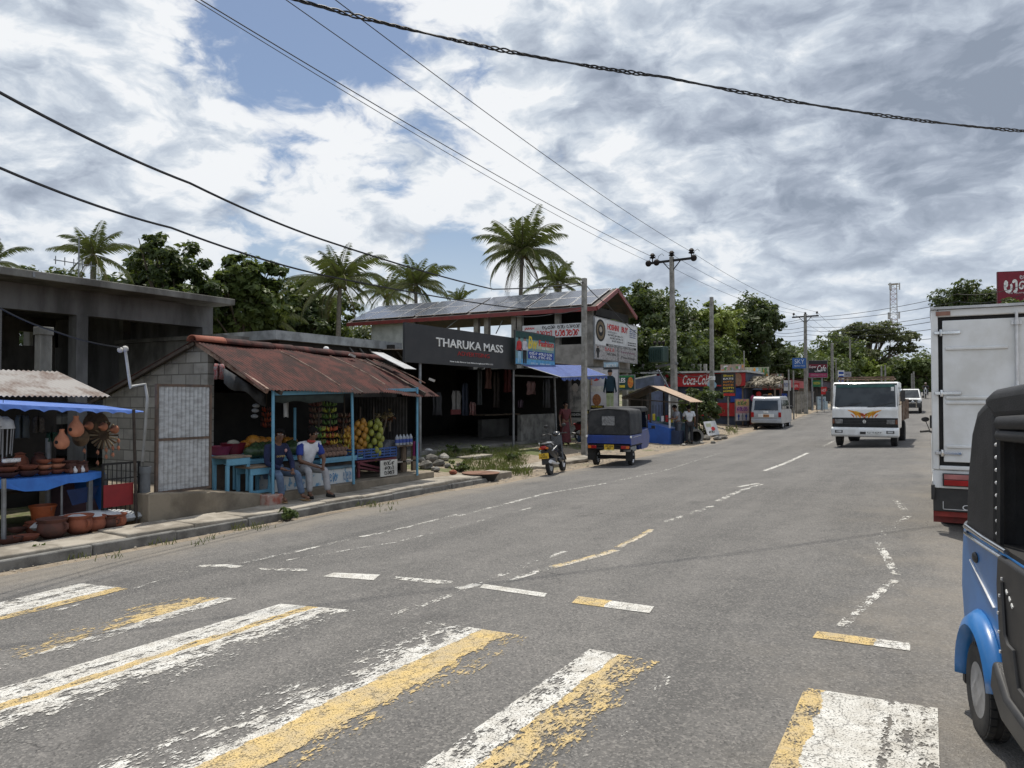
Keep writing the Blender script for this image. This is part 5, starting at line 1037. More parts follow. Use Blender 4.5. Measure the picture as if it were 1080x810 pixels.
# ------------------------------------------------------------------ fruit stall hut
FX = -10.2; HUT = thing('fruit_stall', 'roadside fruit stall with rusty tin roof, blue posts and grey block side wall', 'stall', (-12, 11.6, gz(-12, 11)))
def hut():
    t = HUT; e0 = PX(283, 410, -10.0); Y0 = e0.y; e1 = PX(462, 404.5, -10.0); Y1 = e1.y
    r0 = PY(202, 358, Y0-.12); r1 = PX(404, 379, r0.x); r1.y = Y1+.1
    b = MB(); b.corr(r0, Vector((0, Y1-Y0+.2, r1.z-r0.z)), Vector((e0.x-r0.x, 0, e0.z-r0.z)), .076, .011, 6, sag=.05, wob=.03); RF = b.build('roof', RUST, t, smooth=True, w=True)
    f = PY(100, 421, Y0); b = MB(); b.corr(Vector((f.x, Y0-.1, f.z)), Vector((0, Y1-Y0+.2, 0)), Vector((r0.x-f.x, 0, r0.z-f.z)), .076, .011, 4, wob=.02); b.build('rear_roof_slope', RUST, RF, smooth=True, w=True)
    rr = random.Random(2)
    n = 9                                                             # half-round ridge tiles
    for i in range(n):
        a = r0.lerp(r1, i/n)-Vector((0, .0, .03)); c = r0.lerp(r1, (i+1.12)/n)-Vector((0, 0, .03)); b = MB(); d = (c-a); q = d.to_track_quat('Z', 'Y').to_matrix().to_4x4(); k = 8; vs = []
        for s_, L, rad in ((0, 0, .13), (0, d.length, .155)):
            for j in range(k+1): g = math.pi*j/k; vs.append((rad*math.cos(g), 0, L, rad*math.sin(g)))
        side = Vector((1, 0, 0)); V = [Vector(a)+d*(v[2]/d.length)+side*v[0]+Vector((0, 0, v[3]*.75)) for v in vs]
        b.add(V, [(j, j+1, k+2+j, k+1+j) for j in range(k)]); o = b.build('ridge_tile', mat('red_ridge_tile', (.26, .075, .04), (.12, .05, .035), 3) if i < 1 else RUST, RF, smooth=True, w=True); s = o.modifiers.new('s', 'SOLIDIFY'); s.thickness = .02
    for k in (.35, .36, .62, .78, .90):                               # pale lap seams between sheets
        a = r0.lerp(r1, k); c = Vector((e0.x, Y0+(Y1-Y0)*k, e0.z+(e1.z-e0.z)*k)); nn = Vector((.25, 0, .97))*.012
        if k == .36: continue
        b = MB(); P = [a.lerp(c, s/6)+nn*1.6+Vector((0, 0, .05*4*(s/6)*(1-s/6)))-Vector((0,0,.0))+Vector((0, rr.uniform(-.006, .006), 0)) for s in range(1, 7)]; b.tube(P, .013, 5); b.build('sheet_seam', RUSTB, RF, w=True)
    b = MB(); b.cbox((r0.x+.9, Y0+4.6, r0.z-.2), (1.0, .5, .012), (0, R(24), .1)); b.build('patch_sheet', GALV, RF, w=True)
    for (x, y, a) in ((.75, 4.9, .2), (1.7, 5.0, .5), (.35, 3.8, 1.)):
        b = MB(); b.cbox((r0.x+x, Y0+y, r0.z-x*.40+.03), (.14, .1, .05), (0, R(22), a)); b.build('loose_brick', mat('pale_stone', (.4, .38, .35)), RF, w=True)
    b = MB(); b.bar(r0+Vector((0, .1, -.05)), Vector((e0.x, Y0-.02, e0.z-.04)), .05, .09); b.build('verge_board', RUSTB, RF, w=True)
    b = MB(); b.bar(Vector((r0.x, Y0-.05, r0.z-.05)), Vector((f.x, Y0-.05, f.z-.03)), .06, .1); b.bar(Vector((r0.x, Y0-.2, r0.z-.14)), Vector((f.x, Y0-.2, f.z-.14)), .05, .06); b.build('rear_verge_board', WOODD, RF, w=True)
    # walls
    gw = gz(-12, 9)-.2; xl, xr = f.x+.25, PY(218, 400, Y0).x
    zz = lambda x: r0.z-.08-(r0.z-e0.z)*abs(x-r0.x)/abs(e0.x-r0.x) if x > r0.x else r0.z-.08-(r0.z-f.z)*abs(x-r0.x)/abs(f.x-r0.x)
    b = MB(); b.prism([(xl, gw), (xr, gw), (xr, zz(xr)), (r0.x, zz(r0.x)), (xl, zz(xl))], Y0+.02, Y0+.16, 'y'); b.build('block_wall', BLOCK, t, w=True)
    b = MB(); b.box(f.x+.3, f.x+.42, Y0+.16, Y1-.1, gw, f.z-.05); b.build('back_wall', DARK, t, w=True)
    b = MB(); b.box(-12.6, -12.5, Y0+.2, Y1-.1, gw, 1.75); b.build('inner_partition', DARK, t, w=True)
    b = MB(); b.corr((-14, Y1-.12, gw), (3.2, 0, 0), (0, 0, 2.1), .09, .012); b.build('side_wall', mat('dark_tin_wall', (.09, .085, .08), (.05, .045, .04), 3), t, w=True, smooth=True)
    # plinth
    b = MB(); pr = []
    for u, v, vb in ((157, 521, 552), (165, 520, 551), (200, 519, 543.5), (240, 518.5, 537), (268, 520, 533)): q = PX(u, v, -10.17); pr.append((q.y, q.z))
    pr.append((9.25, -.045)); pr.append((Y1+.1, -.05)); b.prism(pr+[(Y1+.1, -.7), (pr[0][0], -.7)], -14.6, -10.17, 'x'); b.build('plinth', mat('earth_stained_render', (.25, .21, .155), (.14, .115, .085), 1.6, .95, bmp=.5, bsc=24), t, w=True, bevel=.02)
    b = MB(); q = PX(287, 527, -10.1); b.box(-10.2, -9.98, q.y-.2, q.y+.15, q.z-.12, q.z+.1); b.build('footing_block', mat('painted_block', (.34, .26, .22), (.3, .08, .05), 7), t, w=True, bevel=.02)
    # posts
    for (u, vt, vb, X) in ((288, 411, 523, -10.12), (371, 410, 508, -10.15), (440, 408.5, 499, -10.12), (311, 430, 500, -11.3)):
        p0, p1 = PX(u+(2 if u == 371 else 0), vb, X), PX(u, vt, X); p0.x = X; b = MB(); b.cyl(p0-Vector((0, 0, .05)), p1, .028, n=10); b.build('post', BLUP, t, w=True, smooth=True)
    b = MB(); a = PX(371, 412, -10.16); c = PX(440, 411, -10.16); b.bar(PX(289, 415, -10.16), c, .05, .07); b.build('eave_beam', BLUP, t, w=True)
    for k in range(3): y = Y0+.3+k*2.1; b = MB(); b.bar((r0.x, y, r0.z-.1), (e0.x, y, e0.z-.07), .05, .08); b.build('rafter', WOODD, t, w=True)
    # blue-grey cloth under the left eave
    b = MB(); a0, a1 = PX(235, 391, -10.9), PX(281, 421, -10.3); nx = 8
    P = [PX(236+i*5.5, 388+i*3.6, -10.6+.05*math.sin(i*2)) for i in range(9)]; Q = [PX(236+i*5.5, 404+i*2.9+3*math.sin(i*1.1), -10.6+.07*math.sin(i*1.7)) for i in range(9)]
    b.add(P+Q, [(i, i+1, 10+i, 9+i) for i in range(8)]); o = b.build('hanging_tarpaulin', mat('dark_tarpaulin', (.055, .06, .065), (.035, .035, .04), 5), t, w=True, smooth=True); s = o.modifiers.new('s', 'SOLIDIFY'); s.thickness = .01
    # fabric awning strip under front eave
    b = MB(); P = [PX(290+i*9, 412, -10.22) for i in range(9)]; Q = [PX(290+i*9, 424+1.5*math.sin(i*1.9), -10.24-.03*math.sin(i*2.2)) for i in range(9)]; b.add(P+Q, [(i, i+1, 10+i, 9+i) for i in range(8)]); o = b.build('eave_cloth', mat('dark_green_cloth', (.03, .045, .042), (.02, .03, .03), 5), t, w=True, smooth=True); s = o.modifiers.new('s', 'SOLIDIFY'); s.thickness = .01
    return Y0, Y1
HY0, HY1 = hut()
# framed tin gate leaning at the left end of the stall
def tin_gate():
    a, b_ = PX(163.5, 521, -10.32), PX(222, 518, -10.32); h = PX(165, 404, -10.32).z-a.z; L = (b_-a).length
    t = thing('tin_gate', 'tall framed gate panel of silver corrugated sheet at the left end of the fruit stall', 'gate', (a.x, a.y, a.z-.01), math.atan2(b_.y-a.y, b_.x-a.x))
    b = MB(); b.corr((.03, .01, .02), (L-.06, 0, 0), (0, 0, h-.04), .075, .011); b.build('sheet', mat('rain_marked_sheet', (.44, .45, .46), (.29, .29, .29), 6, .45, .4, streak=3), t, smooth=True)
    b = MB()
    for x in (0, L-.04): b.box(x, x+.04, -.02, .03, 0, h)
    for z in (0, h*.48, h-.04): b.box(.04, L-.04, -.015, .035, z, z+.04)
    b.build('frame', mat('rusty_angle_iron', (.075, .055, .045), (.13, .085, .06), 6), t)
tin_gate()
p = PX(137, 405, -11.0); q = PX(132, 368, -11.0); r = PX(153, 405, -11.0); s2 = PX(150.5, 487, -10.9)
t = thing('service_pipe', 'bent white conduit pipe carrying the supply cable down the block side wall', 'pipe', (p.x, p.y, p.z))
b = MB(); b.tube([q, p, p+Vector((.02, 0, -.06)), PX(139, 407.5, -11.0), r, PX(155.5, 420, -10.95), s2], .022, 8); b.build('conduit', mat('pale_pvc', (.45, .45, .43)), t, w=True, smooth=True)
b = MB(); b.ball(q, .05, 8, 6); b.ball(q+Vector((0, -.08, -.02)), .045, 8, 6); b.build('insulator', mat('porcelain', (.5, .48, .45)), t, w=True, smooth=True)
# ------------------------------------------------------------------ pottery stall
PT = thing('pottery_stall', 'pottery stall with grey tin roof and blue plastic edge at the far left', 'stall', (-11.2, 5.2, gz(-11.2, 5)))
def pottery():
    t = PT; 
    a, b1, c, d = PX(-60, 399, -12.9), PX(62, 392, -12.9), PX(86, 418, -11.4), PX(-90, 424, -11.4)
    y0, y1 = -1.0, c.y; b = MB(); b.corr((-12.9, y0, b1.z), (0, b1.y-y0, 0), (1.5, .0, c.z-b1.z), .075, .012, 3); b.build('roof', GALVR, t, smooth=True, w=True)
    # blue tarp sheet roof extension with scalloped drip edge
    e0, e1 = PX(-40, 424, -10.35), PX(151, 433.5, -10.35); n = 40; b = MB(); T_ = []; B_ = []; K = []
    for i in range(n+1):
        y = e0.y+(e1.y-e0.y)*i/n; z = e0.z+(e1.z-e0.z)*i/n; hh = .10-.045*abs(math.sin(math.pi*i/4))**.6 if i < n-1 else .03
        hh *= 1-.5*i/n; T_.append((-10.35, y, z)); B_.append((-10.335, y, z-hh)); K.append((-11.9, y, z+.12))
    b.add(K+T_+B_, [(i, n+1+i, n+2+i, i+1) for i in range(n)]+[(n+1+i, 2*n+2+i, 2*n+3+i, n+2+i) for i in range(n)]); o = b.build('blue_canopy_edge', mat('blue_plastic_sheet', (.10, .20, .55), (.07, .15, .45), 4, .4), t, w=True); s = o.modifiers.new('s', 'SOLIDIFY'); s.thickness = .008
    for (u, vt, vb, X, r_) in ((141, 432, 553, -10.33, .022), (4, 505, 562, -10.4, .03), (112, 500, 545, -10.5, .025), (51, 462, 520, -11.2, .04), (65, 505, 555, -10.6, .016)):
        p1, p0 = PX(u, vt, X), PX(u+(3 if u == 141 else 0), vb, X); p0.z = min(p0.z, gz(X, p0.y)+.15); b = MB(); b.cyl(p0-Vector((0, 0, .1)), p1, r_, n=8); b.build('post', WOODD if u == 141 else PIPE, t, w=True)
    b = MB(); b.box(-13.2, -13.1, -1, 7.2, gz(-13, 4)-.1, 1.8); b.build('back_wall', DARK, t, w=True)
    p0 = PX(-40, 424, -10.36)
    # back counter with shelf
    b = MB(); y1 = PX(84, 500, -11.7).y; b.box(-12.3, -11.6, -.5, y1, .25, .30); b.build('back_shelf', WOODD, t, w=True)
    # frame sheet leaning behind
    b = MB(); q = PX(80, 520, -11.3); b.box(-11.35, -11.30, PX(50, 520, -11.3).y, PX(104, 520, -11.3).y, gz(-11, 5), q.z+.25); b.build('skirt_board', mat('mauve_board', (.11, .06, .075), (.06, .04, .05), 3), t, w=True)
pottery()
# table under a blue tarpaulin
def pot_table():
    XF, XB = -10.55, -11.5; z = PX(50, 508, XF).z; yl = -.5; yr = PX(104, 507, XF).y
    t = thing('display_table', 'trestle table covered with a bright blue tarpaulin and loaded with clay pots', 'table', (-11, 4, gz(-11, 4)))
    b = MB(); b.box(XB, XF, yl, yr, z+.02, z+.06); b.build('tabletop', WOODD, t, w=True)
    b = MB(); n = 26; A = []; Bv = []; Cv = []
    for i in range(n+1):
        y = yl+(yr+.06-yl)*i/n; h = .12+.05*math.sin(i*.9)+.03*math.sin(i*2.3); A.append((XB, y, z+.075)); Bv.append((XF+.03, y, z+.072+.006*math.sin(i*1.3))); Cv.append((XF+.05+.02*math.sin(i*1.9), y, z+.07-h))
    y = yr+.07; b.add(A+Bv+Cv, [(i, n+1+i, n+2+i, i+1) for i in range(n)]+[(n+1+i, 2*n+2+i, 2*n+3+i, n+2+i) for i in range(n)])
    b.add([(XB, y, z+.07), (XF+.03, y, z+.07), (XF+.08, y+.05, z-.35), (XF-.15, y+.04, z-.5), (XF-.3, y+.04, z-.3), (XB+.2, y+.03, z-.25)], [(0, 1, 2, 3, 4, 5)])
    o = b.build('tarpaulin', TARP, t, w=True); s = o.modifiers.new('s', 'SOLIDIFY'); s.thickness = .006
    b = MB(); b.add([PX(70, 517, XF-.05), PX(104, 512, XF-.05), PX(98, 528, XF-.06), PX(76, 533, XF-.06)], [(0, 1, 2, 3)]); o = b.build('dark_cloth_flap', mat('navy_cloth', (.012, .03, .10)), t, w=True); s = o.modifiers.new('s', 'SOLIDIFY'); s.thickness = .006
    for (y, X) in ((yl+.5, XF-.05), (yr-.1, XF-.05), (yr-.1, XB+.05)): b = MB(); b.bar((X, y, gz(X, y)-.05), (X, y, z+.02), .06); b.build('leg', PIPE, t, w=True)
    return z+.08
TZ = pot_table()
POT = {'bowl': [(.001, .0), (.08, 0), (.15, .05), (.17, .10), (.175, .10), (.155, .05), (.08, .012), (.001, .012)],
       'pot': [(.001, 0), (.09, 0), (.15, .05), (.168, .11), (.158, .165), (.148, .19), (.172, .225), (.178, .235), (.17, .24), (.15, .225), (.135, .19), (.145, .12), (.001, .02)],
       'jar': [(.001, 0), (.10, 0), (.16, .1), (.175, .22), (.15, .32), (.09, .38), (.095, .41), (.12, .42), (.06, .45), (.02, .46), (.001, .46)],
       'gourd': [(.001, 0), (.06, .01), (.105, .06), (.115, .12), (.095, .19), (.05, .25), (.034, .29), (.04, .325), (.045, .33), (.001, .33)]}
ORD = ['first', 'second', 'third', 'fourth', 'fifth', 'sixth', 'seventh', 'eighth', 'ninth', 'tenth', 'eleventh', 'twelfth', 'thirteenth', 'fourteenth']
def pot(kind, loc, sc, m, label, name='clay_pot', group=None, rim=None, tilt=0, handles=False, lid=False):
    t = thing(name, label, 'pot', loc, rnd.uniform(0, 6), group); t.rotation_euler.y = tilt
    b = MB(); b.lathe([(r_*sc, z*sc) for r_, z in POT[kind]], n=20); B = b.build('pot_body', m, t, smooth=True)
    if handles:
        for s in (-1, 1): b = MB(); b.tube([(s*.15*sc, 0, .18*sc), (s*.20*sc, 0, .17*sc), (s*.20*sc, 0, .12*sc), (s*.17*sc, 0, .10*sc)], .016*sc, 6); b.build('handle', m, t, smooth=True)
    return t
g1 = 'clay pots set on the ground before the pottery table'
for i, (u, v, w, k) in enumerate([(10, 576, 26, 'bowl'), (28, 572, 24, 'bowl'), (37, 563, 19, 'pot'), (55, 564, 30, 'pot'), (83, 560, 29, 'pot'), (99, 557, 24, 'pot'), (115, 554, 20, 'pot'), (122, 555.5, 22, 'pot'), (130, 553, 13, 'pot'), (18, 562, 18, 'bowl')]):
    p = PX(u, v, -10.28 if i not in (2, 8, 9) else -10.75); p.z = max(gz(p.x, p.y), p.z-.0); p.z = gz(p.x, p.y)+.14 if p.x > -10.4 else p.z
    D = FW.dot(p-CP); w_ = w*D/FPX/2/.175
    pot(k, p, w_, TERRA if i % 3 else TERRD, ['shallow', 'wide', 'small', 'big two-handled', 'biggest round', 'dark', 'tall', 'round', 'narrow', 'flat'][i]+' clay pot on the ground, '+(ORD[i]+' from the left by the table' if i < 9 else 'behind the leftmost ones'), group=g1, handles=(k == 'pot'))
def onx(u, v, X): return PX(u, v, X)
g2 = 'clay ware displayed on the blue table'
W2 = [('bowl', 8, 500, 20, -10.75, TERRD), ('bowl', 8, 497, 20, -10.75, TERRA), ('bowl', 8, 494, 19, -10.75, TERRD), ('bowl', 29, 499, 22, -10.75, TERRD), ('bowl', 29, 496.5, 20, -10.75, TERRA), ('bowl', 46, 497, 16, -10.75, TERRA), ('bowl', 46, 494, 16, -10.75, TERRL), ('bowl', 46, 490.5, 15, -10.75, TERRA), ('bowl', 60, 496, 16, -10.75, TERRA), ('bowl', 60, 493, 16, -10.75, TERRL), ('bowl', 60, 489, 15, -10.75, TERRA), ('pot', 74, 495, 17, -10.85, TERRD), ('pot', 85, 495, 15, -10.8, TERRD), ('bowl', 73, 497, 12, -10.7, TERRA)]
nm = {'bowl': 'clay bowl', 'pot': 'round clay pot'}
stack = ['bottom of the leftmost bowl stack', 'middle of the leftmost bowl stack', 'top of the leftmost bowl stack', 'lower in the dark pair beside the leftmost stack', 'upper in the dark pair beside the leftmost stack', 'bottom of the stack left of centre', 'middle of the stack left of centre', 'top of the stack left of centre', 'bottom of the stack right of centre', 'middle of the stack right of centre', 'top of the stack right of centre', 'dark, second from the right end of the table', 'dark, at the right end of the table', 'small, before the two round pots']
for i, (k, u, v, w, X, m) in enumerate(W2):
    p = PX(u, v, X); zz = TZ + (.075*([0, 1, 2, 0, 1, 0, 1, 2, 0, 1, 2, 0, 0, 0][i])); D = FW.dot(p-CP); pot(k, (p.x, p.y, zz), w*D/FPX/2/.175, m, nm[k]+' on the blue table, '+stack[i], 'clay_bowl' if k == 'bowl' else 'clay_pot', g2)
for i, (u, v, w, lab) in enumerate([(21, 490, 17, 'tall brown clay jar with lid standing at the back of the blue table'), (41, 489, 16, 'dark clay jar with lid right of the tall brown jar'), (3, 486, 14, 'clay jar cut by the left photo edge behind the blue table')]):
    p = PX(u, v, -11.25); D = FW.dot(p-CP); pot('jar', (p.x, p.y, TZ), w*D/FPX/2/.175, (TERRA, TERRD, TERRD)[i], lab, 'clay_jar', 'lidded clay jars at the back of the table')
for i in range(5):
    p = PX(5+i*3.4, 496-(i % 2), -10.6); pot('pot', (p.x, p.y, TZ+.21), .22, mat('white_glaze', (.6, .6, .62)), 'tiny white glazed pot on the stacked bowls at the left edge', 'white_pot', 'tiny white glazed pots')
for i in range(5):
    p = PX(75+i*4, 497.5, -10.56); pot('gourd', (p.x, p.y, TZ), .30, mat('white_glaze', (.6, .6, .62)) if i % 2 else TERRD, 'little figurine bottle along the right front edge of the blue table', 'figurine', 'little figurine bottles on the table edge')
def hanging_gourd(u, vb, vt, X, label):
    p = PX(u, vb, X); q = PX(u, vt, X); s = (q.z-p.z)/.33; t = thing('gourd_birdhouse', label, 'birdhouse', p, R(-70), 'hanging terracotta gourd birdhouses')
    b = MB(); b.lathe([(r_*s, z*s) for r_, z in POT['gourd']], n=20); b.build('gourd_body', TERRL, t, smooth=True)
    b = MB(); b.lathe([(.028*s, 0), (.028*s, .012), (.001, .013)], (0, 0, 0), 14, Matrix.Translation((.108*s, 0, .12*s)) @ Matrix.Rotation(R(80), 4, 'Y')); b.build('entrance_hole', BLKM, t)
    b = MB(); b.cyl((0, 0, .33*s), (0, 0, 1.5-p.z), .004, n=5); b.build('string', BLKM, t)
hanging_gourd(65, 474, 452.5, -10.65, 'pale terracotta gourd birdhouse hanging lower over the pottery table'); hanging_gourd(80, 461, 438.5, -10.6, 'pale terracotta gourd birdhouse hanging higher, beside the straw hats')
# straw fan and baskets
STRAW = mat('dark_straw', (.17, .11, .06), (.09, .06, .035), 8)
def fan(u, v, rp, label, X=-10.9, spikes=True, col=None):
    p = PX(u, v, X); D = FW.dot(p-CP); r_ = rp*D/FPX; t = thing('straw_fan' if spikes else 'straw_hat', label, 'fan' if spikes else 'hat', p, R(30))
    M = Matrix.Rotation(math.pi/2, 4, 'X'); b = MB(M)
    if spikes:
        b.lathe([(.001, .03), (r_*.35, .03), (r_*.38, 0)], n=18)
        for k in range(22): a = 6.28*k/22; b.m = k % 2; b.prism([(r_*.36*math.cos(a-.09), r_*.36*math.sin(a-.09)), (r_*math.cos(a-.07), r_*math.sin(a-.07)), (r_*math.cos(a+.07), r_*math.sin(a+.07)), (r_*.36*math.cos(a+.09), r_*.36*math.sin(a+.09))], 0, .02, 'z')
        b.build('fan_blades', [STRAW, mat('pale_straw', (.40, .30, .18))], t)
    else: b.lathe([(.001, .12), (r_*.3, .11), (r_*.5, .03), (r_, .0), (r_, -.01), (.001, -.01)], n=20); b.build('hat_body', col or STRAW, t, smooth=True)
fan(110, 459, 15, 'spiky straw fan hanging on the block wall', -11.1); fan(101, 448, 14, 'round brown straw tray hanging above the spiky fan', -11.25, False)
fan(94, 449, 4.5, 'small orange clay bell shade, leftmost beside the straw tray', -10.9, False, TERRL); fan(109, 450, 4.5, 'orange clay bell shade on the straw tray', -10.8, False, TERRL); fan(121, 453, 4.5, 'orange clay bell shade right of the straw fan', -10.9, False, TERRL); fan(85, 462, 9, 'brown straw basket lid hanging under the higher birdhouse', -10.9, False)
def chime(u, v0, v1, X, label):
    p = PX(u, v0, X); q = PX(u, v1, X); L = p.z-q.z; t = thing('clay_chime', label, 'wind chime', p, 0, 'clay bell chimes on the block wall'); b = MB(); b.cyl((0, 0, .0), (0, 0, -L), .004, n=5); b.build('string', BLKM, t); n = max(2, int(L/.14))
    for k in range(n): z = -L*(k+.6)/n; b = MB(); b.lathe([(.024, z-.022), (.02, z+.008), (.006, z+.03)], n=8); b.ball((0.012, .0, z-.034), .011, 6, 4); b.build('bell', TERRL, t, smooth=True)
for i, (u, v0, v1, w_) in enumerate([(89, 468, 492, 'leftmost'), (103, 470, 492, 'second from left'), (112, 470, 484, 'short middle'), (119, 468, 482, 'near the right end'), (125, 460, 475, 'rightmost')]): chime(u, v0, v1, -10.95, w_+' string of small orange clay bells on the block wall')
def hang_cloth(nm_, label, cat, u0, u1, v0, v1, X, m, group=None, parts=None, n=5, seed=0):
    """thin cloth hanging in folds, with sleeves hinted by its outline"""
    rr = random.Random(seed+int(u0*7)); t = thing(nm_, label, cat, PX((u0+u1)/2, v0, X), 0, group); b = MB(); A = []; N = n+1
    rows = [(v0, .72), (v0+(v1-v0)*.25, 1.0), (v0+(v1-v0)*.6, .84), (v1, 1.0)]
    for v, k in rows:
        for i in range(N): u = (u0+u1)/2+(u1-u0)/2*k*(2*i/n-1); A.append(PX(u, v+rr.uniform(-.6, .6), X+.05*math.sin(i*2.4+seed)))
    b.add(A, [(j*N+i, j*N+i+1, (j+1)*N+i+1, (j+1)*N+i) for j in range(3) for i in range(n)]); o = b.build('cloth', m, t, w=True, smooth=True); s = o.modifiers.new('s', 'SOLIDIFY'); s.thickness = .025
    b = MB(); c = PX((u0+u1)/2, v0, X); b.tube([c, c+Vector((0, 0, .08)), c+Vector((.03, 0, .1))], .006, 5); b.build('hanger', BLKM, t, w=True); return t
def shade(u, v, label):
    p = PX(u, v, -10.7); t = thing('tassel_lamp', label, 'lamp', p); b = MB(); b.lathe([(.05, .16), (.12, .1), (.14, 0), (.13, 0), (.11, .09), (.04, .15)], n=14); b.build('lamp_shade', mat('white_cloth', (.5, .5, .5)), t, smooth=True)
    b = MB()
    for k in range(14): a = 6.28*k/14; b.cyl((.12*math.cos(a), .12*math.sin(a), 0), (.1*math.cos(a), .1*math.sin(a), -.3-.1*rnd.random()), .008, n=4)
    b.build('tassels', mat('grey_thread', (.25, .25, .26)), t); b = MB(); b.cyl((0, 0, .15), (0, 0, .4), .004, n=5); b.build('cord', BLKM, t)
shade(3, 452, 'white tasselled lampshade hanging at the left edge of the pottery stall'); shade(-8, 449, 'tasselled lampshade hanging just at the photo edge')
hang_cloth('hanging_bag', 'grey blue net bag hanging in the pottery stall', 'bag', 17, 30, 438, 462, -11.2, mat('grey_blue_net', (.09, .11, .12))); hang_cloth('hanging_bag', 'pale printed bag hanging near the middle of the pottery stall', 'bag', 36, 46, 440, 456, -11.3, mat('pale_print', (.16, .14, .12), (.07, .06, .05), 30)); hang_cloth('hanging_bag', 'dark green bag hanging left of the lower birdhouse', 'bag', 50, 60, 456, 466, -11.2, mat('green_print', (.02, .07, .04)))
# grille gate, red board, grey pipe, bucket, sack
a, c = PX(108, 555, -10.45), PX(146, 551, -10.45); t = thing('grille_gate', 'black iron grille gate leaning beside the pottery stall', 'gate', (a.x, a.y, a.z), math.atan2(c.y-a.y, c.x-a.x)); L = (c-a).length; h = PX(108, 490, -10.45).z-a.z
b = MB(); b.bar((0, 0, 0), (0, 0, h), .03); b.bar((L, 0, 0), (L, 0, h), .03); b.bar((0, 0, h), (L, 0, h), .03); b.bar((0, 0, h*.75), (L, 0, h*.75), .02); b.bar((0, 0, .05), (L, 0, .05), .03); b.build('frame', BLKM, t)
for k in range(1, 8): b = MB(); b.cyl((L*k/8, 0, .05), (L*k/8, 0, h), .008, n=6); b.build('grille_bar', BLKM, t)
a, c = PX(109, 536, -10.38), PX(140, 535, -10.38); t = thing('red_board', 'plain red board fixed on the grille gate', 'board', a, math.atan2(c.y-a.y, c.x-a.x)); b = MB(); L = (c-a).length; h = PX(109, 512, -10.38).z-a.z; b.box(0, L, -.01, .01, 0, h); b.build('panel', mat('red_board_paint', (.24, .018, .02), (.19, .015, .018), 3), t, bevel=.004)
p = PX(152.5, 551, -10.4); t = thing('grey_drainpipe', 'thick grey plastic pipe standing upright beside the tin gate', 'pipe', p); b = MB(); h = PX(152.5, 492, -10.4).z-p.z; b.cyl((0, 0, 0), (0, 0, h), .075, n=14); b.lathe([(.085, h-.1), (.085, h), (.06, h)], n=14); b.build('tube', mat('grey_pvc', (.14, .15, .16)), t, smooth=True)
p = PX(45, 553, -10.9); t = thing('orange_bucket', 'orange plastic bucket under the blue pottery table', 'bucket', p); b = MB(); b.lathe([(.001, 0), (.12, 0), (.165, .27), (.175, .27), (.172, .24), (.155, .24), (.11, .02), (.001, .02)], n=18); b.build('bucket_body', mat('orange_plastic', (.42, .10, .03), None, 4, .5), t, smooth=True); b = MB(); b.tube([(.17*math.cos(x), .03, .25-.17*math.sin(x)*.6) for x in np.linspace(0, 3.14, 9)], .004, 5); b.build('handle', PIPE, t)
p = PX(90, 556, -10.5); t = thing('white_sack', 'white plastic sack lying behind the ground pots', 'sack', p); b = MB(); b.ball((0, 0, .1), (.25, .75, .12), 16, 8); b.ball((0, .5, .07), (.2, .5, .08), 12, 6); o = b.build('sack_body', mat('white_sack_plastic', (.5, .52, .53), (.4, .41, .42), 6, .6, bmp=.6, bsc=14), t, smooth=True)
# ------------------------------------------------------------------ stall furniture
def bench(label, u0, u1, vt, vb, X, dpt=.38, low=False, name='blue_bench'):
    a, c = PX(u0, vt, X), PX(u1, vt, X); zb = PX((u0+u1)/2, vb, X).z; L = c.y-a.y; H = a.z-zb
    t = thing(name, label, 'bench', (X, a.y, zb)); tp = MB(); tp.box(-dpt, .015, -.02, L+.02, H-.035, H); tp.build('top', mat('worn_board', (.22, .17, .12), (.13, .10, .08), 5), t, bevel=.006)
    for q in (-.03, -dpt): ap = MB(); ap.box(q, q+.03, 0, L, H-.15, H-.036); ap.build('apron', BLUP, t, bevel=.004)
    for y in (.0, L-.06):
        for x in (-.05, -dpt+.005): b = MB(); b.box(x, x+.045, y, y+.06, 0, H-.15); b.build('leg', BLUP, t, bevel=.004)
    if low: b = MB(); b.box(-.035, 0, .06, L-.06, .02, .07); b.build('stretcher', BLUP, t)
    return t
bench('taller light blue wooden bench at the left end of the fruit stall', 239.5, 264, 482, 519, -10.4); bench('lower light blue wooden stool frame beside the left blue post', 264.5, 287.5, 492.5, 521, -10.32, low=True)
WB = mat('peeling_white_blue_paint', (.50, .52, .52), (.12, .27, .42), 6, .7, lo=.52, hi=.60)
a, c = PX(289, 497, -10.35), PX(374, 487, -10.35)
t = thing('painted_bench', 'long low bench of white boards with peeling blue paint that two men sit on', 'bench', (-10.35, a.y, -.2)); L = c.y-a.y
b = MB(); b.box(-.42, .03, -.02, L, .44, .48); b.build('seat', mat('blue_grey_board', (.10, .17, .21), (.07, .1, .12), 4), t, bevel=.006); b = MB(); b.box(-.03, .0, 0, L, .10, .438); b.build('front_board', WB, t)
for y in (0, L*.5, L-.07): b = MB(); b.box(-.4, -.05, y, y+.07, 0, .438); b.build('leg', WB, t)
for y, w_ in ((L*.68, .34), (L*.90, .25)): sinhala('pamad', w_, .15, mat('blue_lettering', (.05, .2, .4)), t, (.004, y, .29), (math.pi/2, 0, math.pi/2))
b = MB(); 
BK = thing('fruit_counter', 'sloping wooden counter covered in fruit behind the two seated men', 'counter', (-11.2, 9.6, gz(-11, 10))); y0, y1 = PX(228, 480, -11.2).y, PX(368, 480, -11.2).y
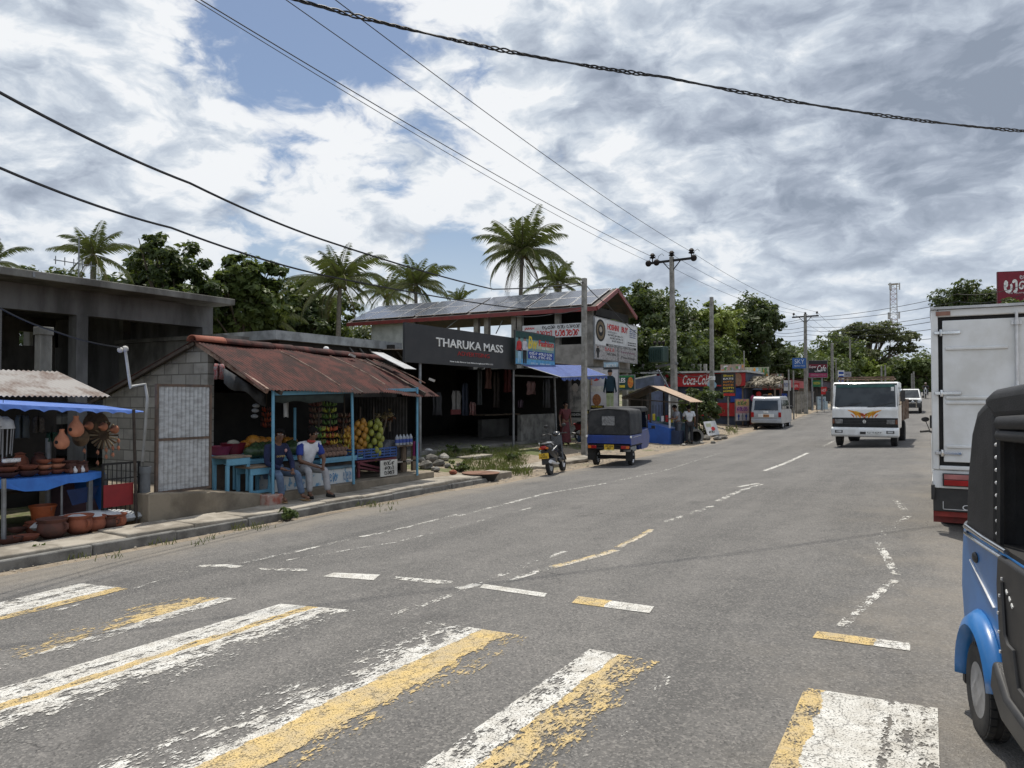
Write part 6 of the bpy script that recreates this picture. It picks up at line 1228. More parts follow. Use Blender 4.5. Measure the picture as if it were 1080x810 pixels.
b = MB(); b.prism([(-11.9, .70), (-10.85, .50), (-10.85, .44), (-11.9, .62)], y0, y1, 'y'); b.build('counter_top', BLUP, BK, w=True); b = MB(); b.box(-11.85, -10.95, y0+.1, y1-.1, gz(-11, 10), .45); b.build('counter_base', WOODD, BK, w=True)
def ctr(x): return .50+.20*(-10.85-x)/1.05
def fruit(nm_, label, p, r_, m, group, stalk=True, ribs=0):
    t = thing(nm_, label, 'fruit', p, rnd.uniform(0, 6), group); b = MB(); n = 14; b.ball((0, 0, r_[2]), r_, n, 9)
    if ribs: b.v = [((x*(1+.05*math.cos(ribs*math.atan2(y, x)))), y*(1+.05*math.cos(ribs*math.atan2(y, x))), z) for x, y, z in b.v]
    b.build('flesh', m, t, smooth=True)
    if stalk: b = MB(); b.cyl((0, 0, r_[2]*1.95), (.01, 0, r_[2]*2.15), .012, .008, 6); b.build('stalk', WOODD, t)
MEL = mat('dark_green_melon', (.025, .05, .022), (.05, .085, .035), 14, .4); PUM = mat('orange_papaya', (.50, .22, .03), (.38, .13, .02), 6, .5); BRN = mat('wood_apple', (.24, .15, .11), (.15, .09, .07), 12, .9)
for i, (u, v) in enumerate([(266, 482), (272, 484), (279, 483), (286, 485), (270, 477), (277, 478), (284, 478), (291, 479), (310, 482), (317, 482), (308, 474)]):
    X = -11.0 if v > 480 else -11.25; p = PX(u, v, X); p.z = ctr(X); fruit('watermelon', 'dark green watermelon heaped on the fruit counter behind the man in navy', p, (.13, .16, .115), MEL, 'watermelons on the fruit counter')
for i, (u, v, r_) in enumerate([(258, 470, .10), (267, 470, .15), (275, 469, .13), (283, 468, .12), (291, 468, .12), (303, 468, .11), (309, 468, .10)]):
    p = PX(u, v, -11.6); p.z = ctr(-11.6)+.0; fruit('papaya', 'ripe orange papaya in the back row of the fruit counter', p, (r_, r_*1.05, r_*.95), PUM, 'orange papayas along the back of the counter', ribs=8 if i == 1 else 0)
k = 0
for row, (v, X) in enumerate([(488, -10.6), (484, -10.8), (480, -11.0)]):
    for u in range(339, 367, 4): k += 1; p = PX(u+row*1.3, v-(u-339)*.10, X); p.z = .45+row*.07; fruit('wood_apple', 'brown round wood apple in the heap right of the man in white', p, (.062, .062, .06), BRN, 'heap of brown wood apples', False)
t = thing('fruit_tray', 'shallow blue tray holding the heap of wood apples', 'tray', (-10.8, PX(352, 490, -10.7).y, .36)); b = MB(); b.box(-.32, .33, -.62, .62, 0, .04); b.box(.31, .34, -.62, .62, .04, .10); b.box(-.35, -.32, -.62, .62, .04, .16); b.build('tray_body', BLUP, t); b = MB(); b.box(-.25, .25, -.5, .5, -.4, -.002); b.build('trestle', WOODD, t)
# red tub, pink basin
for (u, v, r_, h, m, lab) in [(246, 472, .22, .2, mat('dark_red_plastic', (.20, .02, .035), None, 4, .4), 'dark red plastic tub on the left of the fruit counter'), (232, 463, .2, .16, mat('pink_plastic', (.24, .03, .07), None, 4, .4), 'pink plastic basin behind the dark red tub')]:
    p = PX(u, v, -11.4); p.z = ctr(-11.4); t = thing('plastic_tub', lab, 'tub', p); b = MB(); b.lathe([(.001, 0), (r_*.75, 0), (r_, h), (r_*1.08, h), (r_*1.0, h-.03), (r_*.7, .02), (.001, .02)], n=20); b.build('tub_body', m, t, smooth=True)
    if r_ > .2:
        b = MB(); b.ball((0, 0, h), (.13, .1, .06)); b.build('contents', mat('pale_fruit', (.34, .32, .26)), t, smooth=True)
# banana bunches and other hanging fruit
def bunch(label, u, v0, v1, wpx, X, cols, seed, nm_='banana_bunch', L=.17, r_=.022):
    p = PX(u, v0, X); q = PX(u, v1, X); H = p.z-q.z; D = FW.dot(p-CP); w_ = wpx/2*D/FPX; rr = random.Random(seed); t = thing(nm_, label, 'fruit', p, 0, 'bunches of bananas hanging in the fruit stall')
    b = MB(); b.tube([(0, 0, .35), (0, 0, 0), (.02, 0, -H*.9)], [.012, .02, .012], 6); b.build('stem', WOODD, t); f = MB(); tiers = max(3, int(H/.105))
    for j in range(tiers):
        z = -H*(j+.3)/tiers; k = 11
        for i in range(k):
            a = 6.28*i/k+j*.3+rr.uniform(-.1, .1); f.m = rr.randrange(len(cols)); ca, sa = math.cos(a), math.sin(a); s = w_*rr.uniform(.85, 1.1)
            f.tube([(ca*.03, sa*.03, z+.02), (ca*s*.55, sa*s*.55, z-.035), (ca*s*.92, sa*s*.92, z-.01), (ca*s, sa*s, z+.05)], [.008, r_, r_*.9, .006], 6)
    f.build('bananas', cols, t, smooth=True)
YG = mat('yellow_green_banana', (.34, .36, .06), (.24, .28, .04), 9, .5); GRB = mat('green_banana', (.10, .18, .04), (.07, .13, .03), 9, .5); REDB = mat('red_banana', (.42, .06, .03), (.28, .10, .03), 9, .5); DKB = mat('dark_red_banana', (.09, .025, .02), (.14, .05, .03), 9, .5); BRB = mat('brown_banana', (.16, .10, .06), (.09, .06, .04), 9, .6); YEB = mat('ripe_banana', (.55, .38, .05), (.42, .25, .04), 9, .5)
bunch('bunch of dark red bananas hanging nearest the man in white', 333, 424, 456, 13, -11.1, [DKB, BRB], 1); bunch('bunch of green bananas hanging high in the middle', 347, 424, 450, 16, -11.0, [GRB, GRB, YG], 2); bunch('bunch of yellow green bananas hanging low beside the head of the man in white', 336, 450, 471, 14, -10.9, [YG, GRB], 3)
bunch('bunch of bright red bananas hanging below the green bunch', 348, 450, 471, 16, -10.9, [REDB, REDB, YEB], 4); bunch('bunch of brown bananas hanging left of the second blue post', 363, 436, 460, 14, -11.0, [BRB, DKB], 5); bunch('bunch of yellow bananas hanging behind the second blue post', 362, 458, 480, 14, -10.9, [YEB, BRB, YG], 6)
bunch('bunch of orange bananas deep in the stall behind the left blue post', 281, 430, 452, 11, -12.1, [DKB, REDB], 7)
def kingcoco(label, u, v0, v1, wpx, X, m, seed):
    p = PX(u, v0, X); q = PX(u, v1, X); H = p.z-q.z; D = FW.dot(p-CP); w_ = wpx/2*D/FPX; rr = random.Random(seed); t = thing('coconut_bunch', label, 'fruit', p, 0, 'hanging bunches of king coconuts'); b = MB(); b.tube([(0, 0, .3), (0, 0, 0), (0, 0, -H*.8)], [.015, .02, .012]); b.build('stem', WOODD, t); n = int(44*H)
    f = MB()
    for i in range(n):
        z = -H*(i+.5)/n; a = i*2.4; s = w_*.72*math.sin(math.pi*(.2+.7*i/n)); f.ball((s*math.cos(a), s*math.sin(a), z), (.060, .060, .078), 9, 7)
    f.build('coconuts', m, t, smooth=True)
KC = mat('king_coconut_orange', (.44, .22, .03), (.30, .15, .03), 8, .5); KY = mat('king_coconut_yellow', (.26, .27, .04), (.17, .19, .035), 8, .5)
kingcoco('bunch of orange king coconuts just right of the second blue post', 380, 444, 478, 18, -10.75, KC, 1); kingcoco('bunch of yellow green king coconuts above the blue crate', 394, 444, 484, 24, -10.6, KY, 2); kingcoco('bunch of orange king coconuts left of the second blue post', 365, 452, 486, 14, -10.95, KC, 3)
# leaves between bunches
p = PX(400, 440, -10.8); bush('dry brown flower stalk hanging above the yellow coconuts', p-Vector((0, 0, .3)), [(0, 0, .2, .22, .2, .2), (.1, .2, .35, .15, .15, .15)], 160, LDRY, .10, 120, 'dried stalk', 'dry_stalk')
p = PX(411, 441, -10.8); bush('reddish dried flower stalk near the right end of the fruit stall', p-Vector((0, 0, .2)), [(0, 0, .1, .14, .14, .16)], 120, leafmat('reddish_leaves', (.20, .06, .03), (.14, .05, .03)), .09, 121, 'dried stalk', 'dry_stalk')
# trestle, blue crate, lettered board, grey sack, bottle shelf
a = PX(377, 503, -10.45); c = PX(403, 500, -10.45); zc_ = PX(390, 484, -10.45).z
t = thing('maroon_trestle', 'maroon painted wooden trestle with crossed braces under the blue crate', 'trestle', (-10.45, a.y, a.z-.02)); L = PX(418, 500, -10.45).y-a.y; H = zc_-a.z
MRN = mat('maroon_paint', (.12, .025, .035), (.08, .02, .025), 5); b = MB(); b.box(-.5, 0, 0, L, H-.04, H); b.build('top', MRN, t)
b = MB(); b.bar((0, .05, H-.05), (0, L-.15, .05), .05); b.bar((0, .0, H-.12), (0, L-.3, .02), .04); b.build('brace', MRN, t)
for y in (.03, L-.08): b = MB(); b.box(-.05, 0, y, y+.05, 0, H-.04); b.build('leg', MRN, t)
t = thing('blue_crate', 'blue plastic crate on the maroon trestle below the king coconuts', 'crate', (-10.5, a.y-.0, zc_)); CR = mat('blue_crate_plastic', (.03, .08, .25), (.02, .06, .2), 5, .5); b = MB(); L2 = PX(419, 480, -10.45).y-a.y
b.box(-.4, .04, 0, L2, 0, .03)
for z in (.06, .12, .18): b.box(.02, .04, 0, L2, z, z+.035); b.box(-.4, -.38, 0, L2, z, z+.035); b.box(-.38, .02, 0, .02, z, z+.035); b.box(-.38, .02, L2-.02, L2, z, z+.035)
for y in np.linspace(0, L2-.03, 7): b.box(.015, .042, y, y+.03, .03, .22)
b.build('crate_body', CR, t)
a2, c2 = PX(401.5, 503, -10.2), PX(419, 501, -10.2); t = thing('price_board', 'white board with black hand-painted writing leaning under the blue crate', 'sign', a2, math.atan2(c2.y-a2.y, c2.x-a2.x)); L = (c2-a2).length; H = PX(402, 486, -10.2).z-a2.z
b = MB(); b.box(0, L, 0, .02, 0, H); b.build('board', mat('dirty_white_board', (.58, .57, .52), (.42, .4, .36), 4), t)
for i, (s_, w_, h_) in enumerate((('mail', .72, .18), ('tapa', .6, .2), ('jada', .66, .16))): sinhala(s_, L*w_*.9, H*.2, BLACKT, t, (L*.5, -.005, H*(.80-.29*i)), th=.2)
p = PX(411, 486, -10.7); t = thing('grey_sack', 'grey feed sack standing between the coconuts and the bottle shelf', 'sack', (p.x, p.y, p.z)); b = MB(); b.prism([(-.3, 0), (.3, 0), (.33, .25), (.2, .46), (-.12, .48), (-.34, .3)], -.3, .1, 'x'); b.build('sack_body', mat('grey_sack_cloth', (.11, .115, .13), (.08, .08, .09), 4), t, bevel=.07, seg=3)
a3 = PX(417, 499, -10.5); c3 = PX(436, 497, -10.5); z3 = PX(426, 469, -10.5).z; t = thing('bottle_shelf', 'rough wooden shelf with a lower board at the right end of the fruit stall', 'shelf', (-10.5, a3.y, a3.z)); L = c3.y-a3.y+.1; b = MB(); b.box(-.5, .05, 0, L, z3-a3.z-.04, z3-a3.z); b.build('top', WOOD, t); b = MB(); b.box(-.45, 0, 0, L, .22, .25); b.build('lower_board', mat('pale_board', (.36, .34, .30)), t)
for y in (.35*L, L-.12): b = MB(); b.box(-.06, 0, y, y+.12, 0, z3-a3.z-.04); b.build('leg', WOOD, t)
for i in range(5):
    p = PX(418.5+i*3.6, 469, -10.5); t = thing('water_bottle_pack', 'shrink-wrapped pack of water bottles with blue labels on the wooden shelf', 'bottles', (p.x, p.y, z3), 0, 'packs of bottled water on the shelf')
    b = MB(); b.cyl((0, 0, 0), (0, 0, .17), .045, n=10); b.lathe([(.045, .17), (.02, .215), (.018, .235), (.001, .236)], n=10); b.build('bottle', mat('bottle_plastic', (.36, .39, .43), (.28, .3, .33), 9, .2), t, smooth=True); b = MB(); b.cyl((0, 0, .05), (0, 0, .13), .047, n=10); b.build('bottle_label', mat('blue_label', (.05, .09, .36)), t, smooth=True)
hang_cloth('pink_cloth', 'bright pink cloth hanging on the right blue post', 'cloth', 436, 441, 466, 481, -10.2, mat('pink_cloth', (.30, .03, .14)))
for i, v in enumerate((428, 433, 439)):
    p = PX(270-i*.8, v, -11.2); t = thing('paper_lantern', ['top', 'middle', 'bottom'][i]+' white cloth lantern of three hung in a column inside the fruit stall', 'lantern', p); b = MB(); b.ball((0, 0, 0), (.07, .07, .04), 12, 6); b.build('lantern_body', mat('grey_white_cloth', (.30, .31, .32)), t, smooth=True); b = MB(); b.cyl((0, 0, .03), (0, 0, .12), .004, n=5); b.build('string', BLKM, t)
hang_cloth('red_print_cloth', 'red and white printed packet hanging at the top left of the fruit stall', 'cloth', 226, 236, 384, 400, -10.9, mat('red_white_print', (.24, .05, .05), (.22, .22, .22), 22)); hang_cloth('hanging_cable', 'coil of pale cable hanging beside the left blue post', 'cable', 300, 303, 423, 440, -10.6, mat('pale_pvc', (.45, .45, .43)), n=2)
# ------------------------------------------------------------------ sign boards: local x along the board, front faces local -y, root at lower left corner
def board(name, label, cat, p_bl, p_br, h, m, th=.06, group=None, frame=None):
    p_bl, p_br = Vector(p_bl), Vector(p_br); L = (p_br-p_bl).xy.length
    t = thing(name, label, cat, p_bl, math.atan2(p_br.y-p_bl.y, p_br.x-p_bl.x), group)
    b = MB(); b.box(0, L, 0, th, 0, h); b.build('panel', m, t)
    if frame:
        b = MB(); e = .035
        b.box(-e, 0, -.012, th, -e, h+e); b.box(L, L+e, -.012, th, -e, h+e); b.box(0, L, -.012, th, -e, 0); b.box(0, L, -.012, th, h, h+e); b.build('frame', frame, t)
    return t, L, h
def tx(t, s, x, z, w, h, m, **k): return text(s, w, h, m, t, (x, -.006, z), **k)
def patch(t, x0, x1, z0, z1, m, name='printed_panel', d=.004):
    b = MB(); b.box(x0, x1, -d, -.0005, z0, z1); return b.build(name, m, t)
def blobfig(t, x, z0, h, cloth, skin=None, hair=None, w=.30, lower=None, name='printed_figure'):
    """flat printed figure on a poster: legs, torso, head, hair"""
    M = [cloth, skin or mat('print_skin', (.34, .19, .12)), hair or BLACKT, lower or cloth]; b = MB(); y0, y1 = -.008, -.002
    P = lambda pts: b.prism([(x+px*w, z0+pz*h) for px, pz in pts], y0, y1, 'y')
    b.m = 3; P([(-.42, 0), (-.05, 0), (0, .42), (.1, 0), (.42, 0), (.46, .5), (-.46, .5)]); b.m = 0; P([(-.5, .46), (.5, .46), (.62, .8), (.3, .85), (-.3, .85), (-.62, .8)]); P([(-.62, .8), (-.86, .5), (-.7, .46), (-.44, .7)]); P([(.62, .8), (.86, .5), (.7, .46), (.44, .7)])
    b.m = 1; P([(.26*math.cos(a), .915+.072*math.sin(a)) for a in np.linspace(0, 6.28, 12)[:-1]]); y0 -= .002; b.m = 2; P([(.29*math.cos(a), .94+.065*math.sin(a)) for a in np.linspace(-.2, 3.34, 9)]); b.build(name, M, t)
SIGNK = mat('charcoal_sign', (.028, .029, .032), (.036, .036, .038), 2, .7); SIGNW = mat('white_sign', (.62, .63, .63), (.5, .5, .5), 2, .6); SIGNR = mat('cola_red_sign', (.42, .015, .018), (.32, .015, .018), 3, .5)
GRNT = mat('green_lettering', (.03, .2, .06)); YELT = mat('yellow_lettering', (.72, .55, .05)); BLUT = mat('blue_print', (.02, .06, .28)); REDT2 = mat('bright_red_print', (.55, .03, .03)); GREYT = mat('grey_print', (.25, .26, .28)); ORNT = mat('orange_print', (.65, .25, .03)); PNKT = mat('pink_print', (.55, .10, .22)); CYNT = mat('pale_blue_print', (.32, .50, .62)); OLVT = mat('olive_print', (.42, .45, .3))
# ------------------------------------------------------------------ dark clothing shop with the long charcoal sign
SX = -13.5
def clothes_shop():
    l, r = PX(427, 383, SX), PX(544, 389, SX); tp = PX(427, 341, SX); h = tp.z-l.z; z0 = (l.z+r.z)/2
    sg, L, H = board('shop_sign', 'long charcoal shop sign reading THARUKA MASS ADVERTISING in white and red letters', 'sign', (SX, l.y, z0), (SX, r.y, z0), h, SIGNK, .08)
    tx(sg, 'THARUKA MASS', L*.545, H*.60, L*.62, H*.235, WHT_T, bold=.012, ext=.012); tx(sg, 'ADVERTISING', L*.565, H*.345, L*.30, H*.12, mat('dim_red_lettering', (.35, .03, .03)), ext=.008)
    tx(sg, 'New India Banner Led Advertisingboard 076 1111', L*.55, H*.10, L*.40, H*.055, WHT_T, bold=.01)
    t = thing('clothes_shop', 'low dark open-fronted clothes shop behind the charcoal sign', 'shop', (-16, 21, -.14)); ya, yb = PX(424, 430, -14.2).y, PX(588, 430, -14.2).y; zf = -.02
    b = MB(); b.box(-20, -14.0, ya, yb+2.5, -.6, zf); b.build('floor_slab', mat('shop_floor', (.20, .19, .17), (.12, .11, .1), 2, .9), t, w=True, bevel=.02)
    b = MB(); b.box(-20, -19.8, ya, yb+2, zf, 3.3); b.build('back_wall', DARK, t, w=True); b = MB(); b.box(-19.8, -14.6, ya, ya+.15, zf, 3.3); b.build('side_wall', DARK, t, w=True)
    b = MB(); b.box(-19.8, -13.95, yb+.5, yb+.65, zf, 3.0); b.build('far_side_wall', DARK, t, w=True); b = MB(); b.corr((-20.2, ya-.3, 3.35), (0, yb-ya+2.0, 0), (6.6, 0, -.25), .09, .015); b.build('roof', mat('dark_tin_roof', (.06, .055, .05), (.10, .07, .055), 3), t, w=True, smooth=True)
    y1 = PX(506, 440, -17).y; b = MB(); b.box(-17.1, -16.9, y1, yb+1.5, zf, .75); b.build('low_wall', mat('grey_counter_wall', (.13, .125, .115), (.08, .075, .07), 2), t, w=True)
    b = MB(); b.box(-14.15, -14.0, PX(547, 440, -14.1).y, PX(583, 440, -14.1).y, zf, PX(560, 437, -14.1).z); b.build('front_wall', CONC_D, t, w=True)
    for u, vb in ((443, 468), (541.5, 471), (584, 458)):
        X = SX-.12 if u < 560 else -13.6; p1, p0 = PX(u, 384, X), PX(u+(3 if u > 560 else 0), vb, X); p0.z = gz(p0.x, p0.y); b = MB(); b.cyl(p0-Vector((0, 0, .1)), p1+Vector((0, 0, .2)), .045, n=10); b.build('post', PIPE, t, w=True, smooth=True)
    b = MB(); b.bar(PX(541, 396, -14), PX(588, 398, -14), .06); b.build('rail', PIPE, t, w=True)
    b = MB(); a = PX(505, 437, -16.6); c = PX(545, 436, -16.6); b.box(-16.9, -16.3, a.y, c.y, a.z-.06, a.z); b.build('table_top', WOOD, t, w=True)
    g = 'clothes hanging inside the dark shop'
    for i, (u0, u1, v0, v1, m, lab) in enumerate([(476, 486, 412, 436, mat('pale_grey_garment', (.26, .25, .24)), 'pale grey dress with a red hem hanging in the dark shop'), (487, 494, 404, 438, mat('navy_garment', (.035, .045, .075)), 'navy dress hanging right of the pale grey one'), (495, 502, 424, 438, mat('pink_print_garment', (.25, .16, .15), (.2, .06, .05), 12), 'pink print skirt hanging beside the navy dress'),
        (456, 466, 414, 438, mat('charcoal_garment', (.05, .05, .055)), 'charcoal dress hanging at the left of the dark shop'), (503, 508, 388, 427, mat('grey_blue_garment', (.10, .11, .12)), 'long grey blue scarf hanging near the shop middle'), (511, 518, 388, 410, mat('dusty_pink_garment', (.18, .09, .08)), 'dusty pink blouse hanging under the sign'), (531, 539, 388, 414, mat('dark_red_garment', (.14, .03, .03)), 'dark red dress hanging left of the right sign post'), (520, 527, 392, 430, mat('brown_garment', (.06, .045, .04)), 'brown dress hanging in the right half of the dark shop')]):
        X = -15.6; T_ = hang_cloth('hanging_garment', lab, 'clothes', u0, u1, v0, v1, X, m, g, seed=i)
        if i == 0: b = MB(); a, c = PX(476, 432, X+.09), PX(486, 437, X+.09); b.box(X+.05, X+.09, a.y, c.y, c.z, a.z); b.build('hem', mat('dark_red_garment', (.14, .03, .03)), T_, w=True)
    for i, (u0, u1, v0, v1, m, lab) in enumerate([(555, 565, 402, 416, mat('pale_pink_shirt', (.22, .13, .13)), 'pale pink shirt hanging in the dark opening under the fashion sign'), (546, 552, 422, 430, mat('dim_violet_shirt', (.08, .05, .07)), 'dim violet top hanging low in the opening under the fashion sign'), (572, 580, 400, 430, mat('charcoal_garment', (.05, .05, .055)), 'charcoal dress hanging right of the pale pink shirt'), (597, 603, 398, 432, mat('pale_pink_cloth', (.34, .24, .24)), 'pale pink dress displayed between the awning posts'), (591, 596, 404, 426, mat('cream_cloth', (.36, .34, .30)), 'cream blouse displayed left of the pale pink dress')]):
        hang_cloth('hanging_garment', lab, 'clothes', u0, u1, v0, v1, -14.6, m, g, seed=20+i)
clothes_shop()
# fashion sign
a, c = PX(543.5, 383.5, -13.3), PX(585, 384.5, -13.3); t, L, H = board('fashion_sign', 'blue and green sign reading Bw Fashion with printed figures', 'sign', (-13.3, a.y, a.z), (-13.3, c.y, a.z), PX(545, 349, -13.3).z-a.z, mat('gradient_free_teal', (.08, .22, .30), (.16, .26, .2), 1.2, .5), .05, frame=BLK)
patch(t, L*.0, L, 0, H*.17, mat('bright_blue_print', (.12, .36, .58))); patch(t, L*.30, L*.97, H*.20, H*.44, BLUT); patch(t, L*.33, L*.97, H*.52, H*.72, OLVT); patch(t, L*.0, L, H*.80, H*.995, mat('dark_green_print', (.02, .07, .06)))
tx(t, 'Bw', L*.42, H*.70, L*.24, H*.40, YELT, shear=.2, bold=.02); tx(t, 'Fashion', L*.77, H*.72, L*.40, H*.20, REDT2, bold=.03); tx(t, '076 5527', L*.76, H*.56, L*.2, H*.07, WHT_T)
sinhala('mail tapa jad', L*.6, H*.075, WHT_T, t, (L*.63, -.006, H*.37), th=.2); sinhala('dapu lami tap', L*.56, H*.075, WHT_T, t, (L*.63, -.006, H*.26), th=.2); tx(t, '075 31   0766 9381', L*.62, H*.05, L*.5, H*.055, WHT_T)
blobfig(t, L*.09, H*.03, H*.8, REDT2, w=L*.085, lower=CYNT); blobfig(t, L*.22, H*.03, H*.82, mat('print_white', (.6, .58, .6)), w=L*.10, lower=BLACKT)
# striped awning (blue and white scalloped)
t = thing('striped_awning', 'blue and white striped awning sheltering the shop front beside the concrete pole', 'awning', PX(590, 390, -12.5)); n = 60; b = MB(); bk0, bk1 = PX(548, 384.5, -13.35), PX(612, 385.5, -13.35); f0, f1 = PX(560, 391, -12.75), PX(640, 396, -11.7); A = []; Bv = []; Cv = []
f0 = PX(592, 398, -11.75); 
for i in range(n+1):
    k = i/n; q = bk0.lerp(bk1, k); f = f0.lerp(f1, k); A.append(q); Bv.append(f); Cv.append(f+Vector((.01, 0, -.07-.07*abs(math.sin(k*n*.5)))))
for j, (P_, Q_) in enumerate(((A, Bv), (Bv, Cv))):
    for i in range(n): b.m = i % 2; b.add([P_[i], P_[i+1], Q_[i+1], Q_[i]], [(0, 1, 2, 3)])
o = b.build('canvas', [mat('awning_blue', (.012, .035, .20)), mat('awning_white', (.10, .15, .34))], t, w=True); s = o.modifiers.new('s', 'SOLIDIFY'); s.thickness = .012
b = MB(); b.tube([bk0, f0], .02); b.tube([bk1, f1], .02); b.tube([f0, f1], .02); b.build('frame', PIPE, t, w=True)
# ------------------------------------------------------------------ two storey building with solar roof
def solar_building():
    XG = -14.0; near = PX(629, 324, XG); ap = PX(651, 306, XG); far = PX(671, 335, XG); XL = PY(366, 346, near.y).x; zw = near.z
    t = thing('solar_building', 'two storey building with red trimmed roof covered in grey solar panels', 'building', (-20, (near.y+far.y)/2, -.14)); yc = ap.y; ya = near.y; yb = far.y
    def slab(p, q, r, s, th, nm, m, par=t): b = MB(); n = (q-p).cross(s-p).normalized()*th; b.add([p, q, r, s, p+n, q+n, r+n, s+n], [(3,2,1,0),(4,5,6,7),(0,1,5,4),(1,2,6,5),(2,3,7,6),(3,0,4,7)]); return b.build(nm, m, par, w=True)
    V = Vector; RD = mat('red_roof_trim', (.22, .035, .03), (.15, .03, .028), 3, .5)
    R0 = slab(V((XL, ya, zw)), V((XG, ya, zw)), V((XG, yc, ap.z)), V((XL, yc, ap.z)), .05, 'roof', mat('dark_tin_roof', (.06, .055, .05), (.10, .07, .055), 3)); slab(V((XL, yc, ap.z)), V((XG, yc, ap.z)), V((XG, yb, far.z)), V((XL, yb, far.z)), .05, 'rear_roof_slope', mat('dark_tin_roof', (.06, .055, .05)), R0)
    b = MB(); b.box(XL, XG+.02, ya-.05, ya, zw-.16, zw+.04); b.bar(V((XG+.03, ya, zw-.03)), V((XG+.03, yc, ap.z+.0)), .07, .2); b.bar(V((XG+.03, yc, ap.z)), V((XG+.03, yb, far.z-.03)), .07, .2); b.build('fascia', RD, R0, w=True)
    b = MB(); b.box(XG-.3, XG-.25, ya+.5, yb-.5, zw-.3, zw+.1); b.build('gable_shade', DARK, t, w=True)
    m, nt, bs = _new('solar_glass'); v = coord(nt); br = nt.nodes.new('ShaderNodeTexBrick'); lk(nt, v, br.inputs['Vector']); br.offset = 0; br.inputs['Scale'].default_value = 1; br.inputs['Brick Width'].default_value = .16; br.inputs['Row Height'].default_value = .16; br.inputs['Mortar Size'].default_value = .006
    br.inputs['Color1'].default_value = (.06, .07, .095, 1); br.inputs['Color2'].default_value = (.075, .085, .11, 1); br.inputs['Mortar'].default_value = (.22, .23, .25, 1); lk(nt, br.outputs[0], bs.inputs['Base Color']); bs.inputs['Roughness'].default_value = .22; bs.inputs['Specular IOR Level'].default_value = .8
    ex, ey = V((1, 0, 0)), (V((0, yc-ya, ap.z-zw))).normalized(); SL = (yc-ya)/ey.y; N = ex.cross(ey); NP = 13; W_ = (XG-.15-XL-.3)/NP
    for i in range(NP):
        gap = .05+(.10 if i in (3, 6, 9) else 0); 
        for j in range(2):
            o = V((XL+.2+i*W_, ya, zw))+ey*(.12+j*(SL-.15)/2)+N*.12; b = MB(); w, h = W_-gap, (SL-.15)/2-.03
            Mx = Matrix.Translation(o) @ Matrix((ex, ey, N)).transposed().to_4x4(); b.m = 0; b.box(.02, w-.02, .02, h-.02, .0, .032, Mx); b.m = 1
            for (x0, x1, y0, y1) in ((0, w, 0, .02), (0, w, h-.02, h), (0, .02, .02, h-.02), (w-.02, w, .02, h-.02)): b.box(x0, x1, y0, y1, -.005, .036, Mx)
            p = b.build('solar_panel', [m, mat('panel_frame', (.55, .55, .55), None, 3, .4, .6)], R0, w=True)
    # columns, parapet, floor
    zp, zq = PY(600, 356, ya+.3).z, PY(600, 391, ya+.3).z; b = MB(); b.box(PY(582, 370, ya+.2).x, XG-.25, ya+.2, ya+.4, zq+.2, zp-.35); b.box(XG-.45, XG-.25, ya+.4, yb-.3, zq+.2, zp-.35); b.build('parapet', mat('bare_cement_parapet', (.30, .28, .25), (.20, .185, .165), 2, .95), t, w=True)
    b = MB(); b.box(XL+.5, XG-.2, ya+.1, yb-.2, zq, zq+.18); b.build('upper_floor', PLASD, t, w=True)
    for u in (393, 500, 511, 540, 546, 586, 617): x = PY(u, 350, ya+.3).x; b = MB(); b.box(x-.13, x+.13, ya+.45, ya+.7, -.2, zw+.1); b.build('column', CONC, t, w=True)
    for x in (XG-.5,): b = MB(); b.box(x-.13, x+.13, ya+.42, ya+.68, zp-.4, zw+.05); b.build('column', CONC, t, w=True)
    for x in (XG-.45, ): b = MB(); b.box(x-.13, x+.13, yb-.6, yb-.35, -.2, zw+.05); b.build('column', CONC, t, w=True)
    b = MB(); b.box(PY(393, 350, ya+.5).x, PY(437, 350, ya+.5).x, ya+.4, ya+.6, -.2, zw-.02); b.build('white_wall', mat('white_tin_wall', (.50, .52, .52), (.36, .38, .38), 2.5, .7), t, w=True)
    b = MB(); b.box(XL+1, PY(546, 350, ya+3).x, ya+3, ya+3.2, -.2, zq+.6); b.build('inner_wall', PLASD, t, w=True); b = MB(); b.box(PY(549, 350, ya+3).x, XG-.6, ya+3, ya+3.2, -.2, zw+.3); b.build('stair_wall', DARK, t, w=True)
    b = MB(); b.box(PY(586, 350, ya+.5).x, XG-.5, ya+.45, ya+.6, -.2, zq); b.build('ground_wall', mat('pale_ground_wall', (.36, .36, .34), (.22, .22, .2), 2), t, w=True)
    b = MB(); b.box(PY(586, 400, ya-.2).x, PY(596, 400, ya-.2).x, ya-.1, ya+.1, zq-.1, zq+.06); b.build('ledge', WPL, t, w=True)
    b = MB(); b.bar(PY(470, 347, ya+.2), PY(484, 336, ya+.2), .04); b.bar(PY(523, 352, ya+.6), PY(530, 338, ya+.6), .04); b.build('brace', PIPE, t, w=True)
    for (u0, u1, v0, v1) in ((599, 603, 394, 410), (608, 612, 394, 410)): a, c = PY(u0, v1, ya+.44), PY(u1, v0, ya+.44); b = MB(); b.box(a.x, c.x, ya+.42, ya+.448, a.z, c.z); b.build('window_shutter', mat('pale_shutter', (.42, .44, .44)), t, w=True)
    return ya, yb, XG
SBA, SBB, XG = solar_building()
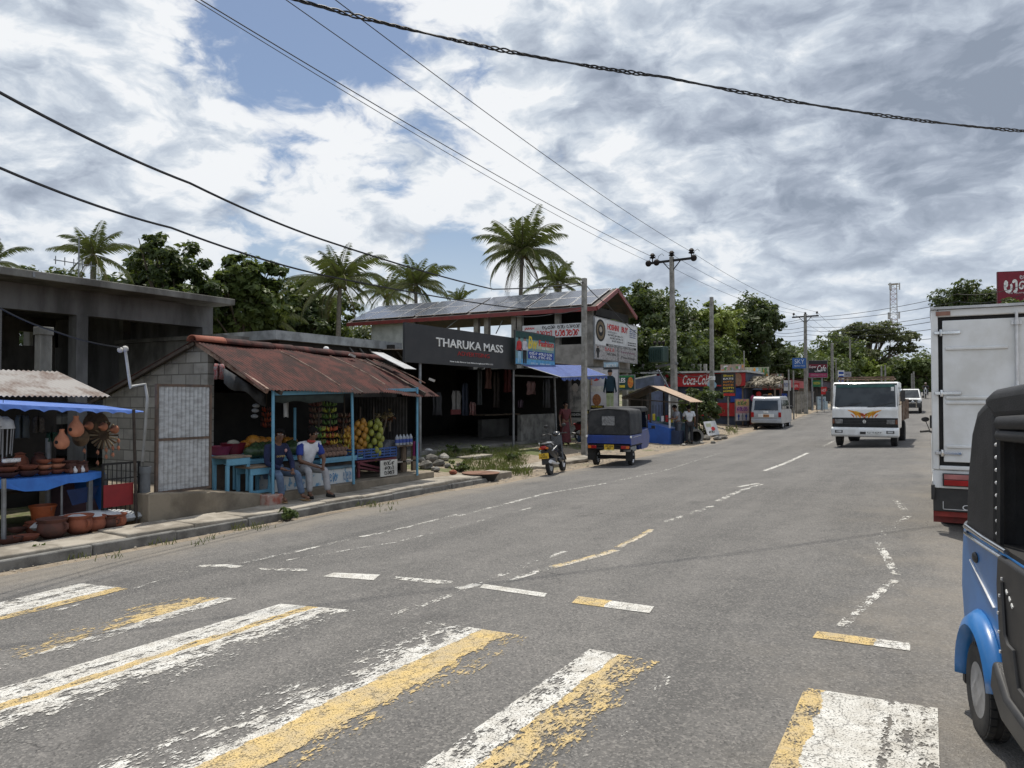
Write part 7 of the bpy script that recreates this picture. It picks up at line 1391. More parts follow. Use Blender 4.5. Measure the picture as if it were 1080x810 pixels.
# white banner on the upper floor
a, c = PY(551, 355, SBA+.1), PY(614, 357, SBA+.1); zt = PY(583, 342, SBA+.1).z; zb_ = PY(583, 356, SBA+.1).z; t, L, H = board('upper_banner', 'white banner with red and black Sinhala lettering and JAPAN along the upper floor', 'banner', (a.x, SBA+.1, zb_), (c.x, SBA+.1, zb_), zt-zb_, SIGNW, .03)
tx(t, 'JAPAN', L*.12, H*.74, L*.17, H*.22, REDT2, bold=.03); tx(t, 'VISAYAN', L*.12, H*.42, L*.18, H*.2, BLACKT); sinhala('mukat', L*.22, H*.24, BLACKT, t, (L*.45, -.006, H*.79), th=.17); sinhala('map', L*.13, H*.24, BLACKT, t, (L*.66, -.006, H*.79), th=.17); sinhala('patmal', L*.22, H*.24, BLACKT, t, (L*.86, -.006, H*.79), th=.17)
sinhala('jataka', L*.26, H*.38, REDT2, t, (L*.38, -.006, H*.33), th=.22); sinhala('padamal', L*.40, H*.42, REDT2, t, (L*.76, -.006, H*.33), th=.22)
# big white sign on the gable
a, c = PX(627.5, 378, XG+.25), PX(672, 384.5, XG+.25); zt = PX(627.5, 334, XG+.25).z; t, L, H = board('gable_sign', 'large white sign reading HOSHINI BUY with a dark round emblem on the gable end', 'sign', (XG+.25, a.y, a.z), (XG+.25, c.y, a.z), zt-a.z, SIGNW, .05, frame=PIPE)
patch(t, 0, L, H*.0, H*.345, mat('grey_print_panel', (.42, .41, .40), (.2, .18, .18), 9)); patch(t, L*.24, L*.97, H*.345, H*.40, BLACKT, d=.006); patch(t, L*.505, L*.52, 0, H*.34, BLACKT, d=.006)
def disc(t, x, z, rx, rz, m, name='emblem', d=.008): b = MB(); b.prism([(x+rx*math.cos(k), z+rz*math.sin(k)) for k in np.linspace(0, 6.283, 25)[:-1]], -d, -.001, 'y'); return b.build(name, m, t)
disc(t, L*.12, H*.70, L*.105, H*.27, BLACKT); disc(t, L*.12, H*.70, L*.085, H*.22, mat('emblem_brown', (.16, .12, .07)), d=.010); disc(t, L*.12, H*.70, L*.055, H*.14, BLACKT, d=.012); disc(t, L*.12, H*.72, L*.03, H*.07, mat('emblem_pale', (.4, .36, .3)), d=.014)
tx(t, 'HOSHINI', L*.40, H*.83, L*.26, H*.15, REDT2, bold=.03); tx(t, 'BUY', L*.68, H*.83, L*.16, H*.15, REDT2, bold=.03)
for i, (x, w_) in enumerate(((.38, .2), (.45, .34), (.48, .30), (.5, .26))): sinhala('maitapa', L*w_, H*.035, GREYT if i == 0 else BLACKT, t, (L*x, -.006, H*(.70-.07*i)), th=.2)
for i in range(5): tx(t, ('076 711 88', '077 53 12', '0766 938', '011 254', 'Gem lane')[i], L*.88, H*(.88-.05*i), L*.15, H*.032, BLUT)
for i in range(2): tx(t, 'BUY AND SELL ANY TIME', L*.86, H*(.52-.06*i), L*.2, H*.03, BLACKT)
tx(t, 'HOSHINI DESIGNERS & TAILORING', L*.6, H*.372, L*.62, H*.04, WHT_T); tx(t, 'SALE', L*.32, H*.26, L*.22, H*.08, REDT2); tx(t, 'TAILORING', L*.36, H*.15, L*.22, H*.06, BLACKT); tx(t, 'Fancy shop', L*.76, H*.24, L*.34, H*.07, mat('mauve_print', (.25, .08, .16))); tx(t, 'Dress & bags', L*.76, H*.1, L*.34, H*.07, BLACKT); blobfig(t, L*.06, H*.03, H*.28, BLACKT, w=L*.05)
# poster hoardings under the awning
def poster(name, label, u0, u1, v0, v1, Y, m, frame=PIPE):
    a, c = PY(u0, v1, Y), PY(u1, v1, Y); zt = PY((u0+u1)/2, v0, Y).z; return board(name, label, 'poster', (a.x, Y, a.z), (c.x, Y, a.z), zt-a.z, m, .05, None, frame)
YP = SBA-1.6
t, L, H = poster('poster_board', 'tall poster with big letters EJ, sweets and a man in a dark shirt', 617, 652, 388, 436, YP, mat('pale_poster', (.55, .54, .55), (.42, .40, .44), 2))
tx(t, 'EJ', L*.26, H*.80, L*.36, H*.17, REDT2, bold=.04); disc(t, L*.36, H*.30, L*.13, H*.13, mat('food_print', (.35, .15, .06), (.15, .05, .03), 20), 'printed_food', .006); patch(t, L*.0, L*.58, 0, H*.18, BLACKT); tx(t, 'FAMILY RESTAURANT', L*.29, H*.15, L*.5, H*.045, YELT); tx(t, 'TAKE AWAY', L*.29, H*.07, L*.5, H*.045, WHT_T); patch(t, L*.02, L*.6, H*.48, H*.60, mat('pale_print_strip', (.62, .6, .55)))
blobfig(t, L*.76, 0, H*.97, mat('dark_teal_print', (.01, .035, .055)), w=L*.24, lower=mat('pale_green_print', (.36, .42, .25))); tx(t, 'B2', L*.16, H*.68, L*.14, H*.1, ORNT)
t, L, H = poster('poster_board', 'black and white photo poster left of the concrete pole under the awning', 601, 614, 394, 440, YP-.2, mat('grey_poster', (.36, .35, .33), (.12, .12, .12), 3)); disc(t, L*.5, H*.8, L*.36, H*.12, BLACKT, 'printed_hair', .006); disc(t, L*.45, H*.68, L*.25, H*.1, mat('print_grey_skin', (.42, .38, .35)), 'printed_face', .008); patch(t, L*.1, L*.95, 0, H*.12, BLACKT); tx(t, 'FASHION', L*.5, H*.06, L*.7, H*.06, WHT_T)
t, L, H = poster('poster_board', 'cream poster with a white shirt print behind the concrete pole', 613, 622, 398, 438, YP-.1, mat('cream_poster', (.46, .46, .38), (.38, .36, .3), 3)); patch(t, L*.05, L*.95, H*.0, H*.15, BLACKT); tx(t, 'OFFER', L*.5, H*.08, L*.7, H*.07, YELT); disc(t, L*.5, H*.55, L*.3, H*.14, mat('print_white', (.6, .58, .6)), 'printed_shirt', .006)
t, L, H = poster('name_board', 'small pale blue name board on top of the tall poster', 637, 652, 382, 389, YP, mat('pale_blue_board', (.40, .56, .66))); sinhala('malapa', L*.7, H*.34, WHT_T, t, (L*.5, -.006, H*.5), th=.2)
t, L, H = poster('poster_board', 'green poster with white letters LES and fruit right of the man poster', 652.5, 669, 396, 411, YP+1.2, mat('dark_green_print', (.02, .07, .06))); tx(t, 'LES', L*.22, H*.66, L*.42, H*.34, WHT_T, bold=.03); patch(t, L*.05, L*.4, H*.15, H*.32, YELT); disc(t, L*.76, H*.5, L*.18, H*.38, mat('fruit_print', (.5, .08, .03), (.55, .32, .04), 14), 'printed_fruit', .006); patch(t, 0, L, H*.86, H, GRNT)
# low shop roof left of the solar building (white edge, dark open truss)
a, c = PX(291, 357, -14.8), PX(424, 360.5, -14.8); t = thing('annex_roof', 'low tin roofed annex with a pale edge behind the fruit stall roof', 'building', (-16, (a.y+c.y)/2, -.14))
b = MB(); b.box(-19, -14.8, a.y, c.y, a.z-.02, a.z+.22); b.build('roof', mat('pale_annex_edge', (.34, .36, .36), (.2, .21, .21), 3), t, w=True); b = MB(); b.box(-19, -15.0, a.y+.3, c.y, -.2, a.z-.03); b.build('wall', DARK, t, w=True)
for k in range(6): y = a.y+(c.y-a.y)*(.55+.085*k); b = MB(); b.bar((-14.9, y, a.z-.05), (-14.9, y+.5, a.z-.45), .04); b.build('truss_bar', PIPE, t, w=True)
b = MB(); b.bar((-14.9, a.y+(c.y-a.y)*.55, a.z-.45), (-14.9, c.y, a.z-.45), .05); b.build('truss_chord', PIPE, t, w=True)
p = PX(344, 368, -14.4); t = thing('floodlight', 'small pale floodlight on the annex roof edge', 'lamp', p); b = MB(); b.ball((0, 0, 0), (.07, .09, .07), 8, 6); b.build('lamp_head', WHT_T, t, smooth=True); b = MB(); b.bar((0, 0, -.06), (-.2, 0, -.2), .03); b.build('bracket', PIPE, t)
a, c = PX(226, 357, -16), PX(294, 359, -16); t = thing('grey_annex', 'low grey cement building between the concrete building and the annex', 'building', (-17, a.y, -.14)); b = MB(); b.box(-20, -16, a.y, c.y, -.2, a.z); b.build('wall', PLASD, t, w=True); b = MB(); b.box(-20.1, -15.8, a.y-.1, c.y+.1, a.z, a.z+.1); b.build('roof', PLASD, t, w=True)
# ------------------------------------------------------------------ kiosk with tan tin roof and blue counter
def kiosk():
    yN = PX(727, 424, -9.3).y; e0 = PX(727, 424, -9.3); e1 = PX(741, 421, -9.3); r0 = PY(685, 407, yN); r1 = Vector((r0.x, e1.y, r0.z)); l0 = PY(656, 419.5, yN)
    t = thing('roadside_kiosk', 'small roadside kiosk with tan tin roof and bright blue counter', 'kiosk', (-10.6, yN+1, gz(-10.6, yN)))
    TAN = mat('tan_tin_roof', (.43, .30, .20), (.34, .25, .18), 4, .65, streak=.4); b = MB(); b.corr(r0, (0, r1.y-r0.y, 0), e0-r0, .12, .018); R_ = b.build('roof', TAN, t, w=True, smooth=True); b = MB(); b.corr(l0, (0, r1.y-r0.y, 0), r0-l0, .12, .018); b.build('left_roof_slope', mat('dark_tin_roof', (.06, .055, .05)), R_, w=True, smooth=True)
    b = MB(); b.bar(l0, r0, .07); b.bar(r0, e0, .06); b.bar(Vector((l0.x, yN+.02, l0.z-.03)), Vector((e0.x, yN+.02, e0.z-.06)), .05); b.build('gable_frame', WOODD, R_, w=True)
    for (u, v, X, m) in ((706.5, 468, None, WHT_T), (686, 465, None, WOODD), (664, 465, None, WOODD)):
        p = PY(u, v, yN+.1); b = MB(); b.bar((p.x, yN+.1, gz(p.x, yN)-.1), (p.x, yN+.1, r0.z-abs(p.x-r0.x)*.38), .07); b.build('post', m, t, w=True)
    for x in (e0.x-.25, r0.x, l0.x+.2): b = MB(); b.bar((x, e1.y-.1, gz(x, yN)-.1), (x, e1.y-.1, r0.z-.1-abs(x-r0.x)*.38), .07); b.build('post', WOODD, t, w=True)
    a, c = PY(680, 468, yN-.15), PY(706, 468.5, yN-.15); zl, zr = PY(680, 444, yN-.15).z, PY(706, 452, yN-.15).z; BC = mat('bright_blue_counter', (.02, .09, .36), (.018, .075, .3), 3, .5)
    b = MB(); b.prism([(a.x-.6, a.z-.1), (c.x, c.z-.1), (c.x, zr), (a.x-.6, zl+.12)], yN-.15, yN+.9, 'y'); b.build('counter', BC, t, w=True, bevel=.01)
    b = MB(); b.box(PY(707, 460, yN).x, PY(716, 460, yN).x, yN+.1, yN+.8, a.z-.1, zr-.1); b.build('side_counter', mat('dark_blue_panel', (.03, .045, .09)), t, w=True)
    b = MB(); b.box(l0.x+.2, e0.x-.3, e1.y-.3, e1.y-.2, gz(-10, yN), .55); b.build('back_panel', mat('grey_blue_board', (.10, .17, .21)), t, w=True)
    for k in range(10): x = a.x-.3+k*.14; b = MB(); b.cyl((x, yN+.6, zl), (x, yN+.6, zl+.7), .012, n=5); b.build('wire_bar', BLKM, t, w=True)
    g = 'small goods on the kiosk counter'
    for k in range(7):
        p = (a.x-.2+k*.2, yN+.5, zl+.05-.07*k*.3); q = thing('snack_packet', 'small coloured packet standing on the blue kiosk counter', 'packet', p, 0, g); b = MB(); b.box(-.06, .06, -.03, .03, 0, .2+.05*(k % 3)); b.build('packet_body', [WHT_T, REDT2, YELT, GRNT][k % 4], q, bevel=.015)
    return yN
KY_ = kiosk()
# concrete pipe, rocks, leaning sign near the kiosk
p = G(733, 467); t = thing('concrete_pipe', 'dark concrete drain pipe section lying on the verge by the kiosk', 'pipe', (p.x, p.y, p.z+.30), R(20)); b = MB(Matrix.Rotation(math.pi/2, 4, 'X')); b.lathe([(.24, -.5), (.30, -.5), (.30, .4), (.34, .4), (.34, .55), (.24, .55), (.24, -.5)], n=24); b.build('pipe_section', CONC_D, t, smooth=True)
def rock(label, p, r_, m, seed, name='rock'):
    rr = random.Random(seed); t = thing(name, label, 'rock', p, rr.uniform(0, 6)); b = MB(); b.ball((0, 0, r_*.35), (r_, r_*.75, r_*.6), 9, 6); b.v = [(x*rr.uniform(.82, 1.15), y*rr.uniform(.82, 1.15), z*rr.uniform(.85, 1.12)) for x, y, z in b.v]; b.build('stone', m, t)
STN = mat('grey_rubble', (.17, .16, .14), (.09, .083, .073), 6, .95, bmp=.5); 
for i, (u, v, r_, m, lab) in enumerate([(452, 478, .20, WPL, 'white plastered rubble lump at the end of the fruit stall'), (455, 487, .30, STN, 'large grey rubble stone below the white lump'), (449, 494, .28, STN, 'grey rubble stone by the pavement slabs'), (463, 491, .22, STN, 'angular grey stone in the rubble heap'), (468, 485, .26, CONC, 'pale broken concrete lump in the rubble heap'), (485, 496, .24, STN, 'lone rock beside the drain tub'), (478, 500, .14, TERRA, 'reddish rock by the drain tub'), (459, 497, .17, CONC_D, 'dark flat stone at the foot of the rubble heap'), (472, 493, .15, STN, 'small grey stone right of the rubble heap'), (444, 487, .18, CONC_D, 'dark stone against the fruit stall wall'),
        (745, 464, .30, STN, 'rock right of the concrete pipe'), (757, 464, .26, CONC_D, 'dark rock under the leaning white sign'), (740, 468, .14, CONC, 'small pale rock before the concrete pipe'), (752, 468, .16, STN, 'small grey rock at the verge edge'), (721, 470, .12, CONC, 'pale pebble rock left of the concrete pipe'), (764, 463, .2, STN, 'rock at the right end of the verge rubble')]):
    rock(lab, G(u, v), r_*.8, m, 200+i)
p = G(507, 507); t = thing('drain_tub', 'black round tub sunk in the gutter at the end of the pavement', 'tub', (p.x, p.y, p.z-.05), R(-20)); b = MB(); b.lathe([(.001, .0), (.30, 0), (.42, .20), (.45, .22), (.43, .235), (.39, .2), (.28, .03), (.001, .03)], n=22); b.build('tub_body', BLKM, t, smooth=True); b = MB(); b.lathe([(.43, .235), (.46, .235), (.46, .25), (.42, .25)], n=22); b.build('rim', mat('rust_brown_rim', (.2, .10, .06)), t)
# ------------------------------------------------------------------ poles
POLEC = mat('pole_concrete', (.30, .29, .265), (.19, .18, .16), 5, .9, bmp=.3); 
def pole(label, u, v_top, D, w=.24, lean=0, name='concrete_pole', wtop=.16):
    p = at(u, D=D); h = topz(v_top, D)-p.z; t = thing(name, label, 'pole', p, R(-8)); b = MB(); b.prism([(-w/2, -.3), (w/2, -.3), (wtop/2+lean, h), (-wtop/2+lean, h)], -w*.4, w*.4, 'y'); b.build('shaft', POLEC, t, bevel=.015); return t, p, h
def insul(b, x, y, z, s=1): b.cyl((x, y, z), (x, y, z+.12*s), .02*s, n=6); b.lathe([(.04*s, .1*s), (.10*s, .13*s), (.05*s, .17*s), (.09*s, .20*s), (.04*s, .26*s), (.001, .27*s)], (x, y, z), 8)
def crossarm(t, h, W_, lean=0, big=True):
    b = MB(); b.box(-W_/2+lean, W_/2+lean, -.05, .05, h-.25, h-.14); b.bar((lean-.5, 0, h-.2), (lean, 0, h-.75), .04); b.bar((lean+.5, 0, h-.2), (lean, 0, h-.75), .04); A = b.build('crossarm', BLKM, t)
    for x in (-W_/2+.12, 0, W_/2-.12): b = MB(); insul(b, x+lean, 0, h-.14, 1.65 if big else 1.1); b.build('insulator', mat('brown_insulator', (.022, .017, .016), None, 4, .7, spec=.2), A, smooth=True)
    if big:
        for x, sx in ((-W_/2, -1), (W_/2, 1), (-W_/2+.45, -1)):
            b = MB(); b.ball((x+lean+.05*sx, -.12, h-.22), (.165, .14, .165), 10, 7); b.build('strain_insulator', mat('brown_insulator', (.03, .022, .02)), A, smooth=True); b = MB(); b.tube([(x+lean, -.12, h-.12), (x+lean+.05, -.05, h+.12), (x+lean+.2, 0, h+.22), (x+lean+.3, 0, h+.1)], .012, 5); b.build('jumper', BLKM, A)
P1 = pole('tall concrete pole with crossarm carrying six dark insulators', 711, 270, 37, .27, -.10, 'power_pole', .17); crossarm(P1[0], P1[2], 2.35, -.1)
h = P1[2]; b = MB(); b.bar((.12, .0, -.3), (-.02, .05, h*.62), .16); b.build('brace_leg', POLEC, P1[0]); b = MB(); b.bar((-1.0, 0, h*.385), (.2, 0, h*.40), .10); b.bar((-.9, 0, h*.37), (-.05, 0, h*.22), .07); b.build('bracket', PIPE, P1[0])
p = P1[1]; T_ = thing('transformer', 'dark green transformer tank on a bracket of the tall crossarm pole', 'transformer', (p.x-.78*math.cos(R(30)), p.y-.4*math.sin(R(30)), p.z+h*.405), R(-8)); b = MB(); b.box(-.42, .36, -.3, .3, .02, .80); b.build('tank', mat('transformer_green', (.02, .05, .04), (.03, .06, .05), 3, .5), T_, bevel=.04); b = MB()
for k in range(7): b.box(-.40+k*.115, -.385+k*.115, -.38, -.3, .1, .7)
b.build('cooling_fin', mat('transformer_green', (.02, .05, .04)), T_)
for x in (-.25, 0, .22): b = MB(); insul(b, x, 0, .8, 1.1); b.build('bushing', mat('brown_insulator', (.03, .022, .02)), T_)
P2 = pole('plain grey concrete pole in front of the solar building', 616, 293, 26.2, .19, .02, 'concrete_pole', .15); P3 = pole('plain concrete pole rising behind the kiosk bush with a white band', 751, 313, 44, .26, 0, 'concrete_pole', .17)
b = MB(); z = topz(399, 44)-P3[1].z; b.box(-.15, .15, -.13, .13, z-.1, z+.12); b.build('white_band', WHT_T, P3[0])
P4 = pole('slim crossarm pole carrying the blue SKY sign', 850, 331, 58, .28, 0, 'power_pole', .18); crossarm(P4[0], P4[2], 2.0, 0, False)
P5 = pole('plain dark pole between the cafe board and the lorry', 878, 362, 62, .26, 0); P6 = pole('far crossarm pole above the lorry roof', 897, 358, 100, .28, 0, 'power_pole'); crossarm(P6[0], P6[2], 2.2, 0, False)
pole('thin pale post rising above the mural boards', 785, 370, 52, .09, 0, 'thin_post', .07); pole('thin post beside the dark pole', 882, 378, 66, .09, 0, 'thin_post', .07); pole('bamboo scaffold pole right of the thatched stall', 832, 390, 50, .10, 0, 'bamboo_pole', .08); pole('second bamboo pole beside the scaffold', 837, 391, 51, .10, 0, 'bamboo_pole', .08)
for i, (u, v) in enumerate([(930, 386), (934, 385), (962, 394), (964, 392)]): pole(['left post of the far pair above the lorry', 'right post of the far pair above the lorry', 'left far post near the motorcycle', 'right far post near the motorcycle'][i], u, v, 95, .2, 0, 'far_post', .16)
for i, u in enumerate((679, 688, 731, 738, 744)): pole(['left grey post', 'second grey post', 'grey post left of the cola fascia middle', 'middle short grey post', 'right short grey post'][i]+' standing behind the red fascia', u, 384, 48.5, .22, 0, 'fence_post', .2)
# ------------------------------------------------------------------ overhead wires
WIRE = mat('black_cable', (.012, .012, .013), None, 3, .6)
def wire(label, pts, r_, sag=0, n=28, name='overhead_wire', group='overhead wires', twist=0):
    P = []; 
    for a, c in zip(pts[:-1], pts[1:]):
        a, c = Vector(a), Vector(c); m = max(2, n)
        for i in range(m+(c is pts[-1])): k = i/m; P.append(a.lerp(c, k)-Vector((0, 0, sag*4*k*(1-k))))
    P.append(Vector(pts[-1])); b = MB()
    if twist:
        Q = []; 
        for s in range(3):
            L = []
            for i in range(len(P)*4-4):
                k = i/4; j = int(k); p = P[j].lerp(P[min(j+1, len(P)-1)], k-j); a = i*.55+s*2.1; w = twist*(1+.5*math.sin(i*.13)+.3*math.sin(i*.37)); L.append(p+Vector((math.sin(YAW)*0, w*math.cos(a)*.6, w*math.sin(a))))
            b.tube(L, r_, 5)
    else: b.tube(P, r_, 5)
    o = b.build(name, WIRE, None, smooth=True); return tag(o, label, 'wire', group)
def ins(k): 
    t, p, h = P1; return world(t) @ Vector((-.1+k, 0, h+.12))
far4 = lambda k: world(P4[0]) @ Vector((k, 0, P4[2]+.1))
for i, (u, v, X, k, lab) in enumerate([(212, 0, -10.4, -1.05, 'thin line from the left insulator of the crossarm pole towards the upper left'), (302, 0, -9.6, -.0, 'thin line from the middle insulator of the crossarm pole towards the top edge'), (354, 0, -8.7, 1.05, 'thin line from the right insulator of the crossarm pole towards the top edge')]):
    a = PX(u, v, X); q = ins(k); d = (a-q); wire(lab, [q, a, a+d*.6+Vector((0, 0, .5))], .009 if i else .011, .22)
    wire(lab.split(' from')[0]+' from the '+['left', 'middle', 'right'][i]+' insulator running on to the pole with the SKY sign', [q, far4((-.88, 0, .88)[i])], .009, .45)
    wire('thin line from the '+['left', 'middle', 'right'][i]+' insulator of the SKY pole to the far crossarm pole', [far4((-.88, 0, .88)[i]), world(P6[0]) @ Vector(((-.9, 0, .9)[i], 0, P6[2]+.1))], .010, .5)
a, q = PX(206, 0, -10.7), ins(-1.2); wire('faint thin line just under the leftmost line of the crossarm pole', [q-Vector((0, 0, .25)), a, a+(a-q)*.4], .008, .25)
a, m_, c = PD(300, -4, 8.6), PD(700, 81, 10.4), PD(1090, 139, 13.6); wire('thick twisted black cable bundle crossing the sky over the road', [a+(a-m_)*.5+Vector((0, 0, .45)), a, m_, c, c+(c-m_)*.4], .0105, .10, 34, 'cable_bundle', None, .016)
top2 = world(P2[0]) @ Vector((0, 0, P2[2]-.15)); a = PD(-5, 95, 7.6); wire('upper thick black cable sloping down from the left edge to the plain pole', [a+(a-top2)*.3, a, PX(200, 193, -9.35), PX(350, 256, -9.9), PX(520, 305, -10.6), top2], .018, .05, 10)
a = PD(-5, 175, 7.8); wire('lower thick black cable sloping from the left edge to the plain pole', [a+(a-top2)*.3, a, PX(180, 240, -9.4), PX(340, 290, -10.0), PX(545, 325, -10.6), world(P2[0]) @ Vector((0, 0, P2[2]-1.0))], .016, .05, 10)
a = PD(-5, 322, 9.6); wire('thin service cable from the left edge to the bent conduit pipe', [a+(a-q)*.05, a, PX(60, 350, -10.8), PX(131, 367, -11.0)], .012, .03, 8)
wire('service cable dropping from the plain pole to the gable sign corner', [top2, PX(640, 320, -13.2), PX(672, 352, -13.5)], .018, .1, 8); wire('service cable from the plain pole along the solar roof', [top2-Vector((0, 0, .9)), PX(585, 331, -13.6), PX(544, 334, -14)], .012, .05, 8); wire('thick cable from the roof corner down across the solar panels', [PX(545, 270, -14.5), PX(575, 305, -14), PX(615, 300, -11)], .016, .05, 8)
t3 = world(P3[0]) @ Vector((0, 0, P3[2]*.42)); wire('pair of slack cables, upper, between the crossarm pole and the white banded pole', [world(P1[0]) @ Vector((.1, 0, P1[2]*.36)), t3], .018, .3, 12); wire('pair of slack cables, lower, between the crossarm pole and the white banded pole', [world(P1[0]) @ Vector((.1, 0, P1[2]*.34)), t3-Vector((0, 0, .35))], .018, .35, 12)
h4 = lambda z: world(P4[0]) @ Vector((0, 0, P4[2]-z))
for i, (u, v, z) in enumerate([(1010, 310, .3), (1010, 318, .5), (985, 334, 1.0), (985, 339, 1.3), (985, 347, 1.6), (985, 357, 2.0)]): c = PD(u, v, 42); q = h4(z); wire(ORD[i]+' cable from the top of those fanning right from the SKY pole', [q-(c-q)*.5+Vector((0, 0, .3)), q, c, c+(c-q)*.3], .016, .25, 14)
wire('slack cable from the SKY pole down to the shop roofs', [h4(3.4), PX(800, 382, -13)], .016, .4, 10)
# ------------------------------------------------------------------ red fascia shop and the stalls further along
YC = 46.0
def pbox(u0, u1, v0, v1, Y): a, c = PY(u0, v1, Y), PY(u1, v0, Y); return a.x, c.x, a.z, c.z
x0, x1, z0, z1 = pbox(690, 786, 393, 408, YC); t = thing('cola_shop', 'red fronted soft drink shop behind the white banded pole', 'shop', ((x0+x1)/2, YC, gz(x0, YC)))
b = MB(); b.box(x0-1, x1, YC+.2, YC+5, gz(x0, YC)-.2, z1); b.build('wall', mat('shop_wall_blue', (.055, .07, .11), (.04, .045, .06), 2), t, w=True); b = MB(); b.box(x0-1.2, x1+.15, YC-.25, YC+5.2, z1+.03, z1+.14); b.build('roof', mat('pale_roof_edge', (.5, .5, .48)), t, w=True)
a, c, d, e = pbox(690, 786, 425, 438, YC); b = MB(); b.box(x1-3.0, x1-.05, YC+.12, YC+.19, d, e); b.build('red_dado', SIGNR, t, w=True); a, c, d, e = pbox(770, 782, 409, 424, YC); b = MB(); b.box(a, c, YC+.1, YC+.19, d, e); b.build('shutter', BLUT, t, w=True)
sg, L, H = board('cola_fascia', 'long red fascia sign with white script reading Coca-Cola', 'sign', (x0, YC-.05, z0), (x1, YC-.05, z0), z1-z0, SIGNR, .08); tx(sg, 'Coca-Cola', L*.475, H*.5, L*.29, H*.74, WHT_T, shear=.35, bold=.012); patch(sg, L*.62, L*.68, H*.05, H*.95, mat('print_white', (.6, .58, .6))); patch(sg, L*.68, L*.80, H*.1, H*.95, BLACKT)
disc(sg, L*.09, H*.5, L*.06, H*.42, mat('print_white', (.6, .58, .6)), 'white_print'); disc(sg, L*.18, H*.45, L*.035, H*.3, mat('dark_print', (.1, .05, .05)), 'dark_print'); disc(sg, L*.65, H*.1, L*.05, H*.3, CYNT, 'blue_print_patch', .011); disc(sg, L*.93, H*.5, L*.035, H*.5, mat('print_skin', (.34, .19, .12)), 'portrait_print')
t = thing('tin_shed', 'blue grey tin shed left of the red fascia', 'shed', PX(680, 440, -14.5)); x0, x1, z0, z1 = pbox(667, 690, 396, 440, 44); b = MB(); b.prism([(x0, z0-.3), (x1, z0-.3), (x1, z1), (x0, z1-.25)], 44, 46, 'y'); b.build('wall', mat('grey_blue_tin', (.13, .16, .25), (.1, .12, .18), 3), t, w=True); b = MB(); b.bar((x0-.3, 43.8, z1-.28), (x1+.2, 43.8, z1+.03), .08); b.build('roof_edge', WPL, t, w=True)
# shrine-green low roof behind the kiosk
x0, x1, z0, z1 = pbox(652, 684, 410, 420, 40); t = thing('cream_roofed_stall', 'stall with a pale cream roof behind the kiosk', 'stall', (x0, 40, gz(x0, 40))); b = MB(); b.prism([(x0, z0+.2), (x1, z0+.45), (x1, z0+.55), (x0, z0+.32)], 39, 42, 'y'); b.build('roof', mat('cream_roof', (.42, .42, .34)), t, w=True); b = MB(); b.box(x0+.3, x1-.3, 40.5, 41, gz(x0, 40), z0+.25); b.build('wall', DARK, t, w=True)
# black and yellow notice on a post
x0, x1, z0, z1 = pbox(762, 775.5, 394, 417.5, 43.5); sg, L, H = board('notice_board', 'tall black notice with yellow writing and a red base on a grey post', 'sign', (x0, 43.4, z0), (x1, 43.4, z0), z1-z0, SIGNK, .06, frame=BLK); patch(sg, 0, L, 0, H*.11, REDT2)
for i, (s_, m) in enumerate((('Short', YELT), ('EATS', WHT_T), ('KOTTU', ORNT), ('RICE', ORNT), ('ROTTI', YELT), ('HOPPERS', YELT))): tx(sg, s_, L*.5, H*(.91-.14*i), L*.78, H*.085, m, bold=.02)
b = MB(); b.box(L*.4, L*.5, .03, .1, gz(-11, 43.5)-z0, -.0); b.build('post', POLEC, sg)
p0, p1 = G(776, 451), G(790, 450); sg, L, H = board('festival_poster', 'pink and yellow poster board standing on legs left of the van', 'sign', (p0.x, p0.y, p0.z+.4), (p1.x, p1.y, p0.z+.4), 1.25, mat('pink_poster', (.48, .22, .26), (.5, .34, .3), 3), .04, frame=PIPE); patch(sg, 0, L, H*.70, H, mat('yellow_poster', (.55, .45, .10), (.5, .12, .2), 7)); patch(sg, 0, L, 0, H*.34, mat('pale_poster', (.55, .54, .55))); sinhala('mail', L*.7, H*.14, GRNT, sg, (L*.5, -.006, H*.82), th=.25); sinhala('tapaj', L*.8, H*.16, mat('violet_print', (.22, .06, .28)), sg, (L*.5, -.006, H*.55), th=.25)
for k in range(3): blobfig(sg, L*(.22+.28*k), .02, H*.32, (BLUT, GREYT, BLUT)[k], w=L*.1)
for x in (.05, L-.09): b = MB(); b.box(x, x+.04, .0, .04, -.42, -.036); b.build('leg', WOODD, sg)
p0, p1 = G(747, 462), G(759, 459); sg, L, H = board('leaning_signboard', 'old white sign with red mark leaning among the verge rocks', 'sign', (p0.x, p0.y, p0.z+.1), (p1.x, p1.y, p0.z+.1), .72, SIGNW, .03); sg.rotation_euler.x = R(-18); disc(sg, L*.6, H*.45, L*.16, H*.14, REDT2, 'red_mark'); patch(sg, L*.1, L*.5, H*.6, H*.85, OLVT); sinhala('tap', L*.5, H*.14, BLACKT, sg, (L*.4, -.006, H*.25), th=.22)
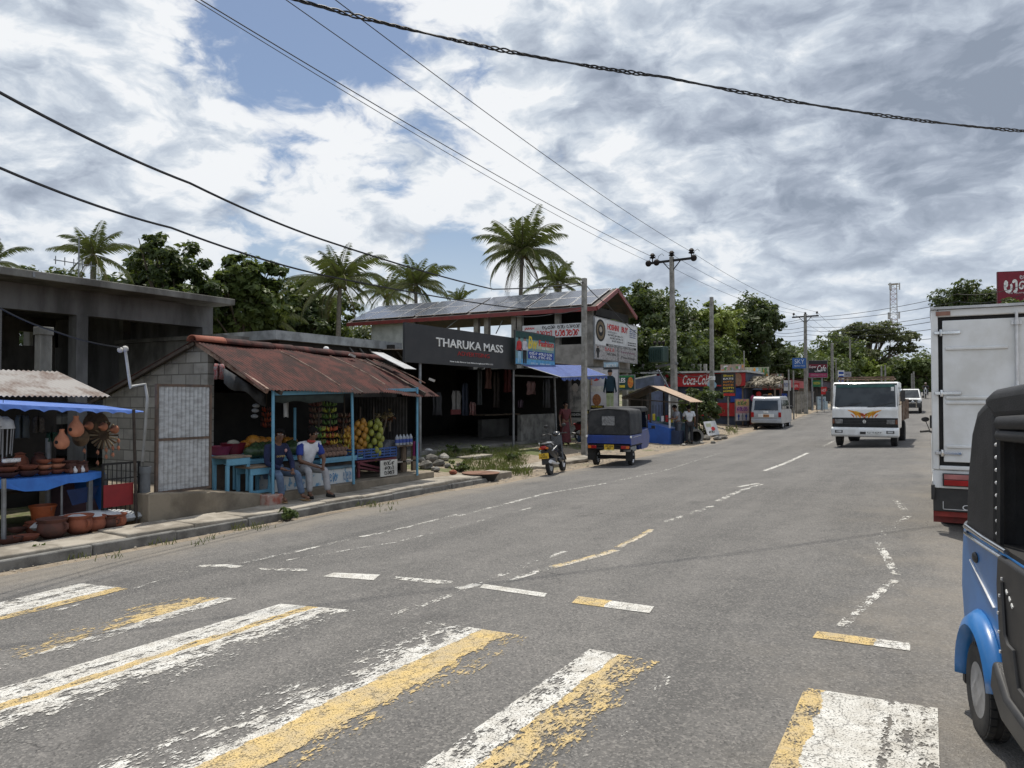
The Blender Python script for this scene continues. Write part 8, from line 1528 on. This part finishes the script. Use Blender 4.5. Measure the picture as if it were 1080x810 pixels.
# mural boards, thatched stall, red stall, other low shops
def mural(label, u0, u1, v0, v1, Y, cols, seed):
    x0, x1, z0, z1 = pbox(u0, u1, v0, v1, Y); sg, L, H = board('mural_board', label, 'mural', (x0, Y, z0), (x1, Y, z0), z1-z0, cols[0], .06); rr = random.Random(seed)
    for k in range(16): disc(sg, L*rr.uniform(.06, .94), H*rr.uniform(.15, .85), L*rr.uniform(.02, .06), H*rr.uniform(.08, .24), cols[1+k % (len(cols)-1)], 'painted_patch', .006+.0012*k)
    for x in (L*.05, L*.93): b = MB(); b.box(x, x+.07, .06, .13, gz(-11, Y)-z0, H); b.build('post', WOODD, sg)
PW = mat('print_white', (.6, .58, .6)); GP = mat('leaf_green_print', (.10, .20, .07)); mural('mural board of pale flowers over the red fascia end', 760, 785, 384, 394, 49, [mat('faded_rose_panel', (.34, .20, .17), (.2, .2, .15), 5), PW, GREYT, ORNT, GP], 1); mural('mural board of green and orange shapes above the thatched stall', 786, 811, 387, 400, 51, [mat('pale_mural', (.40, .38, .30), (.22, .26, .16), 5), GP, ORNT, PW, CYNT, GP], 2)
mural('small mural board with pale birds right of the thatch', 813, 826, 394, 410, 53, [mat('brown_mural', (.22, .15, .10)), PW, GP, GREYT], 3)
x0, x1, z0, z1 = pbox(785, 822, 400, 411, 47); t = thing('thatched_stall', 'stall with a dry palm thatch canopy between the notice board and the van', 'stall', ((x0+x1)/2, 47, gz(-11, 47))); rs = np.random.default_rng(4); n = 1500; P = np.stack([rs.uniform(x0, x1, n), 46+rs.uniform(0, 2.2, n), np.zeros(n)], 1); P[:, 2] = z0+.25+(P[:, 1]-46)*.22+rs.normal(size=n)*.05; N = np.tile(np.array([0, -.3, 1.]), (n, 1)); leafmesh('thatch', leaves(P, N, .34, rs, .35), mat('dry_thatch', (.33, .29, .22), (.20, .17, .12), 5), t); t.location = (0, 0, 0)
b = MB(); b.prism([(x0, z0+.1), (x1, z0+.1), (x1, z0+.16), (x0, z0+.16)], 46, 48.2, 'y'); b.build('canopy_board', WOOD, t)
for x in (x0+.1, x1-.1):
    for y in (46.1, 48): b = MB(); b.bar((x, y, gz(x, y)-.1), (x, y, z0+.15), .08); b.build('post', WOOD, t)
b = MB(); b.box(x0+.2, x1-.2, 48.1, 48.2, gz(-11, 48), z0); b.build('back_wall', DARK, t); b = MB(); b.box(x0+.4, x1-.4, 46.6, 47.2, gz(-11, 47), gz(-11, 47)+.8); b.build('counter', mat('red_brown_counter', (.22, .05, .03), (.14, .06, .04), 6), t)
for i, (u, v, m, lab) in enumerate([(800, 416, REDT2, 'red garment bundle hanging in the thatched stall'), (812, 418, ORNT, 'orange ball bundle hanging in the thatched stall'), (794, 420, PNKT, 'pink bundle hanging in the thatched stall')]): p = PY(u, v, 46.5); q = thing('hanging_bundle', lab, 'goods', p); b = MB(); b.ball((0, 0, 0), (.16, .14, .2), 10, 7); b.build('bundle', m, q, smooth=True); b = MB(); b.cyl((0, 0, .18), (0, 0, z0-p.z+.1), .006, n=5); b.build('string', BLKM, q)
def lowshop(label, X, u0, u1, v0, wall, fascia, words=None, wm=WHT_T, d=4):
    a, c = PX(u0, v0, X), PX(u1, v0, X); z = a.z; g0 = gz(X, (a.y+c.y)/2); t = thing('roadside_shop', label, 'shop', (X, a.y, g0)); b = MB(); b.box(X-d, X, a.y, c.y, g0-.3, z); b.build('wall', wall, t, w=True); b = MB(); b.corr((X-d, a.y-.2, z+.4), (0, c.y-a.y+.4, 0), (d+.9, 0, -.45), .1, .015); b.build('roof', RUST, t, w=True, smooth=True)
    b = MB(); b.box(X+.01, X+.04, a.y+.4, c.y-.4, g0, g0+1.9); b.build('open_front', DARK, t, w=True); b = MB(); b.box(X+.7, X+.76, a.y, c.y, z-.75, z-.12); F = b.build('fascia', fascia, t, w=True)  # open_front is a dark panel painting the shaded opening on the wall
    if words: text(words, (c.y-a.y)*.7, .38, wm, t, (X+.77-X, (c.y-a.y)/2, z-.43-g0), (math.pi/2, 0, math.pi/2))
    return t
lowshop('red stall with a scaffold front right of the thatched stall', -11.2, 824, 842, 399, mat('red_stall_wall', (.30, .03, .03), (.2, .04, .03), 3), SIGNR)
lowshop('dim shop with a brown roof beyond the SKY pole', -11.0, 853, 872, 400, mat('brown_wall', (.16, .12, .09)), mat('dark_fascia', (.05, .03, .05)))
lowshop('grey shop beside the dark pole far along the road', -10.6, 873, 888, 404, PLASD, mat('blue_fascia', (.05, .12, .35)))
for i, (u0, u1, v0, v1, Y, m, s_, sm, lab) in enumerate([(812, 822, 412, 421, 50, REDT2, 'SALE', WHT_T, 'small red board reading SALE beside the thatched stall'), (826, 834, 401, 412, 54, SIGNW, 'PHONE', BLUT, 'small white board on the scaffold stall'), (836, 843, 404, 411, 57, SIGNR, 'COOL', WHT_T, 'small red drinks board near the SKY pole'), (857, 866, 401, 408, 62, mat('green_board', (.03, .16, .07)), 'FRESH', YELT, 'small green board below the cafe billboard'), (866, 872, 408, 416, 63, REDT2, 'HOT', WHT_T, 'small red notice by the dark pole'), (801, 809, 423, 431, 49, YELT, 'NEW', REDT2, 'small yellow board in front of the thatched stall'), (820, 830, 415, 424, 51, BLUT, 'RELOAD', WHT_T, 'small blue board right of the thatched stall')]):
    x0, x1, z0, z1 = pbox(u0, u1, v0, v1, Y); sg, L, H = board('shop_board', lab, 'sign', (x0, Y, z0), (x1, Y, z0), z1-z0, m, .05); tx(sg, s_, L*.5, H*.55, L*.75, H*.4, sm); b = MB(); b.box(L*.45, L*.52, .051, .1, gz(x0, Y)-z0, H*.8); b.build('post', WOODD, sg)
# posts and low wall by the sky pole
for i, u in enumerate((842, 846.5, 855)): p = PX(u, 427, -9.6); p.z = gz(p.x, p.y); h = topz(414, FW.dot(p-CP))-p.z; t = thing('gate_pillar', ['left', 'middle', 'right'][i]+' of three pale concrete gate pillars at the SKY pole', 'pillar', p); b = MB(); b.box(-.22, .22, -.22, .22, -.2, h); b.build('pillar_body', CONC, t, bevel=.02); b = MB(); b.box(-.26, .26, -.26, .26, h, h+.08); b.build('cap', CONC, t)
D = 57; a, c = PD(836, 388.5, D), PD(850.3, 387.5, D); sg, L, H = board('sky_sign', 'small blue sign reading SKY hung from the slim crossarm pole', 'sign', a, c, topz(377.5, D)-a.z, mat('sky_sign_blue', (.03, .10, .30), (.025, .085, .26), 3), .08); tx(sg, 'SKY', L*.5, H*.66, L*.72, H*.42, mat('pale_lettering', (.55, .6, .66)), bold=.0); tx(sg, 'TRAVELS & TOURS', L*.5, H*.24, L*.8, H*.14, mat('pale_lettering', (.55, .6, .66)))
D = 60; a, c = PD(853, 398, D), PD(872.5, 397, D); sg, L, H = board('cafe_billboard', 'black and maroon billboard reading Cafe in white script', 'billboard', a, c, topz(380.5, D)-a.z, mat('cafe_black', (.02, .02, .024)), .15, frame=mat('grey_frame', (.2, .2, .2))); patch(sg, 0, L, 0, H*.26, mat('cafe_pink', (.28, .03, .09))); patch(sg, 0, L, H*.55, H*.80, mat('cafe_maroon', (.14, .015, .03))); tx(sg, 'Cafe', L*.70, H*.55, L*.48, H*.36, WHT_T, shear=.3); tx(sg, 'Super', L*.22, H*.62, L*.4, H*.18, WHT_T, shear=.2); tx(sg, 'RESTAURANT', L*.5, H*.36, L*.35, H*.08, WHT_T); tx(sg, 'OPEN DAILY 7 TO 10', L*.5, H*.13, L*.8, H*.11, mat('pale_pink_lettering', (.5, .3, .35)))
for x in (.3, L-.4): b = MB(); b.bar((x, .1, gz(-11, 66)-a.z), (x, .1, 0), .12); b.build('post', PIPE, sg)
D = 66; a, c = PD(884, 404, D), PD(890.5, 403.5, D); sg, L, H = board('blue_white_sign', 'small white and blue lettered sign left above the lorry roof', 'sign', a, c, topz(390.5, D)-a.z, SIGNW, .1); 
for i in range(3): patch(sg, L*.1, L*.9, H*(.1+.3*i), H*(.28+.3*i), BLUT)
b = MB(); b.bar((L*.5, .1, gz(-11, 72)-a.z), (L*.5, .1, 0), .12); b.build('post', PIPE, sg)
D = 68; a, c = PD(891, 398, D), PD(897.5, 398, D); sg, L, H = board('grey_notice', 'grey notice board right of the white and blue sign', 'sign', a, c, topz(392, D)-a.z, mat('grey_notice_panel', (.3, .3, .33)), .1); tx(sg, 'NOTICE', L*.5, H*.5, L*.7, H*.3, BLACKT); b = MB(); b.bar((L*.5, .1, gz(-11, 72)-a.z), (L*.5, .1, 0), .12); b.build('post', PIPE, sg)
p0 = PX(861.5, 433, -9.0); p0.z = gz(p0.x, p0.y); sg, L, H = board('pavement_sign', 'pale blue A-frame board standing on the far left verge', 'sign', p0, p0+Vector((.85, .25, 0)), 1.15, mat('pale_blue_a_frame', (.42, .52, .56), (.3, .38, .42), 6), .04); sg.rotation_euler.x = R(-12); tx(sg, 'TEA', L*.5, H*.7, L*.5, H*.2, BLUT); b = MB(); b.add([(0, .06, H), (L, .06, H), (L, .55, 0), (0, .55, 0)], [(0, 1, 2, 3)]); o = b.build('rear_panel', SIGNW, sg); s = o.modifiers.new('s', 'SOLIDIFY'); s.thickness = .02
# maroon billboard at the right edge
D = 62; a = PD(1053, 325, D); d = Vector((math.cos(R(14)), math.sin(R(14)), 0)); sg, L, H = board('maroon_billboard', 'large maroon billboard with white lettering above the box lorry', 'billboard', a, a+d*7.5, topz(287, D)-a.z, mat('maroon_billboard_face', (.20, .018, .035), (.17, .016, .03), 2), .25, frame=mat('maroon_frame', (.12, .015, .025)))
sinhala('pa', L*.13, H*.30, WHT_T, sg, (L*.125, -.006, H*.60), th=.28); tx(sg, 'GOLD', L*.30, H*.62, L*.2, H*.24, WHT_T, shear=.25, bold=.03); sinhala('mal', L*.1, H*.10, PW, sg, (L*.26, -.006, H*.84), th=.2); tx(sg, 'THE TRUSTED NAME IN JEWELLERY', L*.32, H*.40, L*.46, H*.05, WHT_T)
for x in (.8, L-.8): b = MB(); b.bar((x, .15, gz(6, 60)-a.z), (x, .15, 0), .3); b.build('post', PIPE, sg)
# lattice phone tower
D = 260; p = at(943.5, D=D); h = topz(299, D)-p.z; t = thing('phone_tower', 'red and white lattice phone mast far behind the trees', 'tower', p); b = MB(); w0, w1 = 1.35, 1.0
for sx, sy in ((-1, -1), (1, -1), (1, 1), (-1, 1)): b.bar((sx*w0, sy*w0, -1), (sx*w1, sy*w1, h), .16)
n = 22
for i in range(n):
    z0_, z1_ = h*i/n, h*(i+1)/n; a0, a1 = w0+(w1-w0)*i/n, w0+(w1-w0)*(i+1)/n; b.m = 0 if (i//3) % 2 else 1
    for (sx, sy, qx, qy) in ((-1, -1, 1, -1), (1, -1, 1, 1), (1, 1, -1, 1), (-1, 1, -1, -1)): b.bar((sx*a0, sy*a0, z0_), (qx*a1, qy*a1, z1_), .09); b.bar((sx*a1, sy*a1, z1_), (qx*a1, qy*a1, z1_), .09)
b.build('lattice_mast', [mat('mast_white', (.5, .5, .5)), mat('mast_red', (.35, .16, .14))], t)
for i, (z, a) in enumerate(((h-1, 0), (h-1, 2.1), (h-1, 4.2), (h*.72, .5), (h*.72, 2.6), (h*.66, 4.4))): q = MB(); q.cbox((1.9*math.cos(a), 1.9*math.sin(a), z), (.4, .5, 2.4), (0, 0, a)); q.bar((1.0*math.cos(a), 1.0*math.sin(a), z), (1.9*math.cos(a), 1.9*math.sin(a), z), .12); q.build('antenna', mat('mast_white', (.5, .5, .5)), t)
q = MB(); q.box(-1.6, 1.6, -1.6, 1.6, h-.2, h-.05); q.build('top_platform', mat('mast_white', (.5, .5, .5)), t)
# roof antenna behind the concrete building
p = PX(83, 285, -22); t = thing('roof_aerial', 'thin television aerial behind the concrete roof by the left palm', 'aerial', p); b = MB(); b.bar((0, 0, -2), (0, 0, 1.0), .03); b.bar((-.03, -.7, .2), (-.03, .5, .2), .025)
for k in range(5): b.bar((-.03, -.65+k*.26, .08), (-.03, -.65+k*.26, .32), .02)
b.build('aerial_mast', PIPE, t)
# ------------------------------------------------------------------ people: one skinned body each, clothes as children
SKIN = mat('brown_skin', (.15, .075, .045), (.12, .06, .037), 9, .55); HAIR = mat('black_hair', (.008, .007, .007), None, 9, .9, spec=.15)
def skin(name, J, E, m, parent, sub=2, root=0, smooth=True):
    """J: {key:(x,y,z,r)}; E: list of key pairs; grown into one surface"""
    ks = list(J); me = bpy.data.meshes.new(name); me.from_pydata([J[k][:3] for k in ks], [(ks.index(a), ks.index(b)) for a, b in E], []); me.materials.append(m)
    o = bpy.data.objects.new(name, me); C.objects.link(o); o.parent = parent
    s = o.modifiers.new('skin', 'SKIN'); s.use_smooth_shade = True
    d = me.skin_vertices[0].data
    for i, k in enumerate(ks): r = J[k][3]; d[i].radius = (r, r) if not hasattr(r, '__len__') else r; d[i].use_root = (i == root)
    q = o.modifiers.new('sub', 'SUBSURF'); q.levels = sub; q.render_levels = sub; return o
def figure(label, loc, rz, J, top, bottom, skinm=SKIN, sleeve='short', shoes='sandal', hair=True, trim=None, cap=None, skirt=None):
    """local: the person faces -y. J holds hip, knees, ankles, toes, chest, neck, head, shoulders, elbows, wrists"""
    t = thing('person', label, 'person', loc, rz); V = lambda k: Vector(J[k])
    S_ = {'hip': .115, 'spine': .12, 'chest': .125, 'neck0': .062, 'neck': .05}
    jj = {'hip': (*V('hip'), .12), 'spine': (*V('hip').lerp(V('chest'), .5), .115), 'chest': (*V('chest'), .12), 'neck': (*V('neck'), .052)}
    hd = V('head'); nk = V('neck'); up = (hd-nk).normalized(); f = Vector(J.get('look', (0, -1, 0))).normalized()
    jj['jaw'] = (*(nk.lerp(hd, .55)+f*.025), .068); jj['skull'] = (*hd, .088); jj['crown'] = (*(hd+up*.065-f*.01), .07)
    E = [('hip', 'spine'), ('spine', 'chest'), ('chest', 'neck'), ('neck', 'jaw'), ('jaw', 'skull'), ('skull', 'crown')]
    for s in ('L', 'R'):
        for k, r_ in (('sh', .062), ('el', .043), ('wr', .028), ('th', .085), ('kn', .058), ('an', .037), ('to', .033)): jj[k+s] = (*V(k+s), r_)
        h = V('wr'+s); d = (V('wr'+s)-V('el'+s)).normalized(); side = d.cross(Vector((0, 0, 1))); side = side.normalized() if side.length > .1 else Vector((1, 0, 0)); pn = d.cross(side)
        jj['pa'+s] = (*(h+d*.065), (.030, .022)); E += [('chest', 'sh'+s), ('sh'+s, 'el'+s), ('el'+s, 'wr'+s), ('wr'+s, 'pa'+s), ('hip', 'th'+s), ('th'+s, 'kn'+s), ('kn'+s, 'an'+s), ('an'+s, 'to'+s)]
        for i, (o_, L) in enumerate(((-.028, .062), (-.010, .075), (.010, .072), (.028, .055))):
            b0 = h+d*.085+side*o_; jj[f'f{i}a'+s] = (*b0, .0095); jj[f'f{i}b'+s] = (*(b0+d*L*.5-pn*.006), .0085); jj[f'f{i}c'+s] = (*(b0+d*L*.9-pn*.028), .0075); E += [('pa'+s, f'f{i}a'+s), (f'f{i}a'+s, f'f{i}b'+s), (f'f{i}b'+s, f'f{i}c'+s)]
        jj['t0'+s] = (*(h+d*.05+side*.042), .010); jj['t1'+s] = (*(h+d*.085+side*.055-pn*.015), .0085); E += [('pa'+s, 't0'+s), ('t0'+s, 't1'+s)]
    body = skin('body', jj, E, skinm, t)
    # face
    rt = f.cross(up).normalized(); up2 = rt.cross(f)
    b = MB(); c = hd+f*.092-up2*.012; b.ball(c, (.014, .018, .024), 8, 6); b.build('nose', skinm, body, smooth=True)
    b = MB()
    for s in (-1, 1): b.ball(hd+rt*s*.093-up2*.01, (.014, .02, .03), 8, 6)
    b.build('ears', skinm, body, smooth=True)
    for s in (-1, 1): b = MB(); b.ball(hd+f*.083+rt*s*.033+up2*.018, (.015, .008, .010), 8, 5); b.build('eye', mat('eye_white', (.5, .48, .45)), body, smooth=True); b = MB(); b.ball(hd+f*.0905+rt*s*.033+up2*.018, .006, 6, 4); b.build('pupil', BLACKT, body); b = MB(); b.ball(hd+f*.085+rt*s*.034+up2*.038, (.022, .008, .005), 6, 4); b.build('eyebrow', HAIR, body)
    b = MB(); b.ball(hd+f*.082-up2*.055, (.026, .010, .007), 8, 5); b.build('mouth', mat('lip', (.13, .045, .04)), body, smooth=True)
    if hair:
        b = MB(); c = hd+up2*.035-f*.02; b.ball((0, 0, 0), (.103, .108, .098), 16, 10); b.v = [tuple(c+Vector(v)) for v in b.v if True]; 
        b.v = [tuple(Vector(v)+( (f*-.0) )) for v in b.v]; keep = []
        for fc in b.f:
            m = sum((Vector(b.v[i]) for i in fc), Vector())/len(fc)-hd
            if m.dot(f) < .055 or m.dot(up2) > .055:
                if m.dot(up2) > -.06: keep.append(fc)
        b.f = keep; b.mi = [0]*len(keep); b.build('hair', cap or HAIR, t, smooth=True)
    # shirt
    k = 1.16; sj = {'hip': (*(V('hip')+Vector((0, 0, .0))), .135), 'spine': (*V('hip').lerp(V('chest'), .5), .142), 'chest': (*V('chest'), .142), 'col': (*V('chest').lerp(nk, .62), .075)}; SE = [('hip', 'spine'), ('spine', 'chest'), ('chest', 'col')]
    sl = {}; 
    for s in ('L', 'R'):
        sh, el, wr = V('sh'+s), V('el'+s), V('wr'+s); sj['sh'+s] = (*sh, .078); SE.append(('chest', 'sh'+s))
        if sleeve == 'short': sj['se'+s] = (*sh.lerp(el, .72), .064); SE.append(('sh'+s, 'se'+s))
        else: sj['el'+s] = (*el, .056); sj['cf'+s] = (*el.lerp(wr, .9), .042); SE += [('sh'+s, 'el'+s), ('el'+s, 'cf'+s)]
    SH = skin('shirt', sj, SE, top, t)
    if trim:      # coloured sleeves and collar laid over the shirt
        for s in ('L', 'R'): sh, el = V('sh'+s), V('el'+s); skin('sleeve', {'a': (*(V('chest').lerp(sh, .62)), .088), 'b': (*sh, .088), 'c': (*sh.lerp(el, .76), .072)}, [('a', 'b'), ('b', 'c')], trim[0], SH, 2)
        c = V('chest').lerp(nk, .78); b = MB(); b.lathe([(.075, -.02), (.085, 0), (.062, .03), (.058, .0)], tuple(c), 14); b.build('collar', trim[1], SH, smooth=True)
    if skirt:
        b = MB(); n = 14; hp = V('hip'); b.lathe([(.15, 0), (.19, -.25), (.22, -.6), (.24, -hp.z+.12), (.22, -hp.z+.12), (.14, -.02)], tuple(hp), n); b.build('skirt', skirt, t, smooth=True)
    else:
        pj = {'hip': (*V('hip'), .138)}; PE = []
        for s in ('L', 'R'): pj['th'+s] = (*V('th'+s), .10); pj['mt'+s] = (*V('th'+s).lerp(V('kn'+s), .5), .09); pj['kn'+s] = (*V('kn'+s), .076); pj['ms'+s] = (*V('kn'+s).lerp(V('an'+s), .5), .068); pj['an'+s] = (*V('kn'+s).lerp(V('an'+s), .93), .062); PE += [('hip', 'th'+s), ('th'+s, 'mt'+s), ('mt'+s, 'kn'+s), ('kn'+s, 'ms'+s), ('ms'+s, 'an'+s)]
        skin('trousers', pj, PE, bottom, t)
    for s in ('L', 'R'):
        a, c = V('an'+s), V('to'+s); d = (c-a); d.z = 0; d.normalize(); z0 = c.z-.045; b = MB(); ctr = a.lerp(c, .45); M = Matrix.Translation((ctr.x, ctr.y, z0)) @ Matrix.Rotation(math.atan2(d.y, d.x), 4, 'Z')
        b.ball((0, 0, .012), (.135, .046, .016), 14, 5, M)
        if shoes == 'shoe': b.ball((-.01, 0, .035), (.13, .045, .045), 14, 7, M); b.ball((-.06, 0, .06), (.06, .04, .05), 10, 6, M)
        else: b.tube([M @ Vector((.02, -.05, .02)), M @ Vector((.05, 0, .068)), M @ Vector((.02, .05, .02))], .010, 5)
        b.build('shoe' if shoes == 'shoe' else 'sandal', BLKM if shoes == 'shoe' else mat('tan_sandal', (.30, .20, .10), (.18, .10, .05), 9), t, smooth=True)
    return t
def seated(lean=0, kneeL=(-.16, -.46), kneeR=(.16, -.46), footL=(-.2, -.5), footR=(.2, -.5), seat=.44, hands=((-.12, -.42, .56), (.06, -.44, .55)), look=(0, -1, -.05), hunch=.06):
    z = seat+.10; J = {'hip': (0, 0, z), 'chest': (lean, -.06-hunch, z+.40), 'neck': (lean*1.2, -.10-hunch*1.6, z+.56), 'head': (lean*1.3, -.13-hunch*1.8, z+.68), 'look': look}
    for s, sx, kn, ft, hn in (('L', -1, kneeL, footL, hands[0]), ('R', 1, kneeR, footR, hands[1])):
        J['sh'+s] = (lean+sx*.19, -.06-hunch, z+.45); el = (lean+sx*.26, -.17-hunch, z+.16); J['el'+s] = el; J['wr'+s] = hn; J['th'+s] = (sx*.10, -.04, z-.01); J['kn'+s] = (kn[0], kn[1], seat+.07); J['an'+s] = (ft[0], ft[1], .085); J['to'+s] = (ft[0]*1.15, ft[1]-.16, .045)
    return J
# two men on the painted bench; they face the road (+x)
NAVY = mat('navy_hoodie', (.012, .018, .06), (.008, .012, .04), 7, .9, bmp=.8, bsc=13); JEAN = mat('blue_jeans', (.10, .145, .22), (.07, .10, .16), 9, .9, bmp=.8, bsc=13); GREYP = mat('grey_trousers', (.32, .32, .335), (.25, .25, .26), 6, .9, bmp=.9, bsc=12); POLO = mat('white_polo', (.68, .69, .73), (.58, .59, .63), 7, .85, bmp=.8, bsc=13); PBLU = mat('polo_blue', (.018, .04, .24)); PRED = mat('polo_red_collar', (.40, .06, .05))
zs = -.195
p = PX(289, 495, -10.45); j = seated(-.02, (-.17, -.47), (.20, -.47), (-.10, -.46), (.30, -.50), .44, ((-.05, -.40, .60), (.12, -.45, .56)), (-.35, -1, 0))
m1 = figure('smiling seated man in a navy hoodie, blue jeans and sandals', (-10.45, p.y, zs), R(78), j, NAVY, JEAN, sleeve='long')
m1.scale = (.96,)*3
tx_ = text('DOMEX', .17, .035, mat('gold_print', (.45, .33, .12)), m1, (-.02, -.275, .83), (math.pi/2-.12, 0, 0)); b = MB(); b.ball((.10, -.245, .93), (.03, .012, .035), 8, 5); b.build('hoodie_print', mat('pale_print_patch', (.45, .25, .25)), m1, smooth=True)
p = PX(321, 492, -10.4); j = seated(.02, (-.15, -.48), (.20, -.46), (-.14, -.50), (.24, -.52), .45, ((.02, -.44, .60), (.16, -.46, .58)), (.55, -1, -.35), .10)
m2 = figure('seated man in a white polo shirt with blue sleeves and grey trousers', (-10.4, p.y, zs), R(72), j, POLO, GREYP, shoes='shoe', trim=(PBLU, PRED)); m2.scale = (.96,)*3
def standing(hands=None, lean=0, look=(0, -1, 0), stride=.0):
    J = {'hip': (0, 0, .90), 'chest': (0, -.02-lean, 1.28), 'neck': (0, -.03-lean*1.4, 1.45), 'head': (0, -.05-lean*1.6, 1.57), 'look': look}
    for s, sx in (('L', -1), ('R', 1)):
        hn = (hands or {}).get(s); J['sh'+s] = (sx*.19, -.01-lean, 1.36); J['el'+s] = (sx*.25, .02-lean*.6, 1.09) if not hn else (sx*.25, -.10-lean, 1.10); J['wr'+s] = hn or (sx*.26, -.05-lean*.3, .86); J['th'+s] = (sx*.10, 0, .86); J['kn'+s] = (sx*.11, -.03+sx*stride, .48); J['an'+s] = (sx*.11, .03+sx*stride, .085); J['to'+s] = (sx*.13, -.12+sx*stride, .045)
    return J
p = G(727, 468); figure('man in a white shirt and dark trousers standing at the right end of the kiosk', p, R(215), standing({'R': (.15, -.3, 1.05)}), mat('white_shirt', (.55, .57, .60)), mat('black_trousers', (.02, .02, .024)), shoes='shoe')
p = PY(715.5, 470, KY_+.35); p.z = gz(p.x, p.y); figure('man in a grey shirt leaning over the blue kiosk counter', p, R(-50), standing({'L': (-.1, -.42, 1.12), 'R': (.1, -.42, 1.1)}, .08, (0, -1, -.4)), mat('grey_shirt', (.24, .25, .28)), mat('slate_trousers', (.07, .08, .10)), shoes='shoe')
p = PX(596, 465, -12.6); p.z = gz(p.x, p.y); figure('woman in a dark maroon dress standing behind the scooter', p, R(60), standing(), mat('maroon_dress', (.10, .018, .022), (.07, .015, .02), 8), None, skirt=mat('maroon_dress', (.1, .018, .022)))
p = G(612, 468); p = PX(613, 466, -12.0); p.z = gz(p.x, p.y); figure('person in a mustard top crouching behind the concrete pole', p, R(90), seated(0, seat=.22, footL=(-.14, -.3), footR=(.14, -.3), hunch=.12), mat('mustard_top', (.32, .19, .05), (.25, .14, .04), 6), mat('dark_blue_trousers', (.03, .05, .09)))
p = PD(976.5, 419, 80); p.z = gz(p.x, p.y); j = seated(0, (-.2, -.35), (.2, -.35), (-.2, -.15), (.2, -.15), .72, ((-.3, -.5, .98), (.3, -.5, .98))); 
for k in ('anL', 'anR'): j[k] = (j[k][0], j[k][1], .36)
for k in ('toL', 'toR'): j[k] = (j[k][0], j[k][1], .32)
figure('rider in a pale helmet sitting on the small distant motorcycle', p-Vector((0, .62, 0)) if False else p+Vector((0, -.55, .04)), 0, j, mat('dark_jacket', (.03, .03, .035)), mat('slate_trousers', (.07, .08, .10)), shoes='shoe', cap=mat('pale_helmet', (.5, .4, .38)))
for sc_ in list(bpy.data.scenes):
    if sc_ is _ts: bpy.data.scenes.remove(sc_)
